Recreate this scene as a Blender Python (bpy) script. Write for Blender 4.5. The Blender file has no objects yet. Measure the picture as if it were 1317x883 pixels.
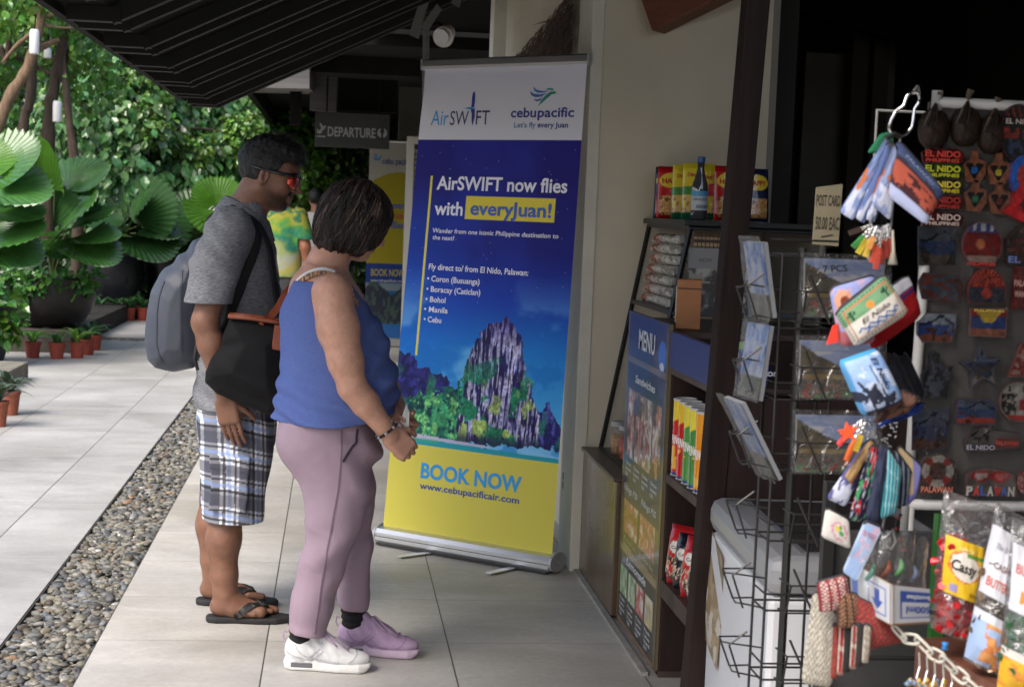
import bpy,math,random
import numpy as np
from mathutils import Vector,Matrix,Euler
RAD=math.radians
random.seed(11)
rng=np.random.default_rng(11)
sc=bpy.context.scene
col=sc.collection
#camera
YAW,PITCH,ROLL,FPX,PW,PH=RAD(6.42),RAD(4.62),RAD(2.2),2050.0,1317.0,883.0
EYE=Vector((0,0,1.44))
ROT=Matrix.Rotation(-YAW,3,'Z')@Matrix.Rotation(math.pi/2-PITCH,3,'X')@Matrix.Rotation(ROLL,3,'Z')
cam_d=bpy.data.cameras.new('camera')
cam=bpy.data.objects.new('camera',cam_d)
col.objects.link(cam)
cam.matrix_world=Matrix.Translation(EYE)@ROT.to_4x4()
cam_d.sensor_width=36.0
cam_d.lens=36.0*FPX/PW
cam_d.clip_end=500
cam_d.dof.use_dof=True
cam_d.dof.focus_distance=4.7
cam_d.dof.aperture_fstop=9.0
sc.camera=cam
#world, sun, exposure
SUN_EL,SUN_AZ=RAD(52),RAD(-140)
wd=bpy.data.worlds.new('World')
sc.world=wd
wd.use_nodes=True
nt=wd.node_tree
sky=nt.nodes.new('ShaderNodeTexSky')
sky.sky_type='NISHITA'
sky.sun_disc=False
sky.sun_elevation=SUN_EL
sky.sun_rotation=SUN_AZ
sky.air_density=1.0
sky.dust_density=4.0
sky.ozone_density=0.6
nt.nodes['Background'].inputs['Strength'].default_value=0.15
nt.links.new(sky.outputs[0],nt.nodes['Background'].inputs['Color'])
sl=bpy.data.lights.new('sun','SUN')
sl.energy=1.5
sl.angle=RAD(30)
sl.color=(1.0,0.96,0.9)
sun=bpy.data.objects.new('sun',sl)
col.objects.link(sun)
sdir=Vector((math.sin(SUN_AZ)*math.cos(SUN_EL),math.cos(SUN_AZ)*math.cos(SUN_EL),math.sin(SUN_EL)))
sun.rotation_euler=(-sdir).to_track_quat('-Z','Y').to_euler()
sc.view_settings.view_transform='Standard'
sc.view_settings.look='None'
sc.view_settings.gamma=1
sc.view_settings.use_curve_mapping=False
sc.view_settings.exposure=1.1
sc.cycles.max_bounces=8
sc.cycles.transparent_max_bounces=16
#helpers
def at(px,py,x=None,y=None,z=None):
 """world point where the line of sight through a pixel of the photo meets a plane"""
 d=ROT@Vector(((px-PW/2)/FPX,-(py-PH/2)/FPX,-1.0))
 if z is not None:t=(z-EYE.z)/d.z
 elif y is not None:t=(y-EYE.y)/d.y
 else:t=(x-EYE.x)/d.x
 return EYE+d*t
def lin(c):
 c=np.asarray(c,float)/255.0
 return np.where(c<=0.04045,c/12.92,((c+0.055)/1.055)**2.4)
def S(r,g,b):
 return tuple(float(v)for v in lin((r,g,b)))
def thing(name,label,cat,loc=(0,0,0),rz=0.0,group=None):
 o=bpy.data.objects.new(name,None)
 col.objects.link(o)
 o.location=loc
 o.rotation_euler=(0,0,rz)
 return tag(o,label,cat,group)
def tag(o,label,cat,group=None):
 o['label']=label
 o['category']=cat
 if group:o['group']=group
 return o
def stuff(o,label=None,cat=None):
 o['kind']='stuff'
 if label:o['label']=label
 if cat:o['category']=cat
 return o
def struct(o):
 o['kind']='structure'
 return o
def dup(root,loc,rz=None,label=None,group=None,scale=None):
 r=root.copy();col.objects.link(r);r.location=loc
 if rz is not None:r.rotation_euler=(0,0,rz)
 if label:r['label']=label
 if group:r['group']=group
 if scale:r.scale=scale
 for ch in list(root.children):
  c=ch.copy();col.objects.link(c);c.parent=r
  for g in list(ch.children):
   d=g.copy();col.objects.link(d);d.parent=c
 return r
#materials
def mat(name,base,rough=0.6,metal=0.0,spec=0.5,var=0.0,vscale=8.0,bump=0.0,bscale=60.0,coat=0.0,trans=0.0,alpha=1.0,ior=1.45,vc=False,translucent=0.0,island=0.0,sheen=0.0,stretch=None,base2=None,rvar=0.0,sss=0.0,emit=0.0):
 m=bpy.data.materials.new(name)
 m['vc']=bool(vc)
 m.use_nodes=True
 n,l=m.node_tree.nodes,m.node_tree.links
 p=n['Principled BSDF']
 p.inputs['Roughness'].default_value=rough
 p.inputs['Metallic'].default_value=metal
 p.inputs['Specular IOR Level'].default_value=spec
 p.inputs['Coat Weight'].default_value=coat
 p.inputs['Transmission Weight'].default_value=trans
 p.inputs['Alpha'].default_value=alpha
 p.inputs['IOR'].default_value=ior
 if sheen:p.inputs['Sheen Weight'].default_value=sheen
 if sss:
  p.inputs['Subsurface Weight'].default_value=sss
  p.inputs['Subsurface Radius'].default_value=(0.012,0.005,0.003)
  p.inputs['Subsurface Scale'].default_value=1.0
 tc=n.new('ShaderNodeTexCoord')
 coord=tc.outputs['Object']
 if stretch:
  mp=n.new('ShaderNodeMapping')
  mp.inputs['Scale'].default_value=stretch
  l.new(coord,mp.inputs['Vector'])
  coord=mp.outputs['Vector']
 c=None
 if vc:
  a=n.new('ShaderNodeVertexColor');a.layer_name='Col'
  c=a.outputs['Color']
 else:
  rgb=n.new('ShaderNodeRGB');rgb.outputs[0].default_value=(*base,1)
  c=rgb.outputs[0]
 if var:
  nz=n.new('ShaderNodeTexNoise');nz.inputs['Scale'].default_value=vscale;nz.inputs['Detail'].default_value=6
  nz.inputs['Roughness'].default_value=0.6
  l.new(coord,nz.inputs['Vector'])
  if base2 is not None:
   cr=n.new('ShaderNodeMapRange');cr.inputs['From Min'].default_value=0.35;cr.inputs['From Max'].default_value=0.65
   l.new(nz.outputs['Fac'],cr.inputs['Value'])
   mx=n.new('ShaderNodeMix');mx.data_type='RGBA'
   l.new(cr.outputs[0],mx.inputs['Factor']);l.new(c,mx.inputs['A']);mx.inputs['B'].default_value=(*base2,1)
   c=mx.outputs['Result']
  else:
   mr=n.new('ShaderNodeMapRange');mr.inputs['From Min'].default_value=0.3;mr.inputs['From Max'].default_value=0.7
   mr.inputs['To Min'].default_value=1-var;mr.inputs['To Max'].default_value=1+var
   l.new(nz.outputs['Fac'],mr.inputs['Value'])
   hs=n.new('ShaderNodeHueSaturation')
   l.new(mr.outputs[0],hs.inputs['Value']);l.new(c,hs.inputs['Color'])
   c=hs.outputs['Color']
  if rvar:
   rr=n.new('ShaderNodeMapRange');rr.inputs['From Min'].default_value=0.3;rr.inputs['From Max'].default_value=0.7
   rr.inputs['To Min'].default_value=max(0,rough-rvar);rr.inputs['To Max'].default_value=min(1,rough+rvar)
   l.new(nz.outputs['Fac'],rr.inputs['Value']);l.new(rr.outputs[0],p.inputs['Roughness'])
 if island:
  g=n.new('ShaderNodeNewGeometry')
  mr=n.new('ShaderNodeMapRange');mr.inputs['To Min'].default_value=1-island;mr.inputs['To Max'].default_value=1+island
  l.new(g.outputs['Random Per Island'],mr.inputs['Value'])
  hs=n.new('ShaderNodeHueSaturation');l.new(mr.outputs[0],hs.inputs['Value']);l.new(c,hs.inputs['Color'])
  mr2=n.new('ShaderNodeMath');mr2 .operation='MULTIPLY_ADD';mr2 .inputs[1].default_value=0.06;mr2 .inputs[2].default_value=0.47
  fr=n.new('ShaderNodeMath');fr.operation='FRACT'
  m7=n.new('ShaderNodeMath');m7 .operation='MULTIPLY';m7 .inputs[1].default_value=7.31
  l.new(g.outputs['Random Per Island'],m7 .inputs[0]);l.new(m7 .outputs[0],fr.inputs[0]);l.new(fr.outputs[0],mr2 .inputs[0])
  l.new(mr2 .outputs[0],hs.inputs['Hue'])
  c=hs.outputs['Color']
 l.new(c,p.inputs['Base Color'])
 if emit:
  l.new(c,p.inputs['Emission Color']);p.inputs['Emission Strength'].default_value=emit
 if bump:
  nb=n.new('ShaderNodeTexNoise');nb.inputs['Scale'].default_value=bscale;nb.inputs['Detail'].default_value=5
  l.new(coord,nb.inputs['Vector'])
  bp=n.new('ShaderNodeBump');bp.inputs['Strength'].default_value=bump;bp.inputs['Distance'].default_value=0.01
  l.new(nb.outputs['Fac'],bp.inputs['Height']);l.new(bp.outputs[0],p.inputs['Normal'])
 if translucent:
  t=n.new('ShaderNodeBsdfTranslucent')
  hs=n.new('ShaderNodeHueSaturation');hs.inputs['Value'].default_value=1.5;hs.inputs['Hue'].default_value=0.485
  l.new(c,hs.inputs['Color']);l.new(hs.outputs[0],t.inputs['Color'])
  mx=n.new('ShaderNodeMixShader');mx.inputs[0].default_value=translucent
  l.new(p.outputs[0],mx.inputs[1]);l.new(t.outputs[0],mx.inputs[2]);l.new(mx.outputs[0],n['Material Output'].inputs['Surface'])
 return m
#mesh builder
CUBE_F=[(0,3,2,1),(4,5,6,7),(0,1,5,4),(1,2,6,5),(2,3,7,6),(3,0,4,7)]
CUBE_V=np.array([(-1,-1,-1),(1,-1,-1),(1,1,-1),(-1,1,-1),(-1,-1,1),(1,-1,1),(1,1,1),(-1,1,1)],float)*0.5
class MB:
 def __init__(s):
  s.V,s.F,s.MI,s.C,s.n=[],[],[],[],0
 def add(s,v,f,mi=0,c=None):
  v=np.asarray(v,float).reshape(-1,3)
  for q in f:
   s.F.append(tuple(int(i)+s.n for i in q));s.MI.append(mi)
  s.V.append(v);s.n+=len(v)
  if c is None:s.C.append(np.ones((len(v),3))*0.5)
  else:s.C.append(np.broadcast_to(np.asarray(c,float),(len(v),3)))
  return s
 def box(s,c,size,rot=None,mi=0,colr=None,taper=1.0):
  v=CUBE_V*np.asarray(size,float)
  if taper!=1.0:v[4:,:2]*=taper
  if rot is not None:v=v@np.array(rot).T
  return s.add(v+np.asarray(c,float),CUBE_F,mi,colr)
 def span(s,a,b,mi=0,colr=None):
  a,b=np.asarray(a,float),np.asarray(b,float)
  return s.box((a+b)/2,np.abs(b-a),mi=mi,colr=colr)
 def bar(s,a,b,w,h,up=(0,0,1),mi=0,colr=None):
  a,b=Vector(a),Vector(b)
  d=(b-a);L=d.length;d.normalize()
  u=Vector(up);r=d.cross(u)
  if r.length<1e-4:r=d.cross(Vector((1,0,0)))
  r.normalize();u=r.cross(d)
  m=np.array(Matrix((r,d,u)).transposed())
  return s.box((a+b)/2,(w,L,h),rot=m,mi=mi,colr=colr)
 def tube(s,pts,r,n=8,mi=0,colr=None,closed=False,caps=True,flat=1.0):
  P=[Vector(p)for p in pts];k=len(P)
  rs=r if hasattr(r,'__len__')else[r]*k
  v,f=[],[]
  prev=None
  for i in range(k):
   if closed:t=P[(i+1)%k]-P[i-1]
   else:t=P[min(i+1,k-1)]-P[max(i-1,0)]
   if t.length<1e-9:t=Vector((0,0,1))
   t.normalize()
   if prev is None:
    a=t.cross(Vector((0,0,1)))
    if a.length<0.1:a=t.cross(Vector((1,0,0)))
   else:a=prev-t*prev.dot(t)
   a.normalize();prev=a;b=t.cross(a)
   for j in range(n):
    th=2*math.pi*j/n
    v.append(P[i]+(a*math.cos(th)+b*math.sin(th)*flat)*rs[i])
  for i in range(k if closed else k-1):
   for j in range(n):
    i2=(i+1)%k
    f.append((i*n+j,i*n+(j+1)%n,i2*n+(j+1)%n,i2*n+j))
  if caps and not closed:
   f.append(tuple(range(n))[::-1]);f.append(tuple((k-1)*n+j for j in range(n)))
  return s.add([tuple(p)for p in v],f,mi,colr)
 def lathe(s,prof,n=24,c=(0,0,0),mi=0,colr=None,cap=True,a0=0.0):
  v,f=[],[]
  for r,z in prof:
   for j in range(n):
    th=a0+2*math.pi*j/n
    v.append((c[0]+r*math.cos(th),c[1]+r*math.sin(th),c[2]+z))
  k=len(prof)
  for i in range(k-1):
   for j in range(n):
    f.append((i*n+j,i*n+(j+1)%n,(i+1)*n+(j+1)%n,(i+1)*n+j))
  if cap:
   f.append(tuple(range(n))[::-1]);f.append(tuple((k-1)*n+j for j in range(n)))
  return s.add(v,f,mi,colr)
 def prism(s,poly,frame,depth,mi=0,colr=None):
  """2-D polygon in frame (origin, ux, uy), pushed back by depth along ux x uy"""
  o,ux,uy=[np.asarray(q,float)for q in frame]
  w=np.cross(ux,uy);w/=np.linalg.norm(w)
  A=np.array([o+ux*p[0]+uy*p[1]for p in poly]);B=A-w*depth
  k=len(poly)
  f=[tuple(range(k)),tuple(range(2*k-1,k-1,-1))]+[(i,i+k,(i+1)%k+k,(i+1)%k)for i in range(k)]
  return s.add(np.vstack([A,B]),f,mi,colr)
 def grid(s,fn,nu,nv,mi=0,cf=None):
  """fn(u, v) vectorised -> (N,3); cf(u, v) -> colours"""
  U,Vv=np.meshgrid(np.linspace(0,1,nu+1),np.linspace(0,1,nv+1))
  u,v=U.ravel(),Vv.ravel()
  p=fn(u,v)
  w=nu+1
  f=[(j*w+i,j*w+i+1,(j+1)*w+i+1,(j+1)*w+i)for j in range(nv)for i in range(nu)]
  return s.add(p,f,mi,None if cf is None else cf(u,v))
 def build(s,name,mats,parent=None,smooth=False,bevel=0.0,solid=0.0,sub=0):
  V=np.vstack(s.V)if s.V else np.zeros((0,3))
  me=bpy.data.meshes.new(name)
  me.from_pydata(V.tolist(),[],s.F)
  mats=mats if isinstance(mats,(list,tuple))else[mats]
  for m in mats:me.materials.append(m)
  if len(mats)>1:me.polygons.foreach_set('material_index',np.array(s.MI,np.int32))
  if smooth:me.polygons.foreach_set('use_smooth',np.ones(len(s.F),bool))
  if any(m.get('vc')for m in mats):
   C=np.vstack(s.C)
   a=me.color_attributes.new('Col','FLOAT_COLOR','POINT')
   a.data.foreach_set('color',np.hstack([C,np.ones((len(C),1))]).astype(np.float32).ravel())
  me.validate();me.update()
  o=bpy.data.objects.new(name,me)
  col.objects.link(o)
  if parent is not None:o.parent=parent
  if bevel:
   b=o.modifiers.new('bevel','BEVEL');b.width=bevel;b.segments=2;b.limit_method='ANGLE'
   b.harden_normals=False
  if solid:
   b=o.modifiers.new('solid','SOLIDIFY');b.thickness=solid;b.offset=0
  if sub:
   b=o.modifiers.new('sub','SUBSURF');b.levels=sub;b.render_levels=sub
  return o
#noise
def _h(ix,iy,iz,seed):
 n=(ix.astype(np.int64)*374761393+iy.astype(np.int64)*668265263+iz.astype(np.int64)*2147483647+seed*974711)&0xffffffff
 n=((n^(n>>13))*1274126177)&0xffffffff
 return((n^(n>>16))&0xffff)/65535.0
def noise3(x,y,z,seed=0):
 xi,yi,zi=np.floor(x),np.floor(y),np.floor(z)
 fx,fy,fz=x-xi,y-yi,z-zi
 fx,fy,fz=[t*t*(3-2*t)for t in(fx,fy,fz)]
 r=0
 for dx in(0,1):
  for dy in(0,1):
   for dz in(0,1):
    w=(fx if dx else 1-fx)*(fy if dy else 1-fy)*(fz if dz else 1-fz)
    r=r+w*_h(xi+dx,yi+dy,zi+dz,seed)
 return r
def fbm(x,y,z=0.0,oct=4,seed=0):
 x,y=np.asarray(x,float),np.asarray(y,float)
 z=np.zeros_like(x)+z
 r,a,t=0,1.0,0
 for i in range(oct):
  r=r+a*noise3(x*2**i,y*2**i,z*2**i,seed+i);t+=a;a*=0.5
 return r/t
def sst(e0,e1,x):
 t=np.clip((x-e0)/(e1-e0),0,1)
 return t*t*(3-2*t)
def inpoly(x,y,poly):
 r=np.zeros(x.shape,bool)
 k=len(poly)
 for i in range(k):
  x0,y0=poly[i];x1,y1=poly[(i+1)%k]
  c=((y0>y)!=(y1>y))&(x<(x1-x0)*(y-y0)/((y1-y0)if y1!=y0 else 1e-9)+x0)
  r^=c
 return r
class Canvas:
 """printed artwork as a grid of colours (sRGB 0-255), u to the right and v upward, both 0..1"""
 def __init__(s,w,h,bg=(255,255,255)):
  s.w,s.h=w,h
  s.u,s.v=np.meshgrid(np.linspace(0,1,w+1),np.linspace(0,1,h+1))
  s.c=np.zeros((h+1,w+1,3))+np.array(bg,float)
 def put(s,m,c,a=1.0):
  m=np.asarray(m,float)*a
  s.c=s.c*(1-m[...,None])+np.asarray(c,float)*m[...,None]
  return s
 def rect(s,u0,v0,u1,v1,c,a=1.0):
  return s.put((s.u>=u0)&(s.u<=u1)&(s.v>=v0)&(s.v<=v1),c,a)
 def disc(s,u,v,r,c,asp=1.0,a=1.0):
  return s.put((s.u-u)**2+((s.v-v)*asp)**2<r*r,c,a)
 def poly(s,p,c,a=1.0):
  return s.put(inpoly(s.u,s.v,p),c,a)
 def speck(s,sc_,amt,seed=0):
  n=fbm(s.u*sc_,s.v*sc_*s.h/s.w,0,3,seed)-0.5
  s.c=np.clip(s.c*(1+amt*2*n[...,None]),0,255)
  return s
 def cols(s):
  return lin(np.clip(s.c,0,255)).reshape(-1,3)
 def into(s,mb,fn,mi=0):
  p=fn(s.u.ravel(),s.v.ravel())
  w=s.w+1
  f=[(j*w+i,j*w+i+1,(j+1)*w+i+1,(j+1)*w+i)for j in range(s.h)for i in range(s.w)]
  return mb.add(p,f,mi,s.cols())
def plane(o,ux,uy,push=0.0):
 """maps (u, v) to o + u*ux + v*uy"""
 o,ux,uy=[np.asarray(tuple(q),float)for q in(o,ux,uy)]
 n=np.cross(ux,uy);n=n/np.linalg.norm(n)
 return lambda u,v:o+np.asarray(u)[:,None]*ux+np.asarray(v)[:,None]*uy+n*push
_txt={}
def glyphs(s,bold=0.0,shear=0.0,space=1.0):
 k=(s,bold,shear,space)
 if k not in _txt:
  cu=bpy.data.curves.new('lettering','FONT')
  cu.body=s;cu.size=1.0;cu.offset=bold;cu.shear=shear;cu.resolution_u=3;cu.space_character=space
  o=bpy.data.objects.new('lettering',cu)
  me=bpy.data.meshes.new_from_object(o)
  v=np.array([p.co[:2]for p in me.vertices]);f=[tuple(p.vertices)for p in me.polygons]
  bpy.data.objects.remove(o);bpy.data.meshes.remove(me);bpy.data.curves.remove(cu)
  if len(v):v[:,0]-=v[:,0].min()
  _txt[k]=(v,f)
 return _txt[k]
def text(mb,s,fn,u0,v0,h,w=None,bold=0.0,shear=0.0,mi=0,c=None,align='L',rot=0.0,space=1.0,asp=1.0):
 """lettering laid on a surface fn(u, v): baseline at (u0, v0), em height h in v units, w = total width in u units, asp = v size / u size"""
 v,f=glyphs(s,bold,shear,space)
 if not len(v):return
 W=v[:,0].max()
 x=v[:,0]*(w/W if w else h*asp);y=v[:,1]*h
 tw=w if w else W*h*asp
 if align=='C':x=x-tw/2
 if align=='R':x=x-tw
 if rot:
  cr,sr=math.cos(rot),math.sin(rot)
  y2=y/1.0*asp
  x,y2=x*cr-y2*sr,x*sr+y2*cr
  y=y2/asp
 mb.add(fn(u0+x,v0+y),f,mi,None if c is None else lin(c))
#organic surfaces: signed distance fields turned into one mesh
class SDF:
 def __init__(s,lo,hi,h):
  s.h=h;s.lo=np.array(lo,float)
  n=np.ceil((np.array(hi)-s.lo)/h).astype(int)+1
  s.ax=[s.lo[i]+h*np.arange(n[i])for i in range(3)]
  s.D=np.full(n,1.0,np.float32)
 def _blk(s,lo,hi):
  sl=[]
  for i in range(3):
   a=int(np.clip(math.floor((lo[i]-s.lo[i])/s.h),0,len(s.ax[i])));b=int(np.clip(math.ceil((hi[i]-s.lo[i])/s.h)+1,0,len(s.ax[i])))
   sl.append(slice(a,b))
  X,Y,Z=np.meshgrid(s.ax[0][sl[0]],s.ax[1][sl[1]],s.ax[2][sl[2]],indexing='ij',sparse=True)
  return tuple(sl),X,Y,Z
 def _mix(s,sl,d,k,op):
  A=s.D[sl]
  if op=='sub':
   d=-d
   if k>0:
    q=np.clip(0.5-0.5*(d-A)/k,0,1);r=A*q+d*(1-q)+k*q*(1-q)
    s.D[sl]=np.maximum(r,np.maximum(A,d)-0)
   else:s.D[sl]=np.maximum(A,d)
  elif k>0:
   q=np.clip(0.5+0.5*(A-d)/k,0,1)
   s.D[sl]=A+(d-A)*q-k*q*(1-q)
  else:s.D[sl]=np.minimum(A,d)
 def ball(s,c,r,k=0.02,rot=None,op='add'):
  """ellipsoid with radii r"""
  r=np.array(r if hasattr(r,'__len__')else(r,r,r),float);m=r.max()+k*1.5+0.01
  sl,X,Y,Z=s._blk([c[i]-m for i in range(3)],[c[i]+m for i in range(3)])
  x,y,z=X-c[0],Y-c[1],Z-c[2]
  if rot is not None:
   M=np.array(rot)
   x,y,z=M[0,0]*x+M[1,0]*y+M[2,0]*z,M[0,1]*x+M[1,1]*y+M[2,1]*z,M[0,2]*x+M[1,2]*y+M[2,2]*z
  k0=np.sqrt((x/r[0])**2+(y/r[1])**2+(z/r[2])**2)
  k1=np.sqrt((x/r[0]**2)**2+(y/r[1]**2)**2+(z/r[2]**2)**2)+1e-9
  s._mix(sl,k0*(k0-1)/k1,k,op);return s
 def cone(s,a,b,ra,rb,k=0.02,op='add',sq=(1,1,1)):
  """tapered capsule; sq stretches space per axis about a"""
  a,b=np.array(a,float),np.array(b,float);m=max(ra,rb)*max(1/min(sq),1)+k*1.5+0.01
  sl,X,Y,Z=s._blk(np.minimum(a,b)-m,np.maximum(a,b)+m)
  ab=(b-a)*np.array(sq);L=float(ab@ab)+1e-12
  x,y,z=(X-a[0])*sq[0],(Y-a[1])*sq[1],(Z-a[2])*sq[2]
  t=np.clip((x*ab[0]+y*ab[1]+z*ab[2])/L,0,1)
  d=np.sqrt((x-t*ab[0])**2+(y-t*ab[1])**2+(z-t*ab[2])**2)-(ra+(rb-ra)*t)
  s._mix(sl,d,k,op);return s
 def chain(s,pts,rs,k=0.02,op='add'):
  for i in range(len(pts)-1):s.cone(pts[i],pts[i+1],rs[i],rs[i+1],k,op)
  return s
 def box(s,c,half,r=0.01,k=0.0,rot=None,op='add'):
  half=np.array(half,float);m=np.linalg.norm(half)+k*1.5+0.01
  sl,X,Y,Z=s._blk([c[i]-m for i in range(3)],[c[i]+m for i in range(3)])
  x,y,z=X-c[0],Y-c[1],Z-c[2]
  if rot is not None:
   M=np.array(rot)
   x,y,z=M[0,0]*x+M[1,0]*y+M[2,0]*z,M[0,1]*x+M[1,1]*y+M[2,1]*z,M[0,2]*x+M[1,2]*y+M[2,2]*z
  qx,qy,qz=np.abs(x)-half[0]+r,np.abs(y)-half[1]+r,np.abs(z)-half[2]+r
  d=np.sqrt(np.maximum(qx,0)**2+np.maximum(qy,0)**2+np.maximum(qz,0)**2)+np.minimum(np.maximum(qx,np.maximum(qy,qz)),0)-r
  s._mix(sl,d,k,op);return s
 def loft(s,rows,k=0.02,p=2.0,op='add'):
  """rows of (z, cx, cy, rx, ry), z rising: a body of stacked (super)ellipses"""
  R_=np.array(rows,float)
  m=R_[:,3:5].max()+k*1.5+0.01
  lo=[(R_[:,1]-R_[:,3]).min()-m*0.3-k,(R_[:,2]-R_[:,4]).min()-m*0.3-k,R_[0,0]-k-0.02]
  hi=[(R_[:,1]+R_[:,3]).max()+m*0.3+k,(R_[:,2]+R_[:,4]).max()+m*0.3+k,R_[-1,0]+k+0.02]
  sl,X,Y,Z=s._blk(lo,hi)
  z=Z.ravel()
  def ip(j):
   zz=np.clip(z,R_[0,0],R_[-1,0]);i=np.clip(np.searchsorted(R_[:,0],zz)-1,0,len(R_)-2)
   t=(zz-R_[i,0])/(R_[i+1,0]-R_[i,0])
   g=np.gradient(R_[:,j],R_[:,0]);hh=R_[i+1,0]-R_[i,0]
   t2,t3=t*t,t**3
   return((2*t3-3*t2+1)*R_[i,j]+(t3-2*t2+t)*hh*g[i]+(-2*t3+3*t2)*R_[i+1,j]+(t3-t2)*hh*g[i+1])[None,None,:]
  cx,cy,rx,ry=ip(1),ip(2),np.maximum(ip(3),0.004),np.maximum(ip(4),0.004)
  q=(np.abs((X-cx)/rx)**p+np.abs((Y-cy)/ry)**p)**(1/p)
  rad=np.sqrt((X-cx)**2+(Y-cy)**2)+1e-9
  d=np.maximum((q-1)*rad/np.maximum(q,1e-6),(q-1)*np.minimum(rx,ry))
  d=np.where(q<1,(q-1)*np.minimum(rx,ry),(q-1)*rad/np.maximum(q,1e-6))
  dz=np.maximum(R_[0,0]-Z,Z-R_[-1,0])
  d=np.where((d>0)&(dz>0),np.sqrt(np.maximum(d,0)**2+np.maximum(dz,0)**2),np.maximum(d,dz))
  s._mix(sl,d,k,op);return s
 def plate(s,poly,c,half,r=0.01,k=0.0,plane='xz',op='add',bulge=0.0):
  """extruded polygon: poly in the named plane, centred on c along the third axis"""
  ia,ib={'xz':(0,2),'xy':(0,1),'yz':(1,2)}[plane];ic=3-ia-ib
  P=np.array(poly,float);lo=[0,0,0];hi=[0,0,0]
  lo[ia],lo[ib]=P.min(0)-k-.02;hi[ia],hi[ib]=P.max(0)+k+.02
  lo[ic],hi[ic]=c-half-k-bulge-.02,c+half+k+bulge+.02
  sl,X,Y,Z=s._blk(lo,hi)
  G=[X,Y,Z];A,B=np.broadcast_arrays(G[ia],G[ib])
  d2=np.full(A.shape,1e9)
  for i in range(len(P)):
   p,q=P[i],P[(i+1)%len(P)];e=q-p
   t=np.clip(((A-p[0])*e[0]+(B-p[1])*e[1])/(e@e+1e-12),0,1)
   d2=np.minimum(d2,(A-p[0]-t*e[0])**2+(B-p[1]-t*e[1])**2)
  d2=np.sqrt(d2);d2=np.where(inpoly(A,B,[tuple(q)for q in P]),-d2,d2)
  hh=half+(bulge*np.clip(-d2/.08,0,1)**.7 if bulge else 0)
  q1=d2+r;q2=np.abs(G[ic]-c)-hh+r
  d=np.sqrt(np.maximum(q1,0)**2+np.maximum(q2,0)**2)+np.minimum(np.maximum(q1,q2),0)-r
  s._mix(sl,d,k,op);return s
 def sample(s,p):
  q=(np.array(p,float)-s.lo)/s.h
  i=[int(np.clip(math.floor(q[a]),0,len(s.ax[a])-2))for a in range(3)]
  f=[q[a]-i[a]for a in range(3)]
  r=0
  for a in(0,1):
   for b in(0,1):
    for c in(0,1):
     r+=s.D[i[0]+a,i[1]+b,i[2]+c]*(f[0]if a else 1-f[0])*(f[1]if b else 1-f[1])*(f[2]if c else 1-f[2])
  return float(r)
 def snap(s,p,off=0.0,it=12):
  """nearest point lying off outside the surface, and the outward normal"""
  p=np.array(p,float);e=s.h
  g=np.array((0,0,1.0))
  for _ in range(it):
   g=np.array([s.sample(p+e*np.eye(3)[a])-s.sample(p-e*np.eye(3)[a])for a in range(3)])
   L=np.linalg.norm(g)
   if L<1e-6:break
   g/=L;p=p-g*np.clip(s.sample(p)-off,-.03,.03)
  return p,g
 def ribbon(s,pts,width,thick=.004,off=.002,n=40):
  """strap following the surface through pts"""
  P=np.array(pts,float);d=np.concatenate([[0],np.cumsum(np.linalg.norm(np.diff(P,axis=0),axis=1))])
  t=np.linspace(0,d[-1],n)
  Q=np.stack([np.interp(t,d,P[:,a])for a in range(3)],1)
  R_,Nn=zip(*[s.snap(q,off)for q in Q]);R_,Nn=np.array(R_),np.array(Nn)
  for _ in range(3):R_[1:-1]=(R_[:-2]+2*R_[1:-1]+R_[2:])/4;Nn[1:-1]=(Nn[:-2]+2*Nn[1:-1]+Nn[2:])/4
  return strip(R_,Nn,width,thick)
 def shell(s,t):
  s.D=np.maximum(s.D,-(s.D+t)).astype(np.float32);return s
 def warp(s,fn,band=0.05):
  """adds fn(x, y, z) to the distance near the surface"""
  m=np.abs(s.D)<band
  i,j,k=np.nonzero(m)
  s.D[i,j,k]+=fn(s.ax[0][i],s.ax[1][j],s.ax[2][k]).astype(np.float32);return s
 def cut(s,fn):
  X,Y,Z=np.meshgrid(*s.ax,indexing='ij',sparse=True)
  s.D=np.maximum(s.D,fn(X,Y,Z)).astype(np.float32);return s
 def minus(s,other):
  s.D=np.maximum(s.D,-other.D);return s
 def mesh(s,relax=1):
  D=s.D
  D=np.pad(D,1,constant_values=1.0)
  ins=D<0
  nx,ny,nz=[q-1 for q in D.shape]
  cnt=np.zeros((nx,ny,nz),np.int8)
  for a in(0,1):
   for b in(0,1):
    for c in(0,1):cnt+=ins[a:a+nx,b:b+ny,c:c+nz]
  mask=(cnt>0)&(cnt<8)
  ci=np.argwhere(mask)
  idx=-np.ones(mask.shape,np.int64);idx[mask]=np.arange(len(ci))
  acc=np.zeros((len(ci),3));num=np.zeros(len(ci))
  i,j,k=ci.T
  for ax in range(3):
   o=[q for q in range(3)if q!=ax]
   for a in(0,1):
    for b in(0,1):
     off0=[0,0,0];off0[o[0]]=a;off0[o[1]]=b
     off1=list(off0);off1[ax]=1
     d0=D[i+off0[0],j+off0[1],k+off0[2]];d1=D[i+off1[0],j+off1[1],k+off1[2]]
     cr=(d0<0)!=(d1<0)
     t=np.where(cr,d0/np.where(cr,d0-d1,1),0)
     p=np.zeros((len(ci),3))+np.array(off0,float);p[:,ax]=t
     acc+=p*cr[:,None];num+=cr
  V=(ci+acc/num[:,None]-1)*s.h+s.lo
  F=[]
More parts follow.
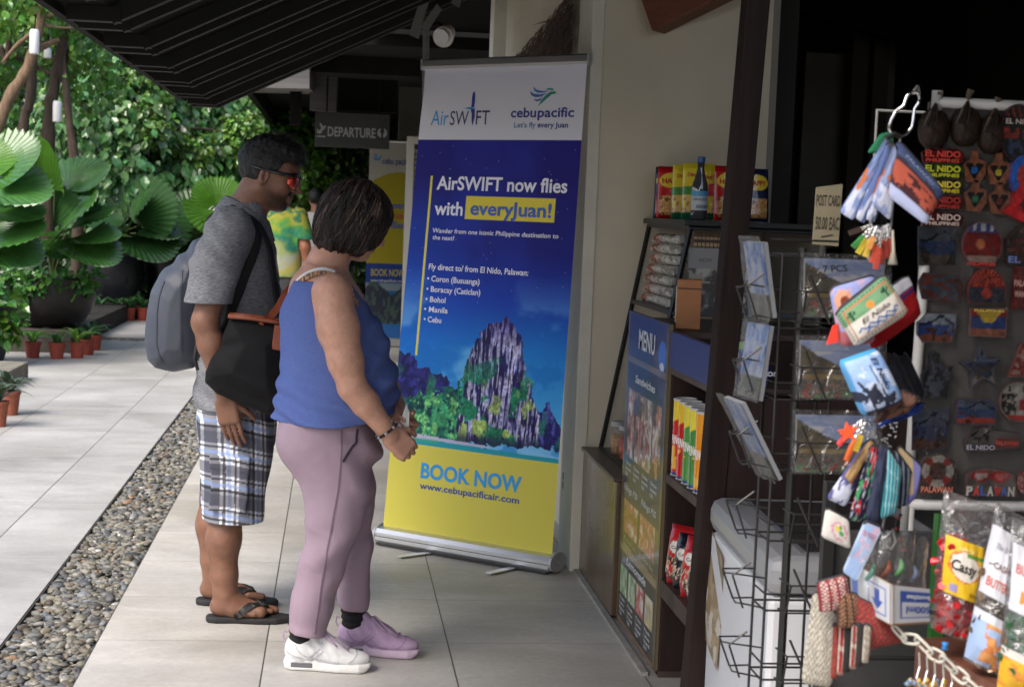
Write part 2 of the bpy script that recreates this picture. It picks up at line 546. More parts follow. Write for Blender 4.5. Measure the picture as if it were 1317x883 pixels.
  for ax in range(3):
   o=[q for q in range(3)if q!=ax]
   sl0=[slice(1,-1)]*3;sl0[ax]=slice(0,-1)
   sl1=[slice(1,-1)]*3;sl1[ax]=slice(1,None)
   A,B=ins[tuple(sl0)],ins[tuple(sl1)]
   for flip,cr in((0,A&~B),(1,~A&B)):
    e=np.argwhere(cr)
    if not len(e):continue
    g=e.copy();g[:,o[0]]+=1;g[:,o[1]]+=1
    def cell(da,db):
     q=g.copy();q[:,o[0]]+=da;q[:,o[1]]+=db
     return idx[q[:,0],q[:,1],q[:,2]]
    quad=np.stack([cell(-1,-1),cell(0,-1),cell(0,0),cell(-1,0)],1)
    if(flip==1)!=(ax==1):quad=quad[:,::-1]
    F.append(quad)
  F=np.vstack(F)
  for _ in range(relax):
   a=np.zeros_like(V);n=np.zeros(len(V))
   for q in range(4):
    np.add.at(a,F[:,q],V[F[:,(q+1)%4]]+V[F[:,q-1]]);np.add.at(n,F[:,q],2)
   V=V*0.5+0.5*a/np.maximum(n,1)[:,None]
  return V,F
 def build(s,name,mats,parent=None,relax=1,cf=None,mf=None):
  V,F=s.mesh(relax)
  return npmesh(name,V,F,mats,parent,True,None if cf is None else cf(V),None if mf is None else mf(V[F].mean(1)))
def strip(P,Nn,width,thick):
 P,Nn=np.asarray(P,float),np.asarray(Nn,float)
 T=np.gradient(P,axis=0);T/=np.linalg.norm(T,axis=1,keepdims=True)+1e-9
 B=np.cross(T,Nn);B/=np.linalg.norm(B,axis=1,keepdims=True)+1e-9
 Nn=np.cross(B,T)
 k=len(P);w=np.asarray(width).reshape(-1,1)/2
 V=np.stack([P-B*w,P+B*w,P+B*w+Nn*thick,P-B*w+Nn*thick],1).reshape(-1,3)
 f=[(0,1,2,3),tuple((k-1)*4+j for j in(3,2,1,0))]
 for i in range(k-1):
  for j in range(4):f.append((i*4+j,(i+1)*4+j,(i+1)*4+(j+1)%4,i*4+(j+1)%4))
 return MB().add(V,f)
def npmesh(name,V,F,mats,parent=None,smooth=True,C=None,MI=None):
 me=bpy.data.meshes.new(name)
 V=np.asarray(V,np.float32);F=np.asarray(F,np.int32)
 k=F.shape[1]
 me.vertices.add(len(V));me.vertices.foreach_set('co',V.ravel())
 me.loops.add(F.size);me.loops.foreach_set('vertex_index',F.ravel())
 me.polygons.add(len(F));me.polygons.foreach_set('loop_start',np.arange(0,F.size,k,dtype=np.int32))
 me.polygons.foreach_set('use_smooth',np.full(len(F),smooth))
 for m in(mats if isinstance(mats,(list,tuple))else[mats]):me.materials.append(m)
 if MI is not None:me.polygons.foreach_set('material_index',np.asarray(MI,np.int32))
 if C is not None:
  a=me.color_attributes.new('Col','FLOAT_COLOR','POINT')
  a.data.foreach_set('color',np.hstack([C,np.ones((len(C),1))]).astype(np.float32).ravel())
 me.update(calc_edges=True);me.validate()
 o=bpy.data.objects.new(name,me)
 col.objects.link(o)
 if parent is not None:o.parent=parent
 return o
def rotm(x=0,y=0,z=0):
 return np.array(Euler((x,y,z)).to_matrix())
def scatter(T,F,pos,ux,uz,size):
 """copies of a small template (T verts: x along the leaf, z its normal) at pos with axes ux, uz; returns V, F"""
 ux=ux/np.linalg.norm(ux,axis=1,keepdims=True)
 uz=uz-(uz*ux).sum(1,keepdims=True)*ux
 uz=uz/(np.linalg.norm(uz,axis=1,keepdims=True)+1e-9)
 uy=np.cross(uz,ux)
 s=np.asarray(size).reshape(-1,1,1)
 V=pos[:,None,:]+s*(T[None,:,0:1]*ux[:,None]+T[None,:,1:2]*uy[:,None]+T[None,:,2:3]*uz[:,None])
 FF=(np.asarray(F)[None]+(np.arange(len(pos))*len(T))[:,None,None])
 return V.reshape(-1,3),FF.reshape(-1,np.asarray(F).shape[1])
def rdir(n):
 v=rng.normal(size=(n,3));return v/np.linalg.norm(v,axis=1,keepdims=True)
PRINT=mat('printed_film',(1,1,1),rough=0.42,vc=True)
PRINT_GLOSS=mat('glossy_print',(1,1,1),rough=0.18,vc=True,coat=0.4)
CLOTHVC=mat('woven_fabric',(1,1,1),rough=0.9,vc=True,spec=0.2,bump=0.3,bscale=400)
#SETTING
def tile_mat(name,base,x0,px_,y0,py_,warm):
 m=bpy.data.materials.new(name);m.use_nodes=True
 n,l=m.node_tree.nodes,m.node_tree.links
 p=n['Principled BSDF']
 tc=n.new('ShaderNodeTexCoord');sp=n.new('ShaderNodeSeparateXYZ');l.new(tc.outputs['Object'],sp.inputs[0])
 def math_(op,a,b=None,c=None):
  q=n.new('ShaderNodeMath');q.operation=op
  for i,v in enumerate((a,b,c)):
   if v is None:continue
   if isinstance(v,(int,float)):q.inputs[i].default_value=v
   else:l.new(v,q.inputs[i])
  return q.outputs[0]
 def axis(o,start,per):
  t=math_('DIVIDE',math_('SUBTRACT',o,start),per)
  fr=math_('FRACT',t);d=math_('MINIMUM',fr,math_('SUBTRACT',1.0,fr))
  return math_('FLOOR',t),math_('MULTIPLY',d,per)
 ix,dx=axis(sp.outputs[0],x0,px_);iy,dy=axis(sp.outputs[1],y0,py_)
 groutx=math_('LESS_THAN',dx,0.0024)
 grouty=math_('MULTIPLY',math_('LESS_THAN',dy,0.0022),0.55)
 grout=math_('MAXIMUM',groutx,grouty)
 cid=n.new('ShaderNodeCombineXYZ');l.new(ix,cid.inputs[0]);l.new(iy,cid.inputs[1])
 wn=n.new('ShaderNodeTexWhiteNoise');wn.noise_dimensions='3D';l.new(cid.outputs[0],wn.inputs['Vector'])
 off=n.new('ShaderNodeVectorMath');off.operation='MULTIPLY_ADD';l.new(wn.outputs['Color'],off.inputs[0])
 off.inputs[1].default_value=(9,9,9);l.new(tc.outputs['Object'],off.inputs[2])
 def noise(sc_,det,dist=0.0,st=None):
  q=n.new('ShaderNodeTexNoise');q.inputs['Scale'].default_value=sc_;q.inputs['Detail'].default_value=det
  q.inputs['Distortion'].default_value=dist;q.inputs['Roughness'].default_value=0.62
  if st:
   mp=n.new('ShaderNodeMapping');mp.inputs['Scale'].default_value=st;l.new(off.outputs[0],mp.inputs[0]);l.new(mp.outputs[0],q.inputs['Vector'])
  else:l.new(off.outputs[0],q.inputs['Vector'])
  return q.outputs['Fac']
 big=noise(2.2,7,0.6,(0.7,1.5,1));fine=noise(45,5);vein=noise(1.6,9,1.6,(0.8,1.2,1))
 v2=math_('ABSOLUTE',math_('SUBTRACT',vein,0.5))
 veinm=n.new('ShaderNodeMapRange');l.new(v2,veinm.inputs['Value']);veinm.inputs['From Max'].default_value=0.012
 veinm.inputs['To Min'].default_value=1.1;veinm.inputs['To Max'].default_value=1.0
 val=math_('MULTIPLY_ADD',math_('SUBTRACT',big,0.5),0.95,1.0)
 val=math_('MULTIPLY',val,math_('MULTIPLY_ADD',math_('SUBTRACT',fine,0.5),0.4,1.0))
 val=math_('MULTIPLY',val,math_('MULTIPLY_ADD',math_('SUBTRACT',wn.outputs['Value'],0.5),0.07,1.0))
 val=math_('MULTIPLY',val,veinm.outputs[0])
 grime=n.new('ShaderNodeTexNoise');grime.inputs['Scale'].default_value=0.9;grime.inputs['Detail'].default_value=8
 l.new(tc.outputs['Object'],grime.inputs['Vector'])
 gm=n.new('ShaderNodeMapRange');l.new(grime.outputs['Fac'],gm.inputs['Value'])
 gm.inputs['From Min'].default_value=0.45;gm.inputs['From Max'].default_value=0.66
 mx=n.new('ShaderNodeMix');mx.data_type='RGBA';l.new(gm.outputs[0],mx.inputs['Factor'])
 mx.inputs['A'].default_value=(*base,1);mx.inputs['B'].default_value=(*warm,1)
 hs=n.new('ShaderNodeHueSaturation');l.new(mx.outputs['Result'],hs.inputs['Color']);l.new(val,hs.inputs['Value'])
 gx=n.new('ShaderNodeMix');gx.data_type='RGBA';l.new(grout,gx.inputs['Factor']);l.new(hs.outputs[0],gx.inputs['A'])
 gx.inputs['B'].default_value=(base[0]*0.16,base[1]*0.16,base[2]*0.15,1)
 l.new(gx.outputs['Result'],p.inputs['Base Color'])
 rr=math_('MULTIPLY_ADD',big,0.3,0.34);l.new(rr,p.inputs['Roughness'])
 hgt=math_('SUBTRACT',math_('MULTIPLY',fine,0.12),grout)
 bp=n.new('ShaderNodeBump');bp.inputs['Strength'].default_value=0.35;bp.inputs['Distance'].default_value=0.003
 l.new(hgt,bp.inputs['Height']);l.new(bp.outputs[0],p.inputs['Normal'])
 return m
GX0,GX1=-1.035,-0.735
T_IN=tile_mat('grey_stone_tiles',(0.44,0.425,0.395),-0.19,0.601,5.245,0.592,(0.36,0.335,0.29))
T_OUT=tile_mat('pale_stone_tiles',(0.37,0.367,0.357),-1.375,0.601,5.245,1.2,(0.28,0.274,0.26))
SOIL=mat('dark_soil',(0.028,0.022,0.016),rough=0.95,var=0.5,vscale=12,bump=0.8,bscale=25)
struct(MB().span((-60,-20,-0.2),(60,90,-0.06)).build('ground',SOIL))
struct(MB().span((GX1,-4,-0.12),(9,30,0)).build('tile_floor',T_IN))
struct(MB().span((-3.4,-4,-0.12),(GX0,16.62,0)).span((-4.6,17.0,-0.12),(GX1,30,0)).build('path',T_OUT))
BED=mat('bed_soil',(0.02,0.017,0.012),rough=0.95,var=0.5,vscale=12,bump=0.8,bscale=25)
struct(MB().span((-9,15.3,-.1),(-2.45,19.75,.19)).span((-9,19.75,-.1),(-1.5,27,.16)).build('planting_bed',BED))
edge=mat('channel_edge',(0.06,0.06,0.058),rough=0.8)
MBc=MB().span((GX0,-4,-0.055),(GX0+0.006,16.62,-0.004)).span((GX1-0.006,-4,-0.055),(GX1,16.62,-0.004))
MBc.span((-3.4,16.62,-0.055),(GX0,16.626,-0.004)).span((-3.4,16.994,-0.055),(GX0,17.0,-0.004))
struct(MBc.build('drain_kerb',edge))
def pebbles(n,x0,x1,y0,y1,smin,smax,seed,zb):
 g=np.random.default_rng(seed)
 import itertools
 T,Fq=[],[]
 nu,nv=8,5
 for j in range(nv+1):
  ph=math.pi*j/nv
  for i in range(nu):
   th=2*math.pi*i/nu
   T.append((math.sin(ph)*math.cos(th),math.sin(ph)*math.sin(th),math.cos(ph)))
 for j in range(nv):
  for i in range(nu):Fq.append((j*nu+i,j*nu+(i+1)%nu,(j+1)*nu+(i+1)%nu,(j+1)*nu+i))
 T=np.array(T);Fq=np.array(Fq)[:,::-1]
 pos=np.stack([g.uniform(x0,x1,n),g.uniform(y0,y1,n),np.zeros(n)],1)
 s=smin+(smax-smin)*g.beta(1.6,3.2,n)
 sh=np.stack([s*g.uniform(0.9,1.5,n),s*g.uniform(0.6,1.0,n),s*g.uniform(0.35,0.65,n)],1)
 V=T[None]*sh[:,None]
 V=V*(1+0.13*(fbm(T[None,:,0]*1.7+pos[:,None,0]*40,T[None,:,1]*1.7+pos[:,None,1]*40,T[None,:,2]*1.7,2)[...,None]-0.5)*2)
 a=g.uniform(0,6.28,n);tx=g.normal(0,0.3,n);
 ca,sa,ct,st=np.cos(a),np.sin(a),np.cos(tx),np.sin(tx)
 y,z=V[...,1]*ct[:,None]-V[...,2]*st[:,None],V[...,1]*st[:,None]+V[...,2]*ct[:,None]
 x=V[...,0]
 V=np.stack([x*ca[:,None]-y*sa[:,None],x*sa[:,None]+y*ca[:,None],z],2)
 pos[:,2]=zb+g.uniform(0,0.022,n)
 pos[:,0]=np.clip(pos[:,0],x0+s*0.6,x1-s*0.6)
 V=V+pos[:,None]
 cols=lin(np.array([(118,116,108),(98,99,98),(140,136,124),(86,86,86),(128,122,106),(150,148,142),(104,96,84),(150,120,95),(120,124,128),(185,182,175),(70,72,76)],float))
 ci=g.choice(len(cols),n,p=[.18,.16,.15,.11,.13,.07,.08,.02,.06,.01,.03])
 c=cols[ci]*g.uniform(0.45,1.0,(n,1))
 C=np.repeat(c,len(T),0)
 return V.reshape(-1,3),(Fq[None]+np.arange(n)[:,None,None]*len(T)).reshape(-1,4),C
PEB=mat('river_pebbles',(1,1,1),rough=0.55,vc=True,var=0.22,vscale=70,bump=0.15,bscale=150)
sets=[pebbles(4300,GX0+.006,GX1-.006,3.6,7.4,.010,.028,1,-.034),pebbles(3000,GX0+.006,GX1-.006,7.4,10.8,.011,.028,2,-.034),pebbles(2600,GX0+.006,GX1-.006,10.8,16.62,.014,.03,3,-.034),pebbles(1800,-3.2,GX0,16.63,16.99,.014,.03,4,-.034)]
Vv,Ff,Cc,off=[],[],[],0
for v,f,c in sets:
 Vv.append(v);Ff.append(f+off);Cc.append(c);off+=len(v)
stuff(npmesh('gravel',np.vstack(Vv),np.vstack(Ff),PEB,None,True,np.vstack(Cc)),'strip of loose grey river pebbles set between the floor tiles','gravel')
struct(MB().span((GX0+.006,-4,-.06),(GX1-.006,16.62,-.036)).span((-3.4,16.63,-.06),(GX0+.006,16.99,-.036)).build('gravel_ground',mat('grit',(0.05,0.048,0.044),rough=0.95,var=0.3,vscale=60)))
#shop building
WALL=mat('painted_plaster',(0.55,0.50,0.395),rough=0.8,var=0.06,vscale=3,bump=0.08,bscale=180)
CREAM=mat('cream_paint',(0.60,0.58,0.50),rough=0.75,var=0.08,vscale=4,bump=0.06,bscale=150)
DKWOOD=mat('dark_stained_wood',(0.022,0.014,0.011),rough=0.5,var=0.35,vscale=6,stretch=(8,8,0.6),bump=0.15,bscale=40)
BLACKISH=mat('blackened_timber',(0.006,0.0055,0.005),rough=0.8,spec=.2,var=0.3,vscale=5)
WX,WY=1.0,6.345
w=thing('shop_wall','beige plaster wall with pale corner column behind the tall banner','wall',(0,0,0))
MB().span((1.005,WY,0),(1.72,WY+0.25,3.6)).build('wall_face',WALL,w)
MB().span((0.985,WY-0.006,0),(1.035,WY+0.02,3.6)).span((0.985,WY+0.014,0),(1.004,WY+0.35,3.6)).build('corner_trim',CREAM,w,bevel=0.004)
MB().span((1.075,WY+0.35,0),(1.2,10.6,3.6)).build('recessed_wall',WALL,w)
MB().span((0.99,10.6,0),(1.2,10.85,3.9)).build('end_post',CREAM,w,bevel=0.006)
MB().span((1.72,WY+0.004,0),(1.75,WY+0.25,3.6)).build('door_jamb',mat('grey_trim',(0.22,0.21,0.19),rough=0.7),w)
sk=at(722,632,x=1.06)
so=thing('wall_socket','small grey outlet plate on the wall beside the banner','wall socket',(0.997,6.62,0.33))
MB().box((-.004,0,0),(.012,.075,.115)).build('plate',mat('grey_plastic',(0.16,0.155,0.14),rough=0.45),so,bevel=.003)
MB().box((-.011,0,.015),(.004,.035,.03)).box((-.011,0,-.022),(.004,.035,.03)).build('outlet',mat('dark_plastic',(0.02,0.02,0.02),rough=0.4),so)
bk=thing('back_room','unlit dark back room with timber posts behind the souvenir rack','back room')
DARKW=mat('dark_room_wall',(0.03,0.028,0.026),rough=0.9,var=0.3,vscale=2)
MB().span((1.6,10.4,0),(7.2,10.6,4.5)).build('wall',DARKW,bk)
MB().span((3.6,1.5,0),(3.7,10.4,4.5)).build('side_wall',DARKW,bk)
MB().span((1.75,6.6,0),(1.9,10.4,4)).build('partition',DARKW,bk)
gp=MB()
for(a,b,c_,d)in((1137,1205,55,190),(1250,1317,85,200),(1030,1092,70,200)):
 A=at(a,d,y=10.2);B=at(b,c_,y=10.2);gp.span((A.x,10.2,A.z-.6),(B.x,10.24,B.z))
gp.build('panel',mat('grey_board',(0.13,0.125,0.11),rough=0.8,var=0.2,vscale=2),bk)
pm=MB()
for px in(1098,1125,1215):
 A=at(px,120,y=10.0);pm.span((A.x-.05,9.9,0),(A.x+.05,10.0,4))
pm.build('timber_post',mat('brown_post',(0.05,0.04,0.032),rough=0.7),bk)
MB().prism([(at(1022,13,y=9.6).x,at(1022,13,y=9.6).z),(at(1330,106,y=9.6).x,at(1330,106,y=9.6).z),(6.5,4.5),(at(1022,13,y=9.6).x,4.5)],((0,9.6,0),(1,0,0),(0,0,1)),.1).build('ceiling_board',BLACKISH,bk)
bm=thing('roof_beam','reddish brown timber beam end projecting from the beige wall','beam')
a=at(823,40,y=6.28);b=at(960,-8,y=6.0)
MB().bar((a.x+.04,6.33,a.z+.11),(a.x+.62,5.9,a.z+.42),0.12,0.24).build('timber',mat('red_brown_wood',(0.13,0.045,0.022),rough=0.55,var=0.3,vscale=5,stretch=(1,8,8)),bm,bevel=.004)
#main roof over the shop front
rf=thing('shop_roof','dark timber shop roof with sloping rafters above the walkway','roof')
EZ,EX,RY=2.09,-0.95,10.15
SL=math.tan(RAD(26))
RY0=2.4
def rz(x):return EZ+max(0.0,x-(EX+.16))*SL
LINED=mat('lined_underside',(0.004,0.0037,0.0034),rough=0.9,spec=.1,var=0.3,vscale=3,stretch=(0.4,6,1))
q=MB()
prof=[(EX,EZ),(EX+.16,EZ),(7.4,rz(7.4))]
bt=[(x,z+0.12)for x,z in prof]
q.prism([prof[0],prof[1],prof[2],bt[2],bt[1],bt[0]][::-1],((0,RY0,0),(1,0,0),(0,0,1)),(RY-RY0))
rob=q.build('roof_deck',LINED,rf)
r2=MB();
for k in range(9):
 y=RY-0.12-0.88*k
 for dy in(0,.26):
  yy=y+dy
  r2 .bar((EX+.02,yy,EZ-.025),(EX+.2,yy,EZ-.025),.06,.05)
  r2 .bar((EX+.16,yy,EZ-.025),(7.2,yy,rz(7.2)-.03),.05,.07)
r2 .build('rafter',mat('rafter_timber',(0.008,0.0075,0.007),rough=0.7,spec=.35,var=0.2,vscale=4),rf)
MB().span((EX-.03,RY0,EZ-.03),(EX,RY,EZ+.14)).build('eave_board',BLACKISH,rf)
MB().span((.45,-1.6,2.12),(7.4,RY0+.2,2.2)).build('unseen_shade_canopy',LINED,rf)  # canopy added out of view to keep skylight off the souvenirs
MB().span((.2,10.15,2.9),(7.4,13.1,3.0)).build('added_shade_roof',LINED,rf)  # slab added across the gap between the roofs to shade the end post
MB().span((1.75,-3.4,0),(1.85,1.2,2.2)).span((.75,-3.5,0),(1.85,-3.4,3.2)).build('unseen_shade_wall',DARKW,bk)  # unseen walls added to block light reaching the souvenir side from behind
MB().bar((EX,RY+.02,EZ+.03),(7.2,RY+.02,rz(7.2)+.03),.05,.2).build('gable_board',BLACKISH,rf)
MB().span((0.1,RY0,2.62),(0.28,RY,2.82)).build('purlin',mat('purlin_timber',(0.018,0.016,0.014),rough=0.6),rf,bevel=.004)
#second pavilion further along the walkway
pv=thing('far_pavilion','dim timber pavilion at the far end of the walkway','pavilion')
PGREY=mat('weathered_boards',(0.13,0.125,0.12),rough=0.7,var=0.25,vscale=3,stretch=(0.5,3,8))
def slab(mb,x0,y0,x1,y1,Y,t=.08):
 A=at(x0,y1,y=Y);B=at(x1,y0,y=Y);mb.span((A.x,Y,A.z),(B.x,Y+t,B.z))
m1=MB();slab(m1,395,-20,545,92,14.0,.5);m1 .build('beam',BLACKISH,pv)
m1=MB();A=at(300,112,y=13.2);B=at(398,112,y=15.0);C2=at(398,62,y=13.2)
m1 .add([tuple(A),tuple(at(398,114,y=13.2)),tuple(C2),tuple(A+Vector((0,3.5,.2))),tuple(at(398,114,y=13.2)+Vector((0,3.5,.2))),tuple(C2+Vector((0,3.5,.2)))],[(0,2,1),(3,4,5),(0,1,4,3),(1,2,5,4),(2,0,3,5)])
m1 .build('gable_soffit',PGREY,pv)
m1=MB();slab(m1,398,92,434,142,15.4);m1 .build('plank_panel',PGREY,pv)
m1=MB();slab(m1,434,92,512,142,15.2);m1 .build('fascia',BLACKISH,pv)
m1=MB();slab(m1,503,90,640,470,17.2,.2);m1 .build('wall',mat('olive_grey_plaster',(0.09,0.087,0.073),rough=0.85,var=0.15,vscale=2),pv)
m1=MB();slab(m1,372,110,388,160,15.0,.1);m1 .build('bracket',BLACKISH,pv)
m1=MB();slab(m1,393,-20,1200,30,17.0,.3);slab(m1,503,-20,640,92,17.0,.12);m1 .build('ceiling_board',BLACKISH,pv)
MB().span((-.9,13.0,2.75),(6,30,2.85)).span((-.95,13.0,2.55),(-.88,30,2.85)).build('roof_deck',BLACKISH,pv)
MB().span((1.75,10.6,0),(6,10.7,4)).span((4,13,0),(4.1,30,3)).build('side_wall',BLACKISH,pv)
sh=thing('louvre_shutter','pale slatted shutter frame standing behind the tall banner','shutter')
A=at(516,412,y=15.0);B=at(548,186,y=15.0)
m1=MB();m1 .span((A.x,15,0.0),(A.x+.07,15.06,B.z)).span((B.x-.05,15,0.0),(B.x,15.06,B.z)).span((A.x,14.995,B.z),(B.x,15.065,B.z+.07)).span((A.x,14.995,.75),(B.x,15.065,.83))
m1 .build('frame',mat('aged_white_paint',(0.4,0.39,0.35),rough=0.6),sh,bevel=.003)
m1=MB()
for k in range(22):m1 .box(((A.x+B.x)/2+.02,15.03,.9+k*.052),(B.x-A.x-.1,.012,.045),rot=rotm(x=.6))
m1 .build('slats',mat('grey_slat',(0.2,0.2,0.19),rough=0.5),sh)
SGX0,SGX1=at(405,175,y=15.0),at(501,175,y=15.0)
dz0,dz1=at(450,190,y=15.0).z,at(450,145,y=15.0).z
sg=thing('departure_sign','black hanging sign reading DEPARTURE with plane and arrow symbols','sign',((SGX0 .x+SGX1 .x)/2,15.0,dz0))
sw,shh=SGX1 .x-SGX0 .x,dz1-dz0
MB().box((0,.02,shh/2),(sw,.04,shh)).build('board',mat('black_sign',(0.012,0.012,0.012),rough=0.4),sg,bevel=.004)
for q_ in(-1,1):MB().tube([(q_*sw*.35,.02,shh),(q_*sw*.35,.02,shh+.5)],.008).build('hanger',BLACKISH,sg)
fp=plane((-sw/2,-.002,0),(sw,0,0),(0,0,shh),.001)
tm=MB();text(tm,'DEPARTURE',fp,.17,.31,.38,w=.64,bold=.02)
SGW=mat('sign_white',(0.25,0.25,0.25),rough=0.5)
k=20
ring=[(math.cos(2*math.pi*i/k),math.sin(2*math.pi*i/k))for i in range(k)]
def flat(mb,poly,fn,mi=0,c=None):
 P=np.array(poly);mb.add(fn(P[:,0],P[:,1]),[tuple(range(len(P)))],mi,None if c is None else lin(c))
asp=shh/sw
flat(tm,[(.9+.065*x,.46+.065/asp*y)for x,y in ring],fp)
for pl in([(.02,.38),(.06,.36),(.13,.52),(.145,.58),(.13,.6),(.105,.56)],[(.055,.66),(.075,.66),(.115,.55),(.09,.49)],[(.02,.5),(.033,.5),(.05,.42),(.03,.4)],[(.07,.36),(.085,.38),(.1,.47),(.085,.45)]):
 flat(tm,pl,fp)
flat(tm,[(.02,.27),(.14,.27),(.14,.305),(.02,.305)],fp)
tm.build('lettering',SGW,sg)
fp2=plane((-sw/2,-.002,0),(sw,0,0),(0,0,shh),.003)
tm=MB();flat(tm,[(.9,.72),(.865,.46),(.885,.46),(.885,.24),(.915,.24),(.915,.46),(.935,.46)],fp2);tm.build('arrow',mat('sign_black',(0.01,0.01,0.01)),sg)
fl=thing('flood_lamp','round white flood lamp on a bracket under the dark eaves','lamp')
Yf=9.6
WHT=mat('off_white_enamel',(0.55,0.55,0.52),rough=0.45)
c=at(572,46,y=Yf)
MB().tube([at(575,42,y=Yf+.08),at(570,48,y=Yf-.04)],[.05,.062],n=20).build('lamp_housing',WHT,fl,smooth=False)
MB().tube([at(568,47,y=Yf-.041),at(567.5,47.4,y=Yf-.045)],[.05,.048],n=20).build('lens',mat('lamp_glass',(0.4,0.4,0.39),rough=0.15),fl)
MB().tube([at(548,36,y=Yf+.1),at(546,300,y=Yf+.1)],.02,n=8).build('pole',mat('grey_pole',(0.14,0.14,0.13),rough=0.5),fl)
MB().tube([at(548,36,y=Yf+.1),at(562,30,y=Yf+.1),at(573,36,y=Yf+.06)],.012).build('bracket',BLACKISH,fl)
rm=MB()
for quad in([(541,-3),(550,2),(537,50),(526,45)],[(562,5),(567,12),(549,40),(540,36)],[(583,-5),(592,-2),(589,10),(580,4)]):
 P0=[at(*t,y=Yf-.06)for t in quad];P1=[p_+Vector((.01,.012,.004))for p_ in P0]
 rm.add([tuple(v)for v in P0+P1],[(3,2,1,0),(4,5,6,7),(0,1,5,4),(1,2,6,5),(2,3,7,6),(3,0,4,7)])
rm.build('reflector_sheet',mat('dull_sheet_metal',(0.2,0.2,0.19),rough=0.4,metal=.4),fl)
th=thing('thatch_awning','small brown thatched awning with ragged fringe on the wall above the banner','awning')
g=np.random.default_rng(5)
tmb=MB()
tp0,tp1=at(735,-12,x=.95),at(664,84,x=.95)
for i in range(1700):
 px,py=g.uniform(655,737),g.uniform(-14,84)
 if py<-14+(737-px)*1.15:continue
 q0=at(px,py,x=g.uniform(.95,1.06));drop=Vector((g.normal(-.06,.03),g.normal(.6,.15),g.normal(-.28,.14)))*g.uniform(.15,.5)
 w_=.005
 tmb.add([tuple(q0+Vector((0,0,w_))),tuple(q0-Vector((0,0,w_))),tuple(q0+drop)],[(0,1,2)])
tmb.build('straw',mat('dry_thatch',(0.075,0.045,0.033),rough=0.9,island=.5),th)
ln_=thing('wall_lantern','dark framed box lantern above the tall banner','lantern')
c0,c1=at(697,84,y=8.2),at(738,56,y=8.2)
fr=MB()
xm0,xm1,zz0,zz1=c0 .x,c1 .x,c0 .z-.12,c1 .z
for(xx,yy)in((xm0,8.2),(xm1,8.2),(xm0,8.36),(xm1,8.36)):fr.span((xx-.008,yy-.008,zz0),(xx+.008,yy+.008,zz1))
for z_ in(zz0,zz1):fr.span((xm0-.01,8.19,z_-.008),(xm1+.01,8.37,z_+.008))
fr.build('frame',DKWOOD,ln_)
MB().span((xm0,8.205,zz0),(xm1,8.355,zz1)).build('pane',mat('smoked_glass',(0.12,0.05,0.04),rough=0.2),ln_)
#PLANTS
LEAF_T=np.array([(0,0,0),(.28,.30,.05),(.62,.27,.06),(1.0,0,-.10),(.62,-.27,.06),(.28,-.30,.05),(.55,0,0.0)])
LEAF_F=[(0,6,1),(1,6,2),(2,6,3),(3,6,4),(4,6,5),(5,6,0)]
SLIM_T=np.array([(0,0,0),(.35,.13,.03),(.75,.11,.02),(1.0,0,-.06),(.75,-.11,.02),(.35,-.13,.03),(.5,0,0.0)])
def leafmat(name,c,tr=.3,isl=.35,rough=.38):
 return mat(name,c,rough=rough*.75,translucent=tr,island=isl,spec=0.8)
GREEN_VINE=leafmat('vine_leaf',(0.085,0.20,0.065),.3,.6,.28)
GREEN_TREE=leafmat('tree_leaf',(0.10,0.24,0.035),.35,.6,.4)
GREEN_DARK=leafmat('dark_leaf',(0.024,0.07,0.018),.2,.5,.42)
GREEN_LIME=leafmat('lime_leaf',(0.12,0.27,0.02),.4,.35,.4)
BARK=mat('bark',(0.16,0.105,0.065),rough=0.9,var=0.4,vscale=14,bump=0.7,bscale=40,stretch=(3,3,.6))
BARK_D=mat('dark_bark',(0.06,0.042,0.03),rough=0.9,var=0.4,vscale=14,bump=0.7,bscale=40,stretch=(3,3,.6))
def clump_crown(cl,n,size,droop=0.6,T=LEAF_T,front=(0,-1,0.4),seed=0):
 """cl: list of (centre, radii, weight); leaves on and inside each clump, tips hanging"""
 wts=np.array([c[2]for c in cl],float);wts/=wts.sum()
 P,N=[],[]
 for(c,r,w_),k in zip(cl,rng.multinomial(n,wts)):
  d=rdir(k)
  rad=rng.uniform(.55,1.05,(k,1))**.7
  p=np.array(c)+d*np.array(r)*rad
  p+=(fbm(p[:,0]*2,p[:,1]*2,p[:,2]*2,2,seed)[:,None]-.5)*.5
  P.append(p);N.append(d)
 P,N=np.vstack(P),np.vstack(N)
 k=len(P)
 nz=N*.8+rdir(k)*.55+np.array((-.15,-.35,.55))
 ux=rdir(k)*.7+N*.35+np.array((0,0,-droop))
 return scatter(T,LEAF_F,P,ux,nz,size*rng.uniform(.55,1.3,k))
def limbs(parts,sides=9):
 mb=MB()
 for pts,rs in parts:
  P=np.array(pts,float);t=np.linspace(0,len(P)-1,6*(len(P)-1)+1)
  i=np.clip(t.astype(int),0,len(P)-2);f=(t-i)[:,None]
  g=np.gradient(P,axis=0)
  h=(2*f**3-3*f**2+1)*P[i]+(f**3-2*f**2+f)*g[i]+(-2*f**3+3*f**2)*P[i+1]+(f**3-f**2)*g[i+1]
  mb.tube([tuple(q)for q in h],list(np.interp(t,range(len(P)),rs)*(1+.12*np.sin(t*9))),n=sides)
 return mb
def tree(name,label,loc,cl,n,size,m,trunk,bark,droop=.6,T=LEAF_T,group='trees behind the walkway'):
 o=thing(name,label,'tree',loc,0,group)
 V,F=clump_crown(cl,n,size,droop,T)
 npmesh('crown',V,F,m,o,False)
 limbs(trunk).build('trunk',bark,o,smooth=True)
 return o
def L(px,py,y):
 return np.array(tuple(at(px,py,y=y)))
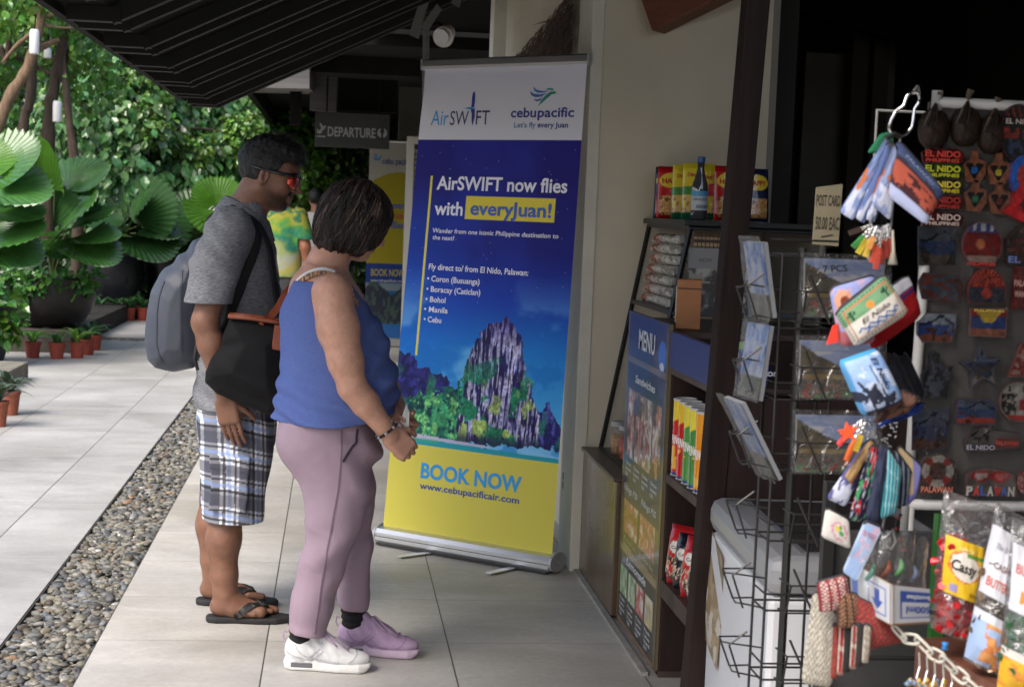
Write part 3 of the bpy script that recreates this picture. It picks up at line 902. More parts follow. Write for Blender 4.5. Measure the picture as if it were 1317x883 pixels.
def ptree(name,label,y0,blobs,n,size,m,trunk_px,bark,droop=.6,T=LEAF_T,tr=(.07,.03)):
 """blobs (px, py, radius m, y offset); the trunk runs through pixels to the ground"""
 base=L(trunk_px[0][0],trunk_px[0][1],y0);base[2]=-.06
 cl=[]
 for b in blobs:
  c=L(b[0],b[1],y0+b[3])-base
  r=b[2]*max(1,y0/17.2);cl.append((c,(r,r*.75,r*(b[4]if len(b)>4 else.9)),r*r))
 pts=[np.zeros(3)]+[L(*p[:2],y0+(p[2]if len(p)>2 else 0))-base for p in trunk_px[1:]]
 tk=[(pts,list(np.linspace(tr[0],tr[1],len(pts))))]
 for c,r,_ in cl[:5]:
  s0=pts[-2]*.5+pts[-1]*.5
  tk.append(([s0,(s0+c)/2+np.array((0,0,.1)),c],[tr[1]*.9,tr[1]*.6,.012]))
 return tree(name,label,tuple(base),cl,n,size,m,tk,bark,droop,T)
ptree('leafy_tree','bright green tree crown at the upper left corner above bare branches',17.5,[(20,20,.75,0),(-60,60,.9,.2),(90,30,.6,.3),(-20,-60,1.0,0),(60,-50,.9,.4),(110,90,.5,1.0),(-40,130,.6,.8)],6500,.10,GREEN_TREE,[(95,330),(100,260),(88,150),(80,60)],BARK_D,.5)
ptree('vine_tree','tree draped in pale heart-leaved vines behind the fan palms',21.0,[(130,150,.65,0,1.3),(95,220,.55,-.1,1.2),(150,240,.5,-.4,1.2),(180,130,.55,.2,1.2),(120,90,.5,.3),(60,190,.5,.2,1.3),(170,190,.5,-.2,1.4),(110,180,.5,-.4,1.5)],5600,.155,GREEN_VINE,[(150,380),(155,300),(165,200),(150,130)],BARK_D,1.1)
ptree('vine_tree','tree smothered in large pale vine leaves just left of the man',21.6,[(235,170,.6,0,1.4),(200,230,.45,-.3,1.2),(265,200,.55,.1,1.3),(240,240,.5,-.3,1.0),(280,150,.5,.3,1.2),(215,130,.5,.4),(250,130,.5,.2),(300,200,.5,.5,1.4)],5600,.155,GREEN_VINE,[(225,390),(228,320),(235,230),(240,170)],BARK_D,1.1)
ptree('shade_tree','mid green tree with small leaves behind the head of the man',22.4,[(330,150,.75,0),(300,120,.6,.2),(370,170,.7,.2),(340,220,.7,-.2),(390,130,.6,.4),(290,190,.6,.4),(380,230,.7,.1)],6500,.095,GREEN_TREE,[(350,400),(352,330),(345,240),(335,170)],BARK_D,.5)
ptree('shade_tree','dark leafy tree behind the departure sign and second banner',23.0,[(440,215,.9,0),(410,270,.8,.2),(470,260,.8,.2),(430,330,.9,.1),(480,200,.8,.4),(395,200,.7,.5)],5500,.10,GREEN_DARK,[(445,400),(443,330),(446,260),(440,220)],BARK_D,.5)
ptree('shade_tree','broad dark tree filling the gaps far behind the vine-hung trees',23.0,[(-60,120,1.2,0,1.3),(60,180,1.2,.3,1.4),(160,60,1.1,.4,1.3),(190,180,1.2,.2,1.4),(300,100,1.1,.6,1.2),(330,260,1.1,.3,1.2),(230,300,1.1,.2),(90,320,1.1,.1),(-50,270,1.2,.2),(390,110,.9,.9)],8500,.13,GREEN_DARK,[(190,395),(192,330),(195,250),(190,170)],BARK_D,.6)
ptree('creeper_tree','yellow-green small-leaved tree showing between the pale vine curtains',20.8,[(178,110,.4,0,1.1),(160,70,.35,.1),(205,150,.28,0),(310,175,.3,.6),(90,130,.3,0),(120,60,.35,.2),(250,190,.22,.2)],3600,.085,leafmat('yellow_green_leaf',(0.12,0.25,0.04),.35,.5,.4),[(185,385),(187,320),(186,220),(180,130)],BARK_D,.4)
hd=thing('clipped_hedge','deep shadowy hedge closing the view behind all the trees','hedge',(0,0,0))
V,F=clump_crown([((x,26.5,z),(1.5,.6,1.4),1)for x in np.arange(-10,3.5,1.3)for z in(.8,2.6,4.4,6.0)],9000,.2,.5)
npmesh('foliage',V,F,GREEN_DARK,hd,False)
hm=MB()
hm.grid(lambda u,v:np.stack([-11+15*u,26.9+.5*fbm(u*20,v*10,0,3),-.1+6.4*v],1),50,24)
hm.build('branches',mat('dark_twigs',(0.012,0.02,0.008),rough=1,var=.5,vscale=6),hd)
st=thing('slender_tree','bare brown forked stem leaning at the far left under the leaves','tree',(0,0,0),0,'trees behind the walkway')
Yt=14.5
def lp(*a):return[tuple(L(x,y,Yt+(d if d else 0)))for x,y,d in a]
limbs([(lp((-55,330,0),(-20,210,0),(10,130,0),(32,95,0),(44,62,0),(55,15,0),(62,-40,.1)),[.075,.065,.055,.05,.045,.04,.03]),(lp((44,68,0),(60,58,.1),(76,51,.1)),[.03,.026,.02]),(lp((44,40,0),(20,60,0),(2,82,0)),[.022,.018,.012]),(lp((52,20,0),(66,20,0),(82,14,0)),[.02,.013,.007]),(lp((56,32,0),(80,36,0),(98,35,0)),[.014,.01,.006])]).build('trunk',BARK,st,smooth=True)
V,F=clump_crown([(L(70,-60,Yt),(.5,.4,.35),1),(L(10,5,Yt+.5),(.45,.3,.3),1)],900,.09,.5)
npmesh('crown',V,F,GREEN_TREE,st,False)
st=thing('slender_tree','twisted dark stem with forks behind the leaning bare one','tree',(0,0,0),0,'trees behind the walkway')
limbs([(lp((22,330,1),(30,165,1),(38,130,1),(44,60,1),(40,10,1)),[.06,.05,.05,.035,.03]),(lp((60,330,1.2),(62,165,1.2),(70,110,1.2),(82,50,1.2),(98,15,1.2)),[.07,.06,.055,.045,.03]),(lp((0,60,1),(8,75,1),(14,35,1)),[.03,.03,.02])]).build('trunk',BARK_D,st,smooth=True)
V,F=clump_crown([(L(85,0,Yt+1.2),(.4,.3,.3),1),(L(30,-20,Yt+1),(.5,.3,.3),1)],900,.09,.5)
npmesh('crown',V,F,GREEN_TREE,st,False)
TUBE=mat('white_lamp_tube',(0.72,0.73,0.72),rough=0.4)
for(x,y0,y1,yy,lb)in((44,38,70,14.35,'largest white tube lamp tied to the forked bare branch'),(61,62,75,15.3,'short white tube lamp half hidden behind the branch'),(73.5,130,157,15.5,'white tube lamp hanging lowest against the vine leaves')):
 A,B=L(x,y0,yy),L(x,y1,yy);r_=.042 if y1-y0>20 else.035
 t=thing('tube_lamp',lb,'lamp',tuple(B),0,'white tube lamps hung in the trees')
 hgt=A[2]-B[2]
 MB().lathe([(r_*.9,0),(r_,.01),(r_,hgt-.02),(r_*.8,hgt)],16).build('shade',TUBE,t,smooth=True)
 MB().tube([(0,0,hgt),(0.005,0.01,hgt+.1),(0,.02,hgt+.22)],.006).build('cord',BLACKISH,t)
#fan palms
def fan_leaf(mb,c,ax,up,rad,span_=1.5,pleats=20,cup=.34,droop=.2,mi=0):
 """pleated circular leaf: centre c, mid-rib direction ax, upper face up"""
 ax=np.array(ax,float);ax/=np.linalg.norm(ax);up=np.array(up,float);up-=ax*(up@ax);up/=np.linalg.norm(up)
 sd=np.cross(up,ax)
 n=pleats*2+1
 th=np.linspace(-span_,span_,n)
 rr=[0.03,.35,.7,.93,1.0]
 V=[]
 for k,r in enumerate(rr):
  zig=np.where(np.arange(n)%2==0,1,-1)*.014*r*rad
  rim=r+(np.where(np.arange(n)%2==0,.035,-.03)if k==len(rr)-1 else 0)
  z=cup*r*r*rad*(1-np.cos(th))*.6-droop*rad*r*r*np.cos(th)+zig
  V.append(np.array(c)+(rim*rad*np.cos(th))[:,None]*ax+(rim*rad*np.sin(th))[:,None]*sd+z[:,None]*up)
 V=np.vstack(V)
 f=[(k*n+i,(k+1)*n+i,(k+1)*n+i+1,k*n+i+1)for k in range(len(rr)-1)for i in range(n-1)]
 mb.add(V,f,mi)
PALM_L=[mat('palm_leaf_bright',(0.085,0.23,0.02),rough=0.35,translucent=.45,var=.15,vscale=8),mat('palm_leaf',(0.045,0.14,0.028),rough=0.25,translucent=.2,var=.25,vscale=8,spec=.8),mat('palm_leaf_dark',(0.03,0.092,0.022),rough=0.3,translucent=.12,var=.2,vscale=8)]
STEM=mat('palm_stem',(0.09,0.13,0.04),rough=0.5)
POT_D=mat('dark_glazed_pot',(0.022,0.02,0.019),rough=0.42,var=0.4,vscale=3,rvar=.15,bump=.1,bscale=30)
POT_B=mat('blue_black_pot',(0.012,0.013,0.018),rough=0.4,var=0.4,vscale=3,rvar=.12)
TERRA=mat('red_plastic_pot',(0.30,0.055,0.032),rough=0.55,var=0.15,vscale=20)
TERRA2=mat('terracotta',(0.26,0.08,0.045),rough=0.8,var=0.2,vscale=20)
def palm(name,label,y0,base_px,leaves,pal=None,group='potted fan palms',z0=None,loc=None):
 """leaves: (px, py, tip px, tip py, facing vector, material)"""
 base=np.array(loc)if loc is not None else L(base_px[0],base_px[1],y0)
 o=thing(name,label,'palm',tuple(base),0,group)
 for(x,y,dx,dy,dz,tx,ty,up,mi)in leaves:
  c=L(x,y,y0+dz)-base
  tip=L(tx,ty,y0+dz+dy*0+dx)-base
  r=np.linalg.norm(tip-c)
  mb=MB();q_=abs(math.sin(x*3.7+y));fan_leaf(mb,c,tip-c,(up[0]*1.6,up[1]*.65,up[2]+.25),r*1.02,1.05+.5*q_,15+int(6*q_),.35+.3*q_,.1+.2*q_)
  mb.build('frond',PALM_L[mi],o)
  sm=MB();sm.tube([(0,0,.02),tuple(c*.5+np.array((0,0,.12))),tuple(c)],[.012,.009,.006],n=6);sm.build('stem',STEM,o)
 return o
bowl=L(66,408,15.75)
palm('fan_palm','large fan palm in the round brown bowl with one sunlit leaf',15.75,None,[(70,245,-.15,0,-.1,32,188,(-.5,-.8,.5),0),(88,245,.1,0,.1,118,196,(-.2,-.9,.6),1),(75,305,-.3,0,-.25,100,250,(-.1,-.75,.65),1),(85,300,-.2,0,0,128,262,(.1,-.6,.8),1),(95,308,-.1,0,-.2,150,298,(.2,-.5,.8),1),(95,315,-.2,0,-.3,145,330,(.3,-.7,.7),1),(60,300,0,0,0,40,240,(-.2,-.9,.4),2),(60,308,-.3,0,-.2,78,320,(.2,-.6,.8),1),(50,290,.1,0,.2,60,210,(0,-1,.3),2),(68,270,.3,0,.3,80,215,(0,-1,.3),1)],loc=(bowl[0],bowl[1],.64))
palm('fan_palm','fan palm at the left edge with pale glossy spreading leaves',14.2,None,[(-10,225,-.1,0,0,40,178,(.2,-.8,.7),1),(-30,215,0,0,.1,18,175,(-.1,-.9,.5),0),(-25,235,.2,0,.2,28,205,(.1,-.9,.3),0),(-20,245,-.3,0,-.2,42,238,(.1,-.55,.85),1),(-15,275,-.2,0,-.1,44,270,(.1,-.5,.9),1),(-20,310,-.3,0,-.2,35,295,(.2,-.8,.6),1),(-25,320,-.2,0,-.2,42,320,(.1,-.5,.85),1),(-40,260,0,0,0,0,300,(.2,-.7,.7),2),(-20,290,.1,0,.1,30,250,(0,-.9,.4),2)],loc=tuple(np.array(L(-50,400,14.2))*np.array((1,1,0))+np.array((0,0,.5))))
b2=L(149,365,20.1)
palm('fan_palm','dark fan palm in shade behind the bowl palm',20.1,None,[(160,285,-.1,0,0,110,262,(-.3,-.8,.6),2),(165,280,0,0,.1,150,225,(0,-1,.4),2),(170,285,-.1,0,0,215,240,(.3,-.8,.6),2),(165,295,-.3,0,-.2,180,250,(0,-.8,.6),2),(160,300,-.2,0,-.1,120,310,(-.2,-.6,.8),2),(175,300,-.2,0,-.1,225,290,(.3,-.6,.8),2),(170,305,-.4,0,-.3,205,322,(.2,-.6,.8),2),(150,290,.2,0,.2,100,235,(-.2,-.9,.4),2),(180,290,.2,0,.2,240,265,(.2,-.9,.5),2)],loc=(b2[0],b2[1],.78))
b3=L(215,370,20.6)
palm('fan_palm','dark broad palm partly hidden behind the grey backpack',20.6,None,[(245,300,-.1,0,0,205,275,(-.3,-.8,.6),2),(250,290,0,0,0,225,245,(0,-1,.4),2),(255,300,-.2,0,-.1,285,275,(.3,-.7,.6),2),(240,310,-.2,0,-.2,210,315,(0,-.7,.7),2),(260,310,0,0,0,300,300,(0,-.7,.7),2)],loc=(b3[0],b3[1],.78))
b4=L(275,330,20.3)
palm('fan_palm','vivid lime green sunlit palm right behind the neck of the man',20.3,None,[(278,262,-.1,0,0,255,236,(-.2,-.9,.5),0),(282,262,0,0,0,288,228,(0,-1,.4),0),(285,265,-.1,0,0,308,240,(.2,-.8,.5),0),(276,275,-.3,0,-.2,252,272,(-.1,-.7,.8),0),(285,278,-.3,0,-.2,310,278,(.2,-.6,.8),0),(280,272,-.4,0,-.3,278,292,(.1,-.6,.8),0)],loc=(b4[0],b4[1],.8))
#big pots
def pot(name,label,loc,prof,m,group=None,n=32):
 o=thing(name,label,'plant pot',loc,0,group)
 inner=[(r*.93,z)for r,z in reversed(prof[1:])]
 MB().lathe(prof+inner[:3],n,cap=True).build('pot_body',m,o,smooth=True)
 zt=prof[-1][1]
 MB().lathe([(0.001,zt-.05),(prof[-1][0]*.92,zt-.06)],n,cap=False).build('soil',SOIL,o)
 return o
pot('round_planter','wide brown round bowl planter with the large palm',(bowl[0],bowl[1],.19),[(.22,0),(.31,.06),(.385,.18),(.42,.30),(.415,.42),(.40,.47),(.415,.49)],POT_D)
pot('tall_planter','tall blue-black cylindrical planter with the dark palm',(b2[0],b2[1],.16),[(.25,0),(.31,.1),(.34,.3),(.35,.58),(.34,.64),(.36,.66)],POT_B,'tall dark planters')
pot('tall_planter','dark planter half hidden by the grey backpack',(b3[0],b3[1],.16),[(.25,0),(.31,.1),(.34,.3),(.35,.58),(.34,.64),(.36,.66)],POT_B,'tall dark planters')
pot('tall_planter','dark planter under the lime green palm',(b4[0],b4[1],.16),[(.25,0),(.31,.1),(.34,.3),(.35,.58),(.34,.66),(.36,.68)],POT_B,'tall dark planters')
lp0=L(-50,400,14.2)
pot('tall_planter','dark planter at the left edge beneath trailing leaves',(lp0[0]+.14,14.0,0),[(.25,0),(.28,.1),(.31,.3),(.34,.5),(.36,.52)],POT_B,'tall dark planters')
def under(name,label,loc,cl,n,size,m):
 o=thing(name,label,'plant',loc)
 V,F=clump_crown(cl,n,size,.25)
 npmesh('leaves',V,F,m,o,False)
 mb=MB()
 for c,r,_ in cl[:6]:mb.tube([(0,0,-.1),(c[0]*.6,c[1]*.6,c[2]*.5),tuple(c)],.006,n=5)
 mb.build('stem',STEM,o)
 return o
under('trailing_plant','round-leaved green trailing plant spilling over the brown bowl',(bowl[0],bowl[1],.67),[((x,-.30+abs(x)*.4,.03+.02*math.sin(x*9)),(.14,.12,.09),1)for x in np.linspace(-.36,.36,7)]+[((.3,-.2,-.04),(.12,.1,.1),1)],520,.085,leafmat('round_leaf',(0.06,0.19,0.035),.25,.35,.3))
under('trailing_plant','light green broad-leaved plant spilling at the left edge',(lp0[0]+.14,14.0,.5),[((.1,-.25,.08),(.2,.15,.14),1),((.32,-.2,.0),(.14,.12,.14),1),((.36,-.2,-.16),(.1,.1,.1),.6),((-.1,-.25,.1),(.2,.15,.12),1)],300,.115,leafmat('broad_leaf',(0.05,0.14,0.02),.3,.3,.3))
#small pots with bromeliads
def strap_leaves(n,length,width,up,seed,curl=1.0):
 g=np.random.default_rng(seed);mb=MB()
 for i in range(n):
  a=i*2.399+g.normal(0,.15);t=i/n
  ln=length*g.uniform(.8,1.15);e=up*(1-.75*t)+g.normal(0,.08)
  seg=8;V=[]
  x,z,ang=.012,.0,RAD(60)+e
  for k in range(seg+1):
   s=k/seg;w=width*(0.75+.5*math.sin(math.pi*min(1,s*1.1)))*(1-s**4)
   ca,sa=math.cos(a),math.sin(a)
   for q in(-1,0,1):
    oz=abs(q)*w*.35
    V.append((x*ca-q*w*sa,x*sa+q*w*ca,z+oz))
   x+=math.cos(ang)*ln/seg;z+=math.sin(ang)*ln/seg;ang-=curl*g.uniform(.2,.3)
  f=[]
  for k in range(seg):
   for q in(0,1):f.append((k*3+q,k*3+q+1,(k+1)*3+q+1,(k+1)*3+q))
  mb.add(V,f)
 return mb
BROM=[leafmat('bromeliad_leaf',(0.10,0.24,0.04),.25,.3,.3),leafmat('bromeliad_dark',(0.05,0.14,0.045),.2,.3,.3),leafmat('bromeliad_grey',(0.05,0.075,0.045),.12,.4,.35),leafmat('bromeliad_lime',(0.16,0.30,0.05),.25,.25,.3)]
def small_pot(label,loc,r,h,m,lm,seed,length,up=.5,n=15,width=.016,group='small potted bromeliads'):
 o=thing('potted_plant',label,'potted plant',loc,0,group)
 MB().lathe([(r*.76,0),(r*.98,h*.86),(r*1.06,h*.86),(r*1.08,h),(r*.98,h),(r*.95,h*.9)],20).build('pot_body',m,o)
 MB().lathe([(.001,h*.9),(r*.96,h*.9)],20,cap=False).build('soil',SOIL,o)
 q=strap_leaves(n,length,width,up,seed).build('leaves',lm,o,smooth=True);q.location=(0,0,h*.85)
 return o
for i,(px,py,lm,ln,lb)in enumerate([(42,460,0,.25,'bromeliad with splayed bright leaves in the leftmost red pot of the front row'),(73,461,1,.2,'smaller bromeliad in a red pot between the two splayed ones'),(99,460,3,.26,'lime green bromeliad with long hanging leaves in a red pot'),(112,456,1,.24,'dark bromeliad in a red pot close behind the lime one'),(121,450,1,.26,'dark spreading bromeliad at the right end of the red pot row')]):
 p=at(px,py,z=0);small_pot(lb,tuple(p),.072,.145,TERRA,BROM[lm],20+i,ln)
for i,(px,lb)in enumerate([(150,'dim bromeliad in a red pot at the left of the far row'),(166,'dim bromeliad in the middle red pot of the far row'),(184,'dim bromeliad in a red pot nearest the grey backpack'),(128,'dim bromeliad in the shade just behind the front red pots')]):
 p=at(px,412,z=0);small_pot(lb,tuple(p),.078,.155,TERRA,BROM[1],40+i,.27)
for i,(px,py,lb)in enumerate([(12,533,'grey-green bromeliad in a clay pot at the left edge'),(-4,548,'grey-green bromeliad in a clay pot cut by the left edge')]):
 p=at(px,py,z=0);small_pot(lb,tuple(p),.07,.16,TERRA2,BROM[2],60+i,.24,.45,17,.019)
kb=thing('planter_kerb','low mossy stone kerb at the left edge of the path','kerb')
A=at(14,448,y=12.3)
KM=mat('mossy_stone',(0.16,0.15,0.12),rough=0.9,var=.4,vscale=6,bump=.5,bscale=30)
MB().span((-3.8,11.4,0),(A.x+.02,12.9,.135)).build('kerb_stone',KM,kb,bevel=.01)
MB().span((-3.6,15.1,0),(-2.42,15.35,.2)).build('brick_edge',mat('dark_brick',(0.06,0.05,0.042),rough=.9,var=.4,vscale=9),kb)
gg=np.random.default_rng(3)
k=3600
pos=np.stack([gg.uniform(-7,-1.5,k),gg.uniform(19.8,25,k),.17+gg.uniform(0,.5,k)**1.5],1)
V,F=scatter(LEAF_T,LEAF_F,pos,gg.normal(size=(k,3)),gg.normal(size=(k,3))*.5+np.array((0,-.4,1)),gg.uniform(.06,.16,k))
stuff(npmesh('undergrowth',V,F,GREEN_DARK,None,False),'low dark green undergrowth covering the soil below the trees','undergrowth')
#PULL-UP BANNERS
ALU=mat('brushed_aluminium',(0.62,0.63,0.64),rough=0.32,metal=.85,var=.05,vscale=5,stretch=(.3,20,20))
ALU_D=mat('grey_end_cap',(0.42,0.43,0.44),rough=0.4,metal=.3)
def homography(src):
 """pixel corners (top-left, top-right, bottom-right, bottom-left) -> (u, v) with v downward"""
 dst=[(0,0),(1,0),(1,1),(0,1)]
 A=[]
 for(x,y),(u,v)in zip(src,dst):
  A.append([x,y,1,0,0,0,-u*x,-u*y]);A.append([0,0,0,x,y,1,-v*x,-v*y])
 h=np.linalg.solve(np.array(A,float),np.array(dst,float).ravel())
 H=np.append(h,1).reshape(3,3)
 def f(x,y):
  q=H@np.array((x,y,1.0));return q[0]/q[2],q[1]/q[2]
 return f
bL,bR=at(489,697,z=0),at(717,737,z=0)
ctr=(bL+bR)/2
dx_=(bR-bL);BW=dx_.length;ang=math.atan2(dx_.y,dx_.x)
bn=thing('pull_up_banner','tall airline pull-up banner with a rock island and BOOK NOW on yellow','banner',tuple(ctr),ang,'pull-up airline banners')
Rinv=Matrix.Rotation(-ang,3,'Z')
def loc_(p):return Rinv@(Vector(p)-ctr)
HW=BW/2
prof=[(-.052,.012),(-.058,.024),(-.058,.056),(-.044,.072),(-.012,.079),(.03,.075),(.056,.06),(.062,.024),(.056,.012)]
def extrude_x(mb,prof,x0,x1,mi=0):
 k=len(prof)
 v=[(x0,y,z)for y,z in prof]+[(x1,y,z)for y,z in prof]
 f=[(i,(i+1)%k,(i+1)%k+k,i+k)for i in range(k)]+[tuple(range(k))[::-1],tuple(range(k,2*k))]
 mb.add(v,f,mi)
mb=MB();extrude_x(mb,prof,-HW+.012,HW-.012);mb.build('base_cassette',ALU,bn)
groove=MB()
groove.span((-HW+.012,-.0595,.040),(HW-.012,-.057,.0425)).span((-HW+.02,-.06,.004),(HW-.02,.06,.0125));groove.build('base_groove',mat('shadow_gap',(0.03,0.03,0.03),rough=.6),bn)
for s in(-1,1):
 mb=MB();k=22
 pr=[(.064*math.cos(2*math.pi*i/k)+.002,.046+.041*math.sin(2*math.pi*i/k))for i in range(k)]
 x0=HW-.012 if s>0 else-HW-.001
 extrude_x(mb,pr,x0,x0+.013);c_=mb.build('end_cap',ALU_D,bn,bevel=.002)
 MB().lathe([(.007,0),(.007,.004)],10).build('screw',ALU,c_).matrix_local=Matrix.Translation((HW if s>0 else-HW,0,.046))@Matrix.Rotation(RAD(90*s),4,'Y')
for px,py,qx,qy in((512,716,548,711),(628,737,664,729)):
 a_,b_=loc_(at(px,py,z=.006)),loc_(at(qx,qy,z=.006))
 d=(a_-b_);b2_=b_-d*.6
 mb=MB();mb.bar((a_.x,a_.y,.007),(b2_.x,b2_.y,.009),.034,.004);mb.build('foot',ALU,bn,bevel=.003)
yb=-.012
TLw=at(546,86,y=bL.y+.06);TRw=at(756,79,y=bR.y+.02)
BLl,BRl=Vector((-HW+.022,yb,.076)),Vector((HW-.022,yb,.076))
TLl,TRl=loc_(TLw),loc_(TRw)
ztop=(TLl.z+TRl.z)/2
mid=(TLl+TRl)/2;dv=(TRl-TLl);dv.z=0;dv=dv.normalized()*(BRl-BLl).length
sc_w=min(1.0,(TRl-TLl).length/(BRl-BLl).length)
TLl,TRl=mid-dv/2*max(sc_w,.97),mid+dv/2*max(sc_w,.97);TLl.z=TRl.z=ztop
def sheet(u,v,push=0.0):
 """u right, v DOWN"""
 u=np.asarray(u,float)[:,None];v=np.asarray(v,float)[:,None]
 TL_,TR_,BL_,BR_=[np.array(tuple(q))for q in(TLl,TRl,BLl,BRl)]
 p=(TL_*(1-u)+TR_*u)*(1-v)+(BL_*(1-u)+BR_*u)*v
 curl=.012*np.exp(-((v-.06)/.05)**2)*np.exp(-(u/.06)**2)
 p[:,0:1]+=curl*1.0
 p[:,1:2]+=-curl*.8+.004*np.sin(v*3.1)*np.sin(u*6.28)-push
 return p
uv=homography([(547,86),(756,79),(713.5,708),(493.5,683)])
_w=bn.matrix_basis
def UV(px,py):return uv(px,py)
cv=Canvas(300,760)
u,v=cv.u,1-cv.v
N=lambda a,b,s,o=4,z=0:fbm(u*a,v*b,z,o,s)
t=np.clip((v-.157)/(.815-.157),0,1)
stops=[(0,(34,30,132)),(.12,(30,24,118)),(.35,(24,28,122)),(.5,(20,58,164)),(.66,(28,122,205)),(.85,(70,165,228)),(1,(120,190,235))]
sk_=np.stack([np.interp(t,[s[0]for s in stops],[s[1][i]for s in stops])for i in range(3)],-1)
cv.c=sk_
left=np.exp(-(u/.35)**2)
cv.put(left*sst(.1,.3,t)*.35,(20,110,225))
neb=sst(.5,.75,N(3,5,3))*sst(.75,.3,t)*.35;cv.put(neb,(40,70,190))
cl=sst(.47,.66,N(3.5,13,9,5))*sst(.38,.62,t);cv.put(cl*.5,(150,205,240))
cl2=sst(.5,.62,N(7,22,19,5))*sst(.5,.75,t);cv.put(cl2*.45,(12,105,190))
stars=(_h(np.floor(u*150),np.floor(v*380),np.zeros_like(u),4)>.9975)&(v<.5);cv.put(stars,(150,160,230),.5)
def Q(pts):return[UV(480+x/3.397,300+y/3.397)for x,y in pts]
def ragged(poly,amp,seed,f=26):
 uu=u+amp*(fbm(u*f,v*f*2.2,0,4,seed)-.5);vv=v+amp*.6*(fbm(u*f,v*f*2.2,5,4,seed+7)-.5)
 return inpoly(uu,vv,poly)
hillL=ragged(Q([(80,500),(120,490),(150,500),(185,522),(212,560),(240,568),(262,592),(300,588),(328,598),(345,640),(380,660),(400,900),(80,900)]),.05,31)
nL=N(30,60,33,5)
cv.put(hillL,(28,30,92));cv.put(hillL*sst(.45,.6,nL),(46,46,120));
cv.put(hillL*sst(.5,.66,N(14,26,35,5))*sst(.56,.72,v),(40,110,82))
green=ragged(Q([(80,720),(140,715),(200,690),(262,672),(330,650),(395,628),(430,640),(430,900),(80,900)]),.07,41)
nG=N(26,50,43,5)
cv.put(green,(28,92,80));cv.put(green*sst(.46,.6,nG),(60,145,100));cv.put(green*sst(.55,.68,N(40,90,47,4)),(16,52,66));cv.put(green*sst(.6,.7,N(30,60,49,4)),(110,180,110))
rockR=ragged(Q([(690,700),(730,735),(752,742),(768,702),(782,705),(792,745),(818,800),(850,840),(850,900),(690,900)]),.05,51)
cv.put(rockR,(34,32,96));cv.put(rockR*sst(.5,.62,N(50,40,53,4)),(74,78,150));cv.put(rockR*sst(.55,.68,N(20,36,55,4)),(40,100,96))
karst=ragged(Q([(372,900),(388,700),(395,640),(406,575),(412,520),(452,455),(482,402),(515,372),(548,350),(572,338),(604,325),(620,345),(632,372),(660,420),(670,490),(684,530),(682,585),(716,598),(704,645),(714,700),(740,760),(735,900)]),.045,61)
stri=fbm(u*60+4*fbm(u*8,v*8,0,3,63),v*16,0,5,62)
cv.put(karst,(86,86,142));cv.put(karst*sst(.46,.58,stri),(164,162,200));cv.put(karst*sst(.49,.38,stri),(34,30,84))
cv.put(karst*sst(.55,.66,fbm(u*90,v*26,3,4,66)),(186,184,212));cv.put(karst*sst(.52,.60,fbm(u*120,v*30,9,3,67))*.9,(26,24,70))
topk=karst*sst(.60,.5,v+.05*(N(20,20,68)-.5));cv.put(topk*.85,(38,22,96))
cv.put(karst*sst(.54,.6,N(11,22,71,5))*sst(.55,.7,v),(34,120,88));cv.put(karst*sst(.58,.64,N(16,30,73,5))*sst(.62,.74,v),(150,175,96))
art_=np.clip(np.maximum.reduce([hillL*1.,green*1.,karst*1.,rockR*1.]),0,1)[...,None];det=(.62+.76*fbm(u*95,v*190,2,3,91))*(.8+.4*fbm(u*22,v*40,4,3,95));cv.c=cv.c*(1-art_)+cv.c*det[...,None]*1.04*art_
shore=sst(.793,.800,v+.01*(N(12,12,75)-.5));cv.put(karst*sst(.765,.79,v)*.75,(28,30,66));cv.put(rockR*sst(.765,.79,v)*.6,(24,28,70))
vl=v-.002*u
beach=(v>.788+.014*u)&(u<.62-12*np.abs(v-.797));cv.put(beach,(176,178,208))
cv.put((v>.798+.006*u),(36,150,166))
cv.put((v>.798+.006*u)&(u<.3)&(v<.806),(60,160,140))
cv.put(v>.813,(206,196,84))
cv.put(v<.157,(214,216,228))
cv.rect(0,0,1,1,(255,255,255),0)
y0=UV(556,220);y1=UV(537,450);cv.put((np.abs(u-(y0[0]+y1[0])/2-.002)<.0075)&(v>y0[1])&(v<y1[1]),(226,214,84))
a_=UV(601,245);b_=UV(718,273);c1_=UV(601,273);d1_=UV(716,243)
cv.put((u>(a_[0]+c1_[0])/2)&(u<(b_[0]+d1_[0])/2)&(v>(a_[1]+d1_[1])/2)&(v<(c1_[1]+b_[1])/2),(222,205,72))
FILM=mat('banner_film',(1,1,1),rough=0.55,vc=True,spec=.22)
mb=MB();cv.into(mb,lambda a,b:sheet(a,1-b));shp=mb.build('printed_sheet',FILM,bn,smooth=True)
INK=mat('printed_ink',(1,1,1),rough=0.4,vc=True)
fs=lambda a,b:sheet(a,1-np.asarray(b),.0012)
def line(part_,s,x0,x1,yb_,capx,c,bold=.0,shear=0.0,yb2=None):
 mb=MB()
 q0=UV(x0,yb_);q1=UV(x1,yb2 if yb2 is not None else yb_)
 vv,_=glyphs(s,bold,shear)
 h=(UV(x0,yb_)[1]-UV(x0,yb_-capx)[1])
 cap=glyphs('H',bold)[0][:,1].max()
 text(mb,s,fs,q0[0],1-(q0[1]+q1[1])/2,h/cap,w=q1[0]-q0[0],bold=bold,shear=shear,c=c)
 mb.build(part_,INK,bn)
WHT_=(226,226,240);NAVY=(40,64,150);CY=(40,150,214)
line('headline','AirSWIFT now flies',563,732,237,16.5,WHT_,.022,0,236)
line('headline','with',560,597,268,16.5,WHT_,.022,0,268)
line('headline','everyJuan!',607,712,266.5,17,(36,84,176),.024,0,268)
line('tagline','Wander from one iconic Philippine destination to',558,721.5,291,5.6,WHT_,.012,.06,293)
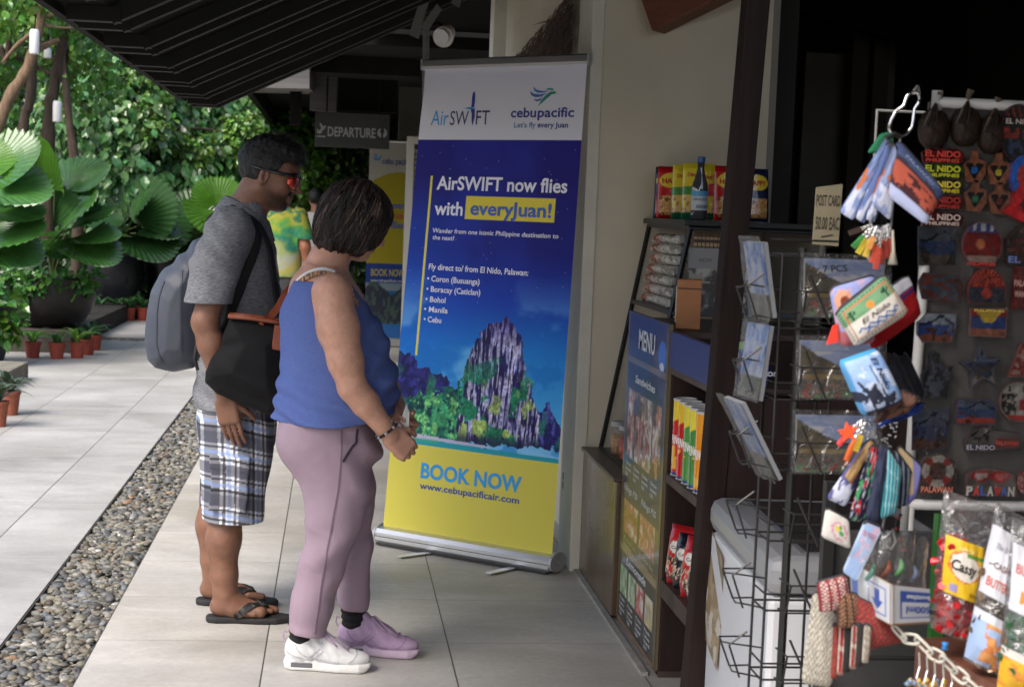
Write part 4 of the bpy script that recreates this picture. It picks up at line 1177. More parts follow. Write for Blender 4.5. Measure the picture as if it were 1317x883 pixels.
line('tagline','the next!',558,586,299.5,5.6,WHT_,.012,.06,300)
line('route_heading','Fly direct to/ from El Nido, Palawan:',553,683.5,338,7.4,WHT_,.016,.03,341)
for s_,xa,xb,yy in(('• Coron (Busuanga)',551,620,353.5),('• Boracay (Caticlan)',550,621,367),('• Bohol',549,575,379.5),('• Manila',547,578,392.5),('• Cebu',546.5,569.5,405.5)):
 line('route_name',s_,xa,xb,yy,7.2,WHT_,.016,.0,yy+.8)
line('caption','El Nido, Palawan',527,566,558,5.2,(214,220,230),.006,0,560)
line('booking_line','BOOK NOW',542.5,674,613,20.5,(26,148,214),.03,0,625)
line('web_address','www.cebupacificair.com',541.5,671.5,628,9.0,(28,70,150),.02,0,641)
tm=MB()
line('airline_name','Air',555,578,157,18,CY,.0,.05,157)
line('airline_name','SW',580,604,156.5,17,(36,38,90),.0,0,156.5)
line('airline_name','FT',614,631.5,155.5,17,(36,38,90),.0,0,155.5)
line('airline_name','cebu',659.5,692,146,11.5,(38,58,142),.022,0,146)
line('airline_name','pacific',694,740,145.5,11.5,(38,58,142),.022,0,145)
line('slogan',"Let's fly",664,691.5,158.5,6.5,(50,120,184),.012,.0,158.5)
line('slogan','every Juan',694,732.5,158,6.5,(42,62,140),.02,.0,158)
def sh_poly(mb,pts,c):
 P=np.array([UV(*p)for p in pts]);mb.add(sheet(P[:,0],P[:,1],.0014),[tuple(range(len(P)))[::-1]],0,lin(c))
Z5=lambda pts:[(500+x/4.39,y/4.39)for x,y in pts]
sh_poly(tm,Z5([(493,505),(498,520),(497,555),(492,590),(474,596),(478,570),(480,535),(485,515)]),(34,56,150))
sh_poly(tm,Z5([(434,597),(465,590),(503,597),(470,604)]),(52,140,206))
sh_poly(tm,Z5([(470,600),(496,600),(496,640),(482,692),(477,660),(478,625)]),(36,48,140))
tm.build('swift_logo',INK,bn);tm=MB()
for pts,c in(([(826,479),(845,497),(880,503),(920,500),(880,512),(850,512),(832,500)],(60,120,190)),([(808,503),(830,518),(868,520),(905,512),(872,532),(838,536),(815,524)],(50,108,184)),([(828,545),(850,548),(872,540),(885,524),(868,552),(845,558)],(44,96,176)),([(893,494),(915,486),(938,490),(940,500),(918,496)],(44,150,150)),([(955,515),(950,504),(925,505),(898,522),(872,550),(852,584),(880,562),(905,540),(930,520)],(36,140,120))):
 sh_poly(tm,Z5(pts),c)
tm.build('eagle_logo',INK,bn)
dvn=(TRl-TLl).normalized();mrot=math.atan2(dvn.y,dvn.x)
mb=MB();pr=[(-.012,-.012),(-.014,.0),(-.012,.024),(-.004,.03),(.006,.03),(.012,.02),(.012,-.012)]
extrude_x(mb,pr,-(TRl-TLl).length/2-.008,(TRl-TLl).length/2+.008)
o=mb.build('top_rail',ALU,bn);o.location=(TLl+TRl)/2;o.rotation_euler=(0,0,mrot)
for s in(-1,1):
 q=MB().box((s*((TRl-TLl).length/2+.011),0,.008),(.006,.028,.046)).build('rail_end',ALU_D,bn,bevel=.002);q.location=(TLl+TRl)/2;q.rotation_euler=(0,0,mrot)
mt=(TLl+TRl)/2
MB().tube([(0,.03,.08),(mt.x,mt.y+.03,mt.z)],.009,n=10).build('pole',ALU,bn,smooth=True)
#second banner, far back
Y2=16.8
A,B=at(480,415,y=Y2),at(524,418,y=Y2)
T0=at(466,198,y=Y2);T1=at(519,198,y=Y2)
w2,h2=.45,2.05
b2o=thing('pull_up_banner','distant dim pull-up banner with a yellow field behind the woman','banner',((A.x+B.x)/2-.05,Y2,0),RAD(3),'pull-up airline banners')
MB().box((0,0,.05),(w2+.04,.11,.09)).build('base_cassette',ALU,b2o,bevel=.02)
MB().tube([(-w2/2-.01,0,h2+.1),(w2/2+.01,0,h2+.1)],.016).build('top_rail',ALU,b2o)
MB().tube([(0,.03,.08),(0,.03,h2+.1)],.01).build('pole',ALU,b2o)
cv=Canvas(56,210);u,v=cv.u,1-cv.v
cv.c=np.zeros_like(cv.c)+np.array((150,148,140.))  # print colours darkened to imitate the shade under the pavilion
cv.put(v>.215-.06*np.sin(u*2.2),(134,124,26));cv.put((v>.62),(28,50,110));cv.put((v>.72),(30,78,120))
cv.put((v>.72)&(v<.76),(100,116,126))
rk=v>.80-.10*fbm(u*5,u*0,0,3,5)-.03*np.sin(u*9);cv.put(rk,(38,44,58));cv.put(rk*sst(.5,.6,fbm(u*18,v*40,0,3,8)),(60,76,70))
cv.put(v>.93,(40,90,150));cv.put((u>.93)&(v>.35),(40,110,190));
f2=lambda a,b:np.stack([-w2/2+w2*a,np.zeros_like(a)-.01,.1+h2*b],1)
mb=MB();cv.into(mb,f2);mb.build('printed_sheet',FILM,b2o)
f3=lambda a,b:np.stack([-w2/2+w2*np.asarray(a),np.zeros_like(a)-.012,.1+h2*np.asarray(b)],1)
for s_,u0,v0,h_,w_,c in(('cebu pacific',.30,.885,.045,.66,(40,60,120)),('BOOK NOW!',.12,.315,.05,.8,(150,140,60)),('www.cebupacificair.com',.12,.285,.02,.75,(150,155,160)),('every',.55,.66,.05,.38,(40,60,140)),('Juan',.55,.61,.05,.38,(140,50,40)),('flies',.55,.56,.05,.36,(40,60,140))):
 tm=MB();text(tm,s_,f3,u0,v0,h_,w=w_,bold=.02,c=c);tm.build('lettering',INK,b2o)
tm=MB()
for pts,c in(([(.1,.93),(.16,.935),(.2,.915),(.13,.915)],(60,120,190)),([(.08,.915),(.2,.91),(.26,.925),(.24,.905),(.14,.9)],(50,100,180)),([(.27,.93),(.3,.927),(.22,.895),(.19,.88)],(36,130,120))):
 flat(tm,pts,f3,0,c)
tm.build('lettering',INK,b2o)
#PEOPLE
def skinmat(name):return mat(name,(1,1,1),rough=0.42,vc=True,spec=.4,bump=.22,bscale=300,sss=.05,var=.13,vscale=38)
SKIN=skinmat('skin')
def V3(*a):return np.array(a,float)
def nrm(v):v=np.array(v,float);return v/np.linalg.norm(v)
def hand(s,wrist,fwd,palm,side,curl=(.5,.6,.4),size=1.0,tcurl=.4,spread=.0):
 """wrist point, direction of the fingers, direction the palm faces, direction of the thumb side"""
 fwd,palm=nrm(fwd),nrm(palm);side=nrm(np.array(side,float)-fwd*(np.array(side)@fwd));palm=nrm(np.cross(fwd,side))*(1 if np.cross(fwd,side)@palm>0 else-1)
 w=np.array(wrist,float)
 M=np.stack([fwd,side,palm],1)
 s.box(w+fwd*.045*size,(.046*size,.04*size,.014*size),.012,.012,M)
 s.ball(w+fwd*.03*size+side*.02*size+palm*.008,(.03*size,.02*size,.017*size),.008,M)
 for i,(o,l)in enumerate(((.03,.95),(.0105,1.05),(-.0095,1.0),(-.028,.8))):
  p=w+fwd*(.086-abs(o-.005)*.25)*size+side*o*size
  a=0.0;r=.0086*size
  for j,L_ in enumerate((.044,.027,.022)):
   a+=curl[j]*(1+.06*i)
   d=fwd*math.cos(a)+palm*math.sin(a)+side*(spread*o*8)
   q=p+d*L_*l*size
   s.cone(p,q,r,r*.92,.0022);p=q;r*=.92
 p=w+fwd*.022*size+side*.03*size;d=nrm(fwd*.65+side*.6+palm*.35);r=.0115*size
 for j,L_ in enumerate((.036,.03,.024)):
  q=p+d*L_*size;s.cone(p,q,r,r*.9,.004);p=q;r*=.9
  d=nrm(d*math.cos(tcurl)+nrm(fwd*.7+palm*.6-side*.45)*math.sin(tcurl))
def headshape(s,c,M,sz=1.0,neck=None):
 """head with a face; M's columns are forward, left, up"""
 P=lambda x,y,z:np.array(c)+M@(np.array((x,y,z))*sz)
 b=lambda x,y,z,r,k=.012,op='add':s.ball(P(x,y,z),np.array(r)*sz,k,M,op)
 if neck is not None:s.chain(*neck,k=.03)
 b(-.012,0,.028,(.097,.076,.086));b(.026,0,-.03,(.062,.06,.078),.03);b(.035,0,.03,(.055,.062,.05),.02)
 for q in(-1,1):
  s.cone(P(-.01,q*.052,-.05),P(.05,q*.02,-.092),.02*sz,.018*sz,.025)
  b(.052,q*.04,-.025,(.026,.024,.024),.015)
  s.cone(P(.08,q*.01,.021),P(.06,q*.05,.018),.011*sz,.01*sz,.01)
  b(.09,q*.03,.0,(.016,.017,.013),.008,'sub')
  b(.073,q*.031,-.001,(.0135,.0135,.0135),.001)
  s.cone(P(.083,q*.02,.007),P(.072,q*.046,.004),.0035*sz,.003*sz,.004)
  b(.092,q*.012,-.033,(.01,.009,.008),.005)
  b(-.008,q*.078,-.008,(.017,.008,.031),.006);b(-.002,q*.083,-.006,(.009,.006,.02),.003,'sub');b(-.013,q*.08,-.03,(.009,.006,.011),.004)
 b(.062,0,-.09,(.022,.026,.018),.02)
 s.chain([P(.082,0,.016),P(.097,0,-.01),P(.107,0,-.027)],[.008*sz,.0095*sz,.0125*sz],.009)
 s.cone(P(.085,-.017,-.054),P(.085,.017,-.054),.0065*sz,.0065*sz,.005);s.cone(P(.0925,0,-.054),P(.086,0,-.055),.005*sz,.006*sz,.005)
 s.cone(P(.083,-.015,-.066),P(.083,.015,-.066),.0075*sz,.0075*sz,.005)
 s.cone(P(.096,-.02,-.0597),P(.096,.02,-.0597),.0022,.0022,.003,'sub')
def headcol(V,c,M,base,sz=1.0,stubble=0.0,brow=(35,25,20)):
 L_=(V-np.array(c))@M/sz
 C=np.tile(lin(base),(len(V),1))
 x,y,z=L_.T
 n=fbm(V[:,0]*30,V[:,1]*30,V[:,2]*30,3,3)
 C=C*(1+.22*(n-.5))[:,None]
 def mixc(m,c_):nonlocal C;C=C*(1-m[:,None])+lin(c_)*m[:,None]
 ay=np.abs(y)
 face=x>.03
 lips=sst(.013,.008,np.abs(z+.06))*sst(.026,.018,ay)*(x>.075)
 mixc(lips*.5,(120,62,55))
 if stubble:mixc(sst(-.04,-.065,z)*sst(-.012,.04,x)*sst(-.11,-.10,z)*stubble*(1-lips),(40,30,26));mixc((np.abs(z+.044)<.008)*(x>.075)*(ay<.03)*stubble*1.4*(1-lips),(35,26,22))
 mixc(((np.abs(z-.026+.25*np.maximum(ay-.03,0))<.006)&(ay>.012)&(ay<.05)&(x>.055))*.85,brow)
 ey=np.sqrt((ay-.031)**2+(z+.001)**2)
 eyem=(ey<.0125)&(np.abs(z+.001)<.0055)&(x>.074)
 mixc(eyem*1.0,(215,205,195));mixc((ey<.006)*(x>.074)*1.0,(30,18,14))
 return C
def foot(s,heel,d,side,big,sz=1.0,k=.012):
 """bare foot from the heel along d on the ground; big = +1 if the big toe is on the +side"""
 d,side=nrm(d),nrm(side);h=np.array(heel,float);up=V3(0,0,1)
 p=lambda f,l,z:h+d*f*sz+side*l*sz+up*z*sz
 s.ball(p(.03,0,.03),np.array((.036,.031,.032))*sz,k,np.stack([d,side,up],1))
 s.cone(p(.04,0,.035),p(.165,big*.012,.018),.032*sz,.018*sz,k)
 s.cone(p(.05,0,.06),p(.155,big*.010,.024),.028*sz,.016*sz,k)
 s.cone(p(.08,-big*.012,.022),p(.165,-big*.022,.018),.025*sz,.019*sz,k)
 for i,(l,ln,r)in enumerate(((.032,.062,.0125),(.011,.058,.0095),(-.006,.05,.0088),(-.021,.043,.0083),(-.034,.033,.0082))):
  a=p(.165-.012*i,big*l,.02);b=p(.165-.012*i+ln*.75,big*l*1.12,.012)
  s.cone(a,b,r*1.1*sz,r*sz,.003)
#the man
MO=V3(-.27,5.615,0)
def mpx(x,y,yy=5.6):q=at(x,y,y=yy);return(q.x-MO[0],q.z)
man=thing('person','man in grey polo shirt and plaid shorts with red sunglasses and flip-flops','person',tuple(MO))
hp=RAD(14);HM=rotm(0,hp,RAD(-6));HM=np.array(Euler((0,hp,RAD(-6))).to_matrix())
HC=V3(.036,0,1.545)
s=SDF((-.28,-.34,-.01),(.26,.36,1.70),.004)
for sg_,dx,yy in((-1,0,-.12),(1,-.055,.125)):
 s.chain([(-.05+dx*.3,yy*.8,.80),(-.06+dx*.8,yy*.9,.46),(-.072+dx,yy*.96,.40)],[.085,.06,.056],.03)
 s.chain([(-.072+dx,yy*.96,.42),(-.085+dx,yy,.29),(-.08+dx,yy,.16),(-.075+dx,yy,.085)],[.054,.056,.042,.034],.03)
 s.ball((-.095+dx,yy,.28),(.035,.04,.09),.03)
 foot(s,(-.122+dx,yy,.022),(1,-.03*sg_*-1,0),(0,1,0),-sg_,1.04)
 s.cone((-.075+dx,yy,.10),(-.055+dx,yy,.06),.036,.036,.03)
 for q in(-1,1):s.ball((-.072+dx,yy+q*.033,.095),(.013,.01,.014),.01)
s.loft([(.72,-.05,0,.12,.165),(.85,-.045,0,.135,.165),(1.0,-.05,0,.13,.155),(1.2,-.06,0,.115,.165),(1.33,-.06,0,.095,.165),(1.40,-.05,0,.06,.10)],.03)
for sg_ in(-1,1):
 dz=0 if sg_<0 else.0
 el,wr=((-.155,-.255,1.045),(-.085,-.25,.80))if sg_<0 else((-.10,.26,1.05),(.02,.23,.82))
 s.chain([(-.085,sg_*.175,1.355),(-.12,sg_*.225,1.22),el],[.066,.052,.043],.03)
 s.chain([el,(el[0]*.7+wr[0]*.3,el[1],el[2]*.7+wr[2]*.3),wr],[.042,.043,.029],.02)
 if sg_<0:hand(s,(-.083,-.25,.79),(.22,.05,-1),(.1,.9,.1),(1,-.25,0),(.16,.22,.2),.98,.25)
 else:hand(s,(.022,.23,.81),(.2,0,-1),(0,-1,0),(1,0,0),(.2,.3,.2),.98)
headshape(s,HC,HM,1.03,([(-.055,0,1.33),(-.045,0,1.41),(-.012,0,1.49)],[.074,.064,.06]))
def mc(V):
 C=headcol(V,HC,HM,(128,92,74),1.03,.75)
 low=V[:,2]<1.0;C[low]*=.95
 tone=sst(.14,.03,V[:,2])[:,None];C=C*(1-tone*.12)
 nail=(V[:,2]<.035)&(V[:,0]>.085)
 return C
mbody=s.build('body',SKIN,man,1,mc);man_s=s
h=SDF(HC-.16,HC+.17,.0035)
P=lambda x,y,z:HC+HM@(np.array((x,y,z))*1.03)
h.ball(P(-.012,0,.034),np.array((.106,.083,.094))*1.03,0,HM);h.ball(P(.035,0,.075),np.array((.06,.06,.034))*1.03,.03,HM)
h.ball(P(.012,0,.095),np.array((.075,.06,.03))*1.03,.03,HM)
def hl(x,y,z):
 L_=np.stack([x-HC[0],y-HC[1],z-HC[2]],-1)@HM/1.03
 X,Y,Z=L_[...,0],L_[...,1],L_[...,2]
 line=np.interp(X,[-.12,-.07,-.035,-.02,.0,.028,.04,.06,.12],[-.075,-.07,-.05,.018,.02,.005,.045,.062,.066])
 d1=line-Z
 return np.maximum(d1,(np.abs(Y)-.2))
X,Y,Z=np.meshgrid(*h.ax,indexing='ij')
h.D=np.maximum(h.D,hl(X,Y,Z)*.8).astype(np.float32)
h.warp(lambda x,y,z:-.011*(fbm(x*55,y*55,z*45,3,5)-.45)-.008*sst(HC[2]+.04,HC[2]+.1,z)*(fbm(x*110,y*110,z*60,2,9)-.3))
def hc(V):
 n=fbm(V[:,0]*120,V[:,1]*120,V[:,2]*60,3,2)[:,None]
 L_=(V-HC)@HM;side=sst(.05,.0,L_[:,2])[:,None]
 return lin((20,19,20))*(.55+.9*n)+side*lin((48,46,46))*sst(.5,.7,n)*.9
HAIRM=mat('hair',(1,1,1),rough=.42,vc=True,spec=.5,bump=.6,bscale=260)
mh_=h.build('hair',HAIRM,man,0,hc)
g=np.random.default_rng(19);mbs=MB()
for i in range(520):
 a,e=g.uniform(-math.pi,math.pi),g.uniform(.1,1.5)
 q,nn=h.snap(HC+HM@(np.array((math.cos(a)*math.cos(e),.8*math.sin(a)*math.cos(e),.35+math.sin(e)))*.1),0,8)
 if((q-HC)@HM)[2]<.035:continue
 d=nrm(nn*.8+HM[:,0]*g.uniform(.2,1.0)+g.normal(0,.35,3));ln=g.uniform(.012,.026)
 st_=strip([q,q+d*ln*.6,q+d*ln+HM[:,0]*.004],[np.cross(d,(0,1,0))]*3,np.array([.004,.003,.0008]),.0006)
 mbs.add(np.vstack(st_.V),st_.F,0,lin((20,19,20))*g.uniform(.5,2.2))
mbs.build('tufts',HAIRM,mh_)
POLO=bpy.data.materials.new('heather_jersey')
POLO=mat('heather_jersey',S(146,148,152),rough=.9,spec=.2,var=.3,vscale=9,stretch=(7,7,52),base2=S(94,96,102),bump=.25,bscale=28)
def shirt_field(thick=True):
 s=SDF((-.30,-.36,.68),(.20,.36,1.48),.004)
 s.loft([(.71,-.055,0,.152,.195),(.80,-.048,0,.156,.198),(.92,-.045,0,.158,.192),(1.05,-.055,0,.148,.186),(1.2,-.066,0,.138,.188),(1.30,-.066,0,.122,.183),(1.365,-.058,0,.092,.150),(1.41,-.048,0,.075,.085),(1.45,-.043,0,.07,.072)],.02)
 for q in(-1,1):
  el=(-.15,-.25,1.06)if q<0 else(-.10,.26,1.06)
  s.chain([(-.085,q*.17,1.352),(-.125,q*.222,1.23),el],[.078,.077,.082],.035)
 return s
s=shirt_field()
s.warp(lambda x,y,z:.022*(np.abs(fbm(x*5+z*3,y*5,z*7-x*5,3,23)-.5)-.1)+.012*(fbm(x*6+z*3,y*6,z*9-x*4,3,21)-.5)+.005*np.sin(z*60+x*45+9*fbm(x*5,y*5,z*5,2,4))*sst(1.1,.8,z)*.8+.004*np.sin((z+x*.8)*75)*sst(-.05,-.15,x)*sst(1.15,1.25,z))
solid_shirt=SDF((-.30,-.36,.68),(.20,.36,1.48),.004);solid_shirt.D=s.D.copy()
s.shell(.009)
s.cut(lambda X,Y,Z:np.maximum(.735+.02*X-Z+0*Y,-1))
def sleeve(X,Y,Z):return np.where((np.abs(Y)>.15)&(X<.2)&(Z>0.98)&(Z<1.2)&(((Y<0)&(Y<-.172-.0*Z))|((Y>0)&(Y>.18))),1.108-.10*(X+.13)*0-Z,-1)
s.cut(sleeve)
s.cone((-.05,0,1.40),(-.015,0,1.56),.066,.075,.0,'sub')
shirt=s.build('polo_shirt',POLO,man,1)
n=44
ths=np.linspace(RAD(18),RAD(342),n)
def ringp(r0x,r0y,zb,zf,cx):
 return np.stack([cx+r0x*np.cos(ths),r0y*np.sin(ths),zb+(zf-zb)*(np.cos(ths)*.5+.5)**1.3],1)
mb=MB()
rows=[ringp(.070,.066,1.452,1.375,-.036),ringp(.074,.071,1.466,1.385,-.038),ringp(.080,.079,1.462,1.378,-.040),ringp(.098,.100,1.432,1.335,-.044),ringp(.106,.110,1.418,1.312,-.044)]
Vc=np.vstack(rows);f=[(k*n+i,k*n+i+1,(k+1)*n+i+1,(k+1)*n+i)for k in range(len(rows)-1)for i in range(n-1)]
mb.add(Vc,f);mb.build('collar',POLO,shirt,smooth=True,solid=.004)
solid_shirt.ribbon([(.04,0,1.33),(.07,0,1.25),(.085,0,1.18)],.032,.003,.001).build('placket',POLO,shirt)
hemr=MB()
th_=np.linspace(0,2*math.pi,40)
def plaid(V):
 x,y,z=V.T
 ang_=np.arctan2(y+.11*np.where(y<.0,1,-1),x+.05)
 u=np.where(y<0.03,x*1.0+y*.25,x+y*.6);w=z+.03*np.sin(u*9)
 C=np.tile(lin((222,224,228)),(len(V),1))
 def band(t,per,off,wd):f_=np.abs(((t-off)/per)%1.0-.5)*per;return(f_<wd/2).astype(float)
 for t,off in((u*.74+.02*w,.0),(w*.74,.031)):
  C=C*(1-band(t,.078,off,.03)*.72)[:,None]+(band(t,.078,off,.03)*.72)[:,None]*lin((44,46,66))
  C=C*(1-band(t,.078,off+.026,.007)*.8)[:,None]+(band(t,.078,off+.026,.007)*.8)[:,None]*lin((28,28,36))
  C=C*(1-band(t,.078,off-.024,.005)*.8)[:,None]+(band(t,.078,off-.024,.005)*.8)[:,None]*lin((40,42,60))
  C=C*(1-band(t,.078,off+.039,.009)*.55)[:,None]+(band(t,.078,off+.039,.009)*.55)[:,None]*lin((120,150,205))
  C=C*(1-band(t,.156,off+.06,.012)*.5)[:,None]+(band(t,.156,off+.06,.012)*.5)[:,None]*lin((20,22,40))
 return C
s=SDF((-.26,-.30,.33),(.18,.30,.82),.004)
s.loft([(.60,-.055,0,.13,.185),(.70,-.055,0,.14,.185),(.80,-.05,0,.142,.175)],.02)
s.loft([(.335,-.058,-.105,.104,.105),(.45,-.056,-.10,.108,.106),(.58,-.054,-.095,.125,.104),(.70,-.052,-.08,.13,.095)],.02)
s.loft([(.335,-.082,.105,.100,.10),(.45,-.075,.10,.108,.104),(.58,-.06,.095,.12,.10),(.70,-.052,.08,.13,.095)],.02)
s.plate([(-.135,.40),(-.005,.395),(-.002,.54),(-.13,.55)],-.205,.012,.006,.006)
s.plate([(-.137,.545),(0,.535),(0,.585),(-.135,.595)],-.206,.014,.006,.003)
s.warp(lambda x,y,z:.024*(np.abs(fbm(x*6+z*2,y*6,z*4,3,35)-.5)-.1)+.014*(fbm(x*7,y*7,z*5,3,31)-.5)+.006*(fbm(x*16+z*5,y*16,z*6,2,33)-.5))
s.shell(.009);s.cut(lambda X,Y,Z:.352-.02*(X+.05)-Z+0*Y)
s.build('shorts',mat('plaid_cotton',(1,1,1),rough=.9,vc=True,spec=.2,bump=.2,bscale=300),man,1,plaid)
RUB=mat('black_rubber',(0.018,0.018,0.019),rough=.75,bump=.2,bscale=200)
STRAPM=mat('patterned_strap',(1,1,1),rough=.7,vc=True)
def flipflop(dx,yy,big,yaw):
 s=SDF((-.04,-.07,-.004),(.31,.07,.04),.004)
 out=[(0,-.026),(.03,-.038),(.10,-.036),(.17,-.046 if big<0 else-.05),(.24,-.048),(.283,-.026),(.292,.0),(.28,.03),(.24,.05),(.17,.05),(.10,.036),(.03,.038),(0,.026),(-.006,0)]
 s.plate(out,.011,.011,.005,0,'xy')
 o=s.build('flip_flop',RUB,man,1);o.location=(-.135+dx,yy,0);o.rotation_euler=(0,0,yaw)
 for q in(-1,1):
  cy,sy=math.cos(yaw),math.sin(yaw)
  W=lambda x,y,z:(-.135+dx+x*cy-y*sy,yy+x*sy+y*cy,z)
  P=[W(.207,big*.010,.045),W(.19,big*.010+q*.010,.06),W(.165,q*.028,.065),W(.13,q*.040,.05),W(.095,q*.044,.025)]
  m_=man_s.ribbon(P,np.interp(np.arange(40),[0,7,20,39],[.007,.017,.028,.020]),.004,.002)
  Vs=np.vstack(m_.V)-np.array((-.135+dx,yy,0));x_,y_=Vs[:,0].copy(),Vs[:,1].copy();Vs[:,0]=x_*cy+y_*sy;Vs[:,1]=-x_*sy+y_*cy;m_.V=[Vs]
  pat=(_h(np.floor(Vs[:,0]*140),np.floor(Vs[:,1]*140),np.floor(Vs[:,2]*140),3)>.72)
  m_.C=[np.where(pat[:,None],lin((74,74,74)),lin((16,16,18)))]
  m_.build('strap',STRAPM,o,smooth=False)
 MB().tube([(.205,big*.012,.012),(.205,big*.012,.04)],.004).build('toe_post',RUB,o)
flipflop(0.0,-.12,1,RAD(1));flipflop(-.055,.125,-1,RAD(-3))
FRM=mat('black_gloss_frame',(0.012,0.012,0.013),rough=.2,coat=.5)
LENS=mat('red_mirror_lens',(0.55,0.03,0.015),rough=.12,metal=.55,coat=1.0)
sgm=MB()
P=lambda x,y,z:HC+HM@(np.array((x,y,z))*1.03)
gl=thing('sunglasses','black wraparound sunglasses with red mirror lenses on the face of the man','sunglasses',tuple(MO))
for q in(-1,1):
 sgm.tube([P(.098,q*.008,.018),P(.096,q*.03,.02),P(.083,q*.055,.018),P(.07,q*.066,.016),P(.03,q*.078,.014),P(-.02,q*.083,.012),P(-.055,q*.08,.012)],[.004,.0045,.006,.0075,.006,.0045,.003],n=8)
 lm=MB();a=[P(.101,q*.007,.014),P(.099,q*.03,.016),P(.09,q*.054,.015),P(.070,q*.068,.012)];b=[P(.099,q*.010,-.014),P(.098,q*.03,-.024),P(.089,q*.054,-.024),P(.071,q*.068,-.012)]
 lm.add([tuple(t)for t in a+b],[(i,i+1,i+5,i+4)for i in range(3)]if q<0 else[(i+4,i+5,i+1,i)for i in range(3)])
 lm.build('lens',LENS,gl,smooth=True,solid=.002)
sgm.tube([P(.098,-.008,.016),P(.103,0,.012),P(.098,.008,.016)],.004)
sgm.build('frame',FRM,gl,smooth=True)
WEB=mat('black_webbing',(0.016,0.016,0.018),rough=.7,bump=.3,bscale=500)
bp=thing('backpack','grey rubberised dry-bag backpack on the back of the man','backpack',tuple(MO))
out=[mpx(*q)for q in[(273,296),(262,300),(245,315),(225,335),(206,352),(195,375),(190,400),(187,440),(190,462),(200,472),(225,477),(250,472),(264,460),(268,420),(268,370),(272,330)]]
s=SDF((-.42,-.22,.82),(-.08,.24,1.42),.0045)
s.plate(out,.01,.10,.05,0,'xz','add',.05)
s.warp(lambda x,y,z:.016*(fbm(x*7,y*7,z*4.5,3,41)-.5)+.010*np.abs(fbm(x*6+z*3,y*8,z*4,2,47)-.5)+.005*np.sin((x*1.0+z*.75)*70+3*fbm(x*6,y*6,z*6,2,1))*sst(1.12,1.28,z))
s.build('pack_body',mat('grey_tarpaulin',S(66,71,82),rough=.45,var=.12,vscale=5,bump=.15,bscale=40,rvar=.08),bp,2)
for pth in([(238,345),(236,400),(237,440),(240,474)],[(206,356),(203,400),(203,440),(212,470)]):
 s.ribbon([(mpx(*q)[0],-.16,mpx(*q)[1])for q in pth],.006,.0025,.0,40).build('seam',mat('welded_seam',S(58,62,72),rough=.4),bp)
roll=MB();a_=mpx(276,288);roll.tube([(a_[0],-.1,a_[1]+.0),(a_[0],.14,a_[1]+.0)],.022,n=10).build('roll_top',WEB,bp,smooth=True)
rb=solid_shirt.ribbon
rb([(-.175,-.12,1.37),(-.12,-.125,1.41),(-.07,-.125,1.40),(-.03,-.135,1.34),(-.025,-.15,1.27),(-.05,-.175,1.17),(-.09,-.185,1.05),(-.13,-.18,.97),(-.17,-.17,.93)],.036,.008,.003,50).build('shoulder_strap',WEB,bp,smooth=False)
rb([(-.175,.12,1.37),(-.12,.125,1.41),(-.06,.125,1.40),(-.0,.13,1.34),(.02,.14,1.27),(.01,.165,1.17),(-.03,.185,1.05),(-.09,.19,.97),(-.17,.17,.93)],.042,.008,.003,50).build('shoulder_strap',WEB,bp,smooth=False)
bu,nn=solid_shirt.snap((-.075,-.125,1.41),.014)
MB().box(bu,(.04,.045,.008),rot=rotm(.3,.3,0)).build('buckle',mat('buckle_plastic',(0.03,0.03,0.032),rough=.3),bp,bevel=.003)
MB().tube([bu+V3(-.03,-.02,.008),bu+V3(.02,-.024,.002)],.003).build('strap_ring',ALU,bp)
MB().tube([(-.17,-.17,.95),(-.185,-.2,.97),(-.19,-.21,.92),(-.18,-.2,.88)],.006).build('strap_end',WEB,bp)
NYL=mat('black_nylon',(0.008,0.008,0.009),rough=.7,spec=.2,bump=.25,bscale=300,var=.2,vscale=6)
TAN=mat('chestnut_leather',(0.22,0.055,0.025),rough=.45,var=.2,vscale=14,bump=.1,bscale=200)
bg=thing('shoulder_bag','black cloth bag with chestnut leather trim hanging over the hip of the man','bag',tuple(MO))
yb_=5.615-.30
bo=[mpx(*q,yb_)for q in[(296,409),(325,411),(368,418),(374,450),(376,500),(372,527),(345,531),(315,520),(280,503),(266,490),(263,478),(275,455),(288,428)]]
s=SDF((-.24,-.42,.66),(.2,-.18,1.1),.004)
s.plate(bo,-.30,.022,.02,0,'xz','add',.045)
s.warp(lambda x,y,z:.014*(fbm(x*8,y*8,z*8,3,51)-.5)+.006*np.sin((x*.5+z)*60+5*fbm(x*6,y*6,z*6,2,5))*sst(.95,.86,z)+.012*np.exp(-((z-.99-x*.2)/.02)**2)*sst(.02,-.08,x))
s.build('bag_body',NYL,bg,1)
tp=[mpx(*q,yb_)for q in[(294,407),(325,410),(352,414),(370,418)]]
tb=MB();tb.tube([(x,-.335,z+.004)for x,z in tp],.0075,n=8);tb.tube([(x,-.275,z+.006)for x,z in tp],.0075,n=8);tb.build('leather_rim',TAN,bg,smooth=True)
a_=[mpx(*q,yb_)for q in[(354,416),(366,417),(362,449),(350,447)]]
MB().prism([(x,z)for x,z in a_][::-1],((0,-.352,0),(1,0,0),(0,0,1)),-.005).build('leather_tab',TAN,bg,bevel=.002)
p0=[mpx(*q,yb_)for q in[(340,412),(347,408),(357,396),(366,380),(372,372)]]
strip([(x,-.30+.02*i,z)for i,(x,z)in enumerate(p0)],[(0,-1,.1)]*5,.024,.005).build('leather_strap',TAN,bg)
rb([(-.10,-.10,1.42),(-.045,-.105,1.41),(.0,-.11,1.36),(.03,-.10,1.30),(.06,-.10,1.22),(.085,-.10,1.15),(.10,-.09,1.10),(.11,-.08,1.02)],.03,.006,.004,40).build('strap',WEB,bg)
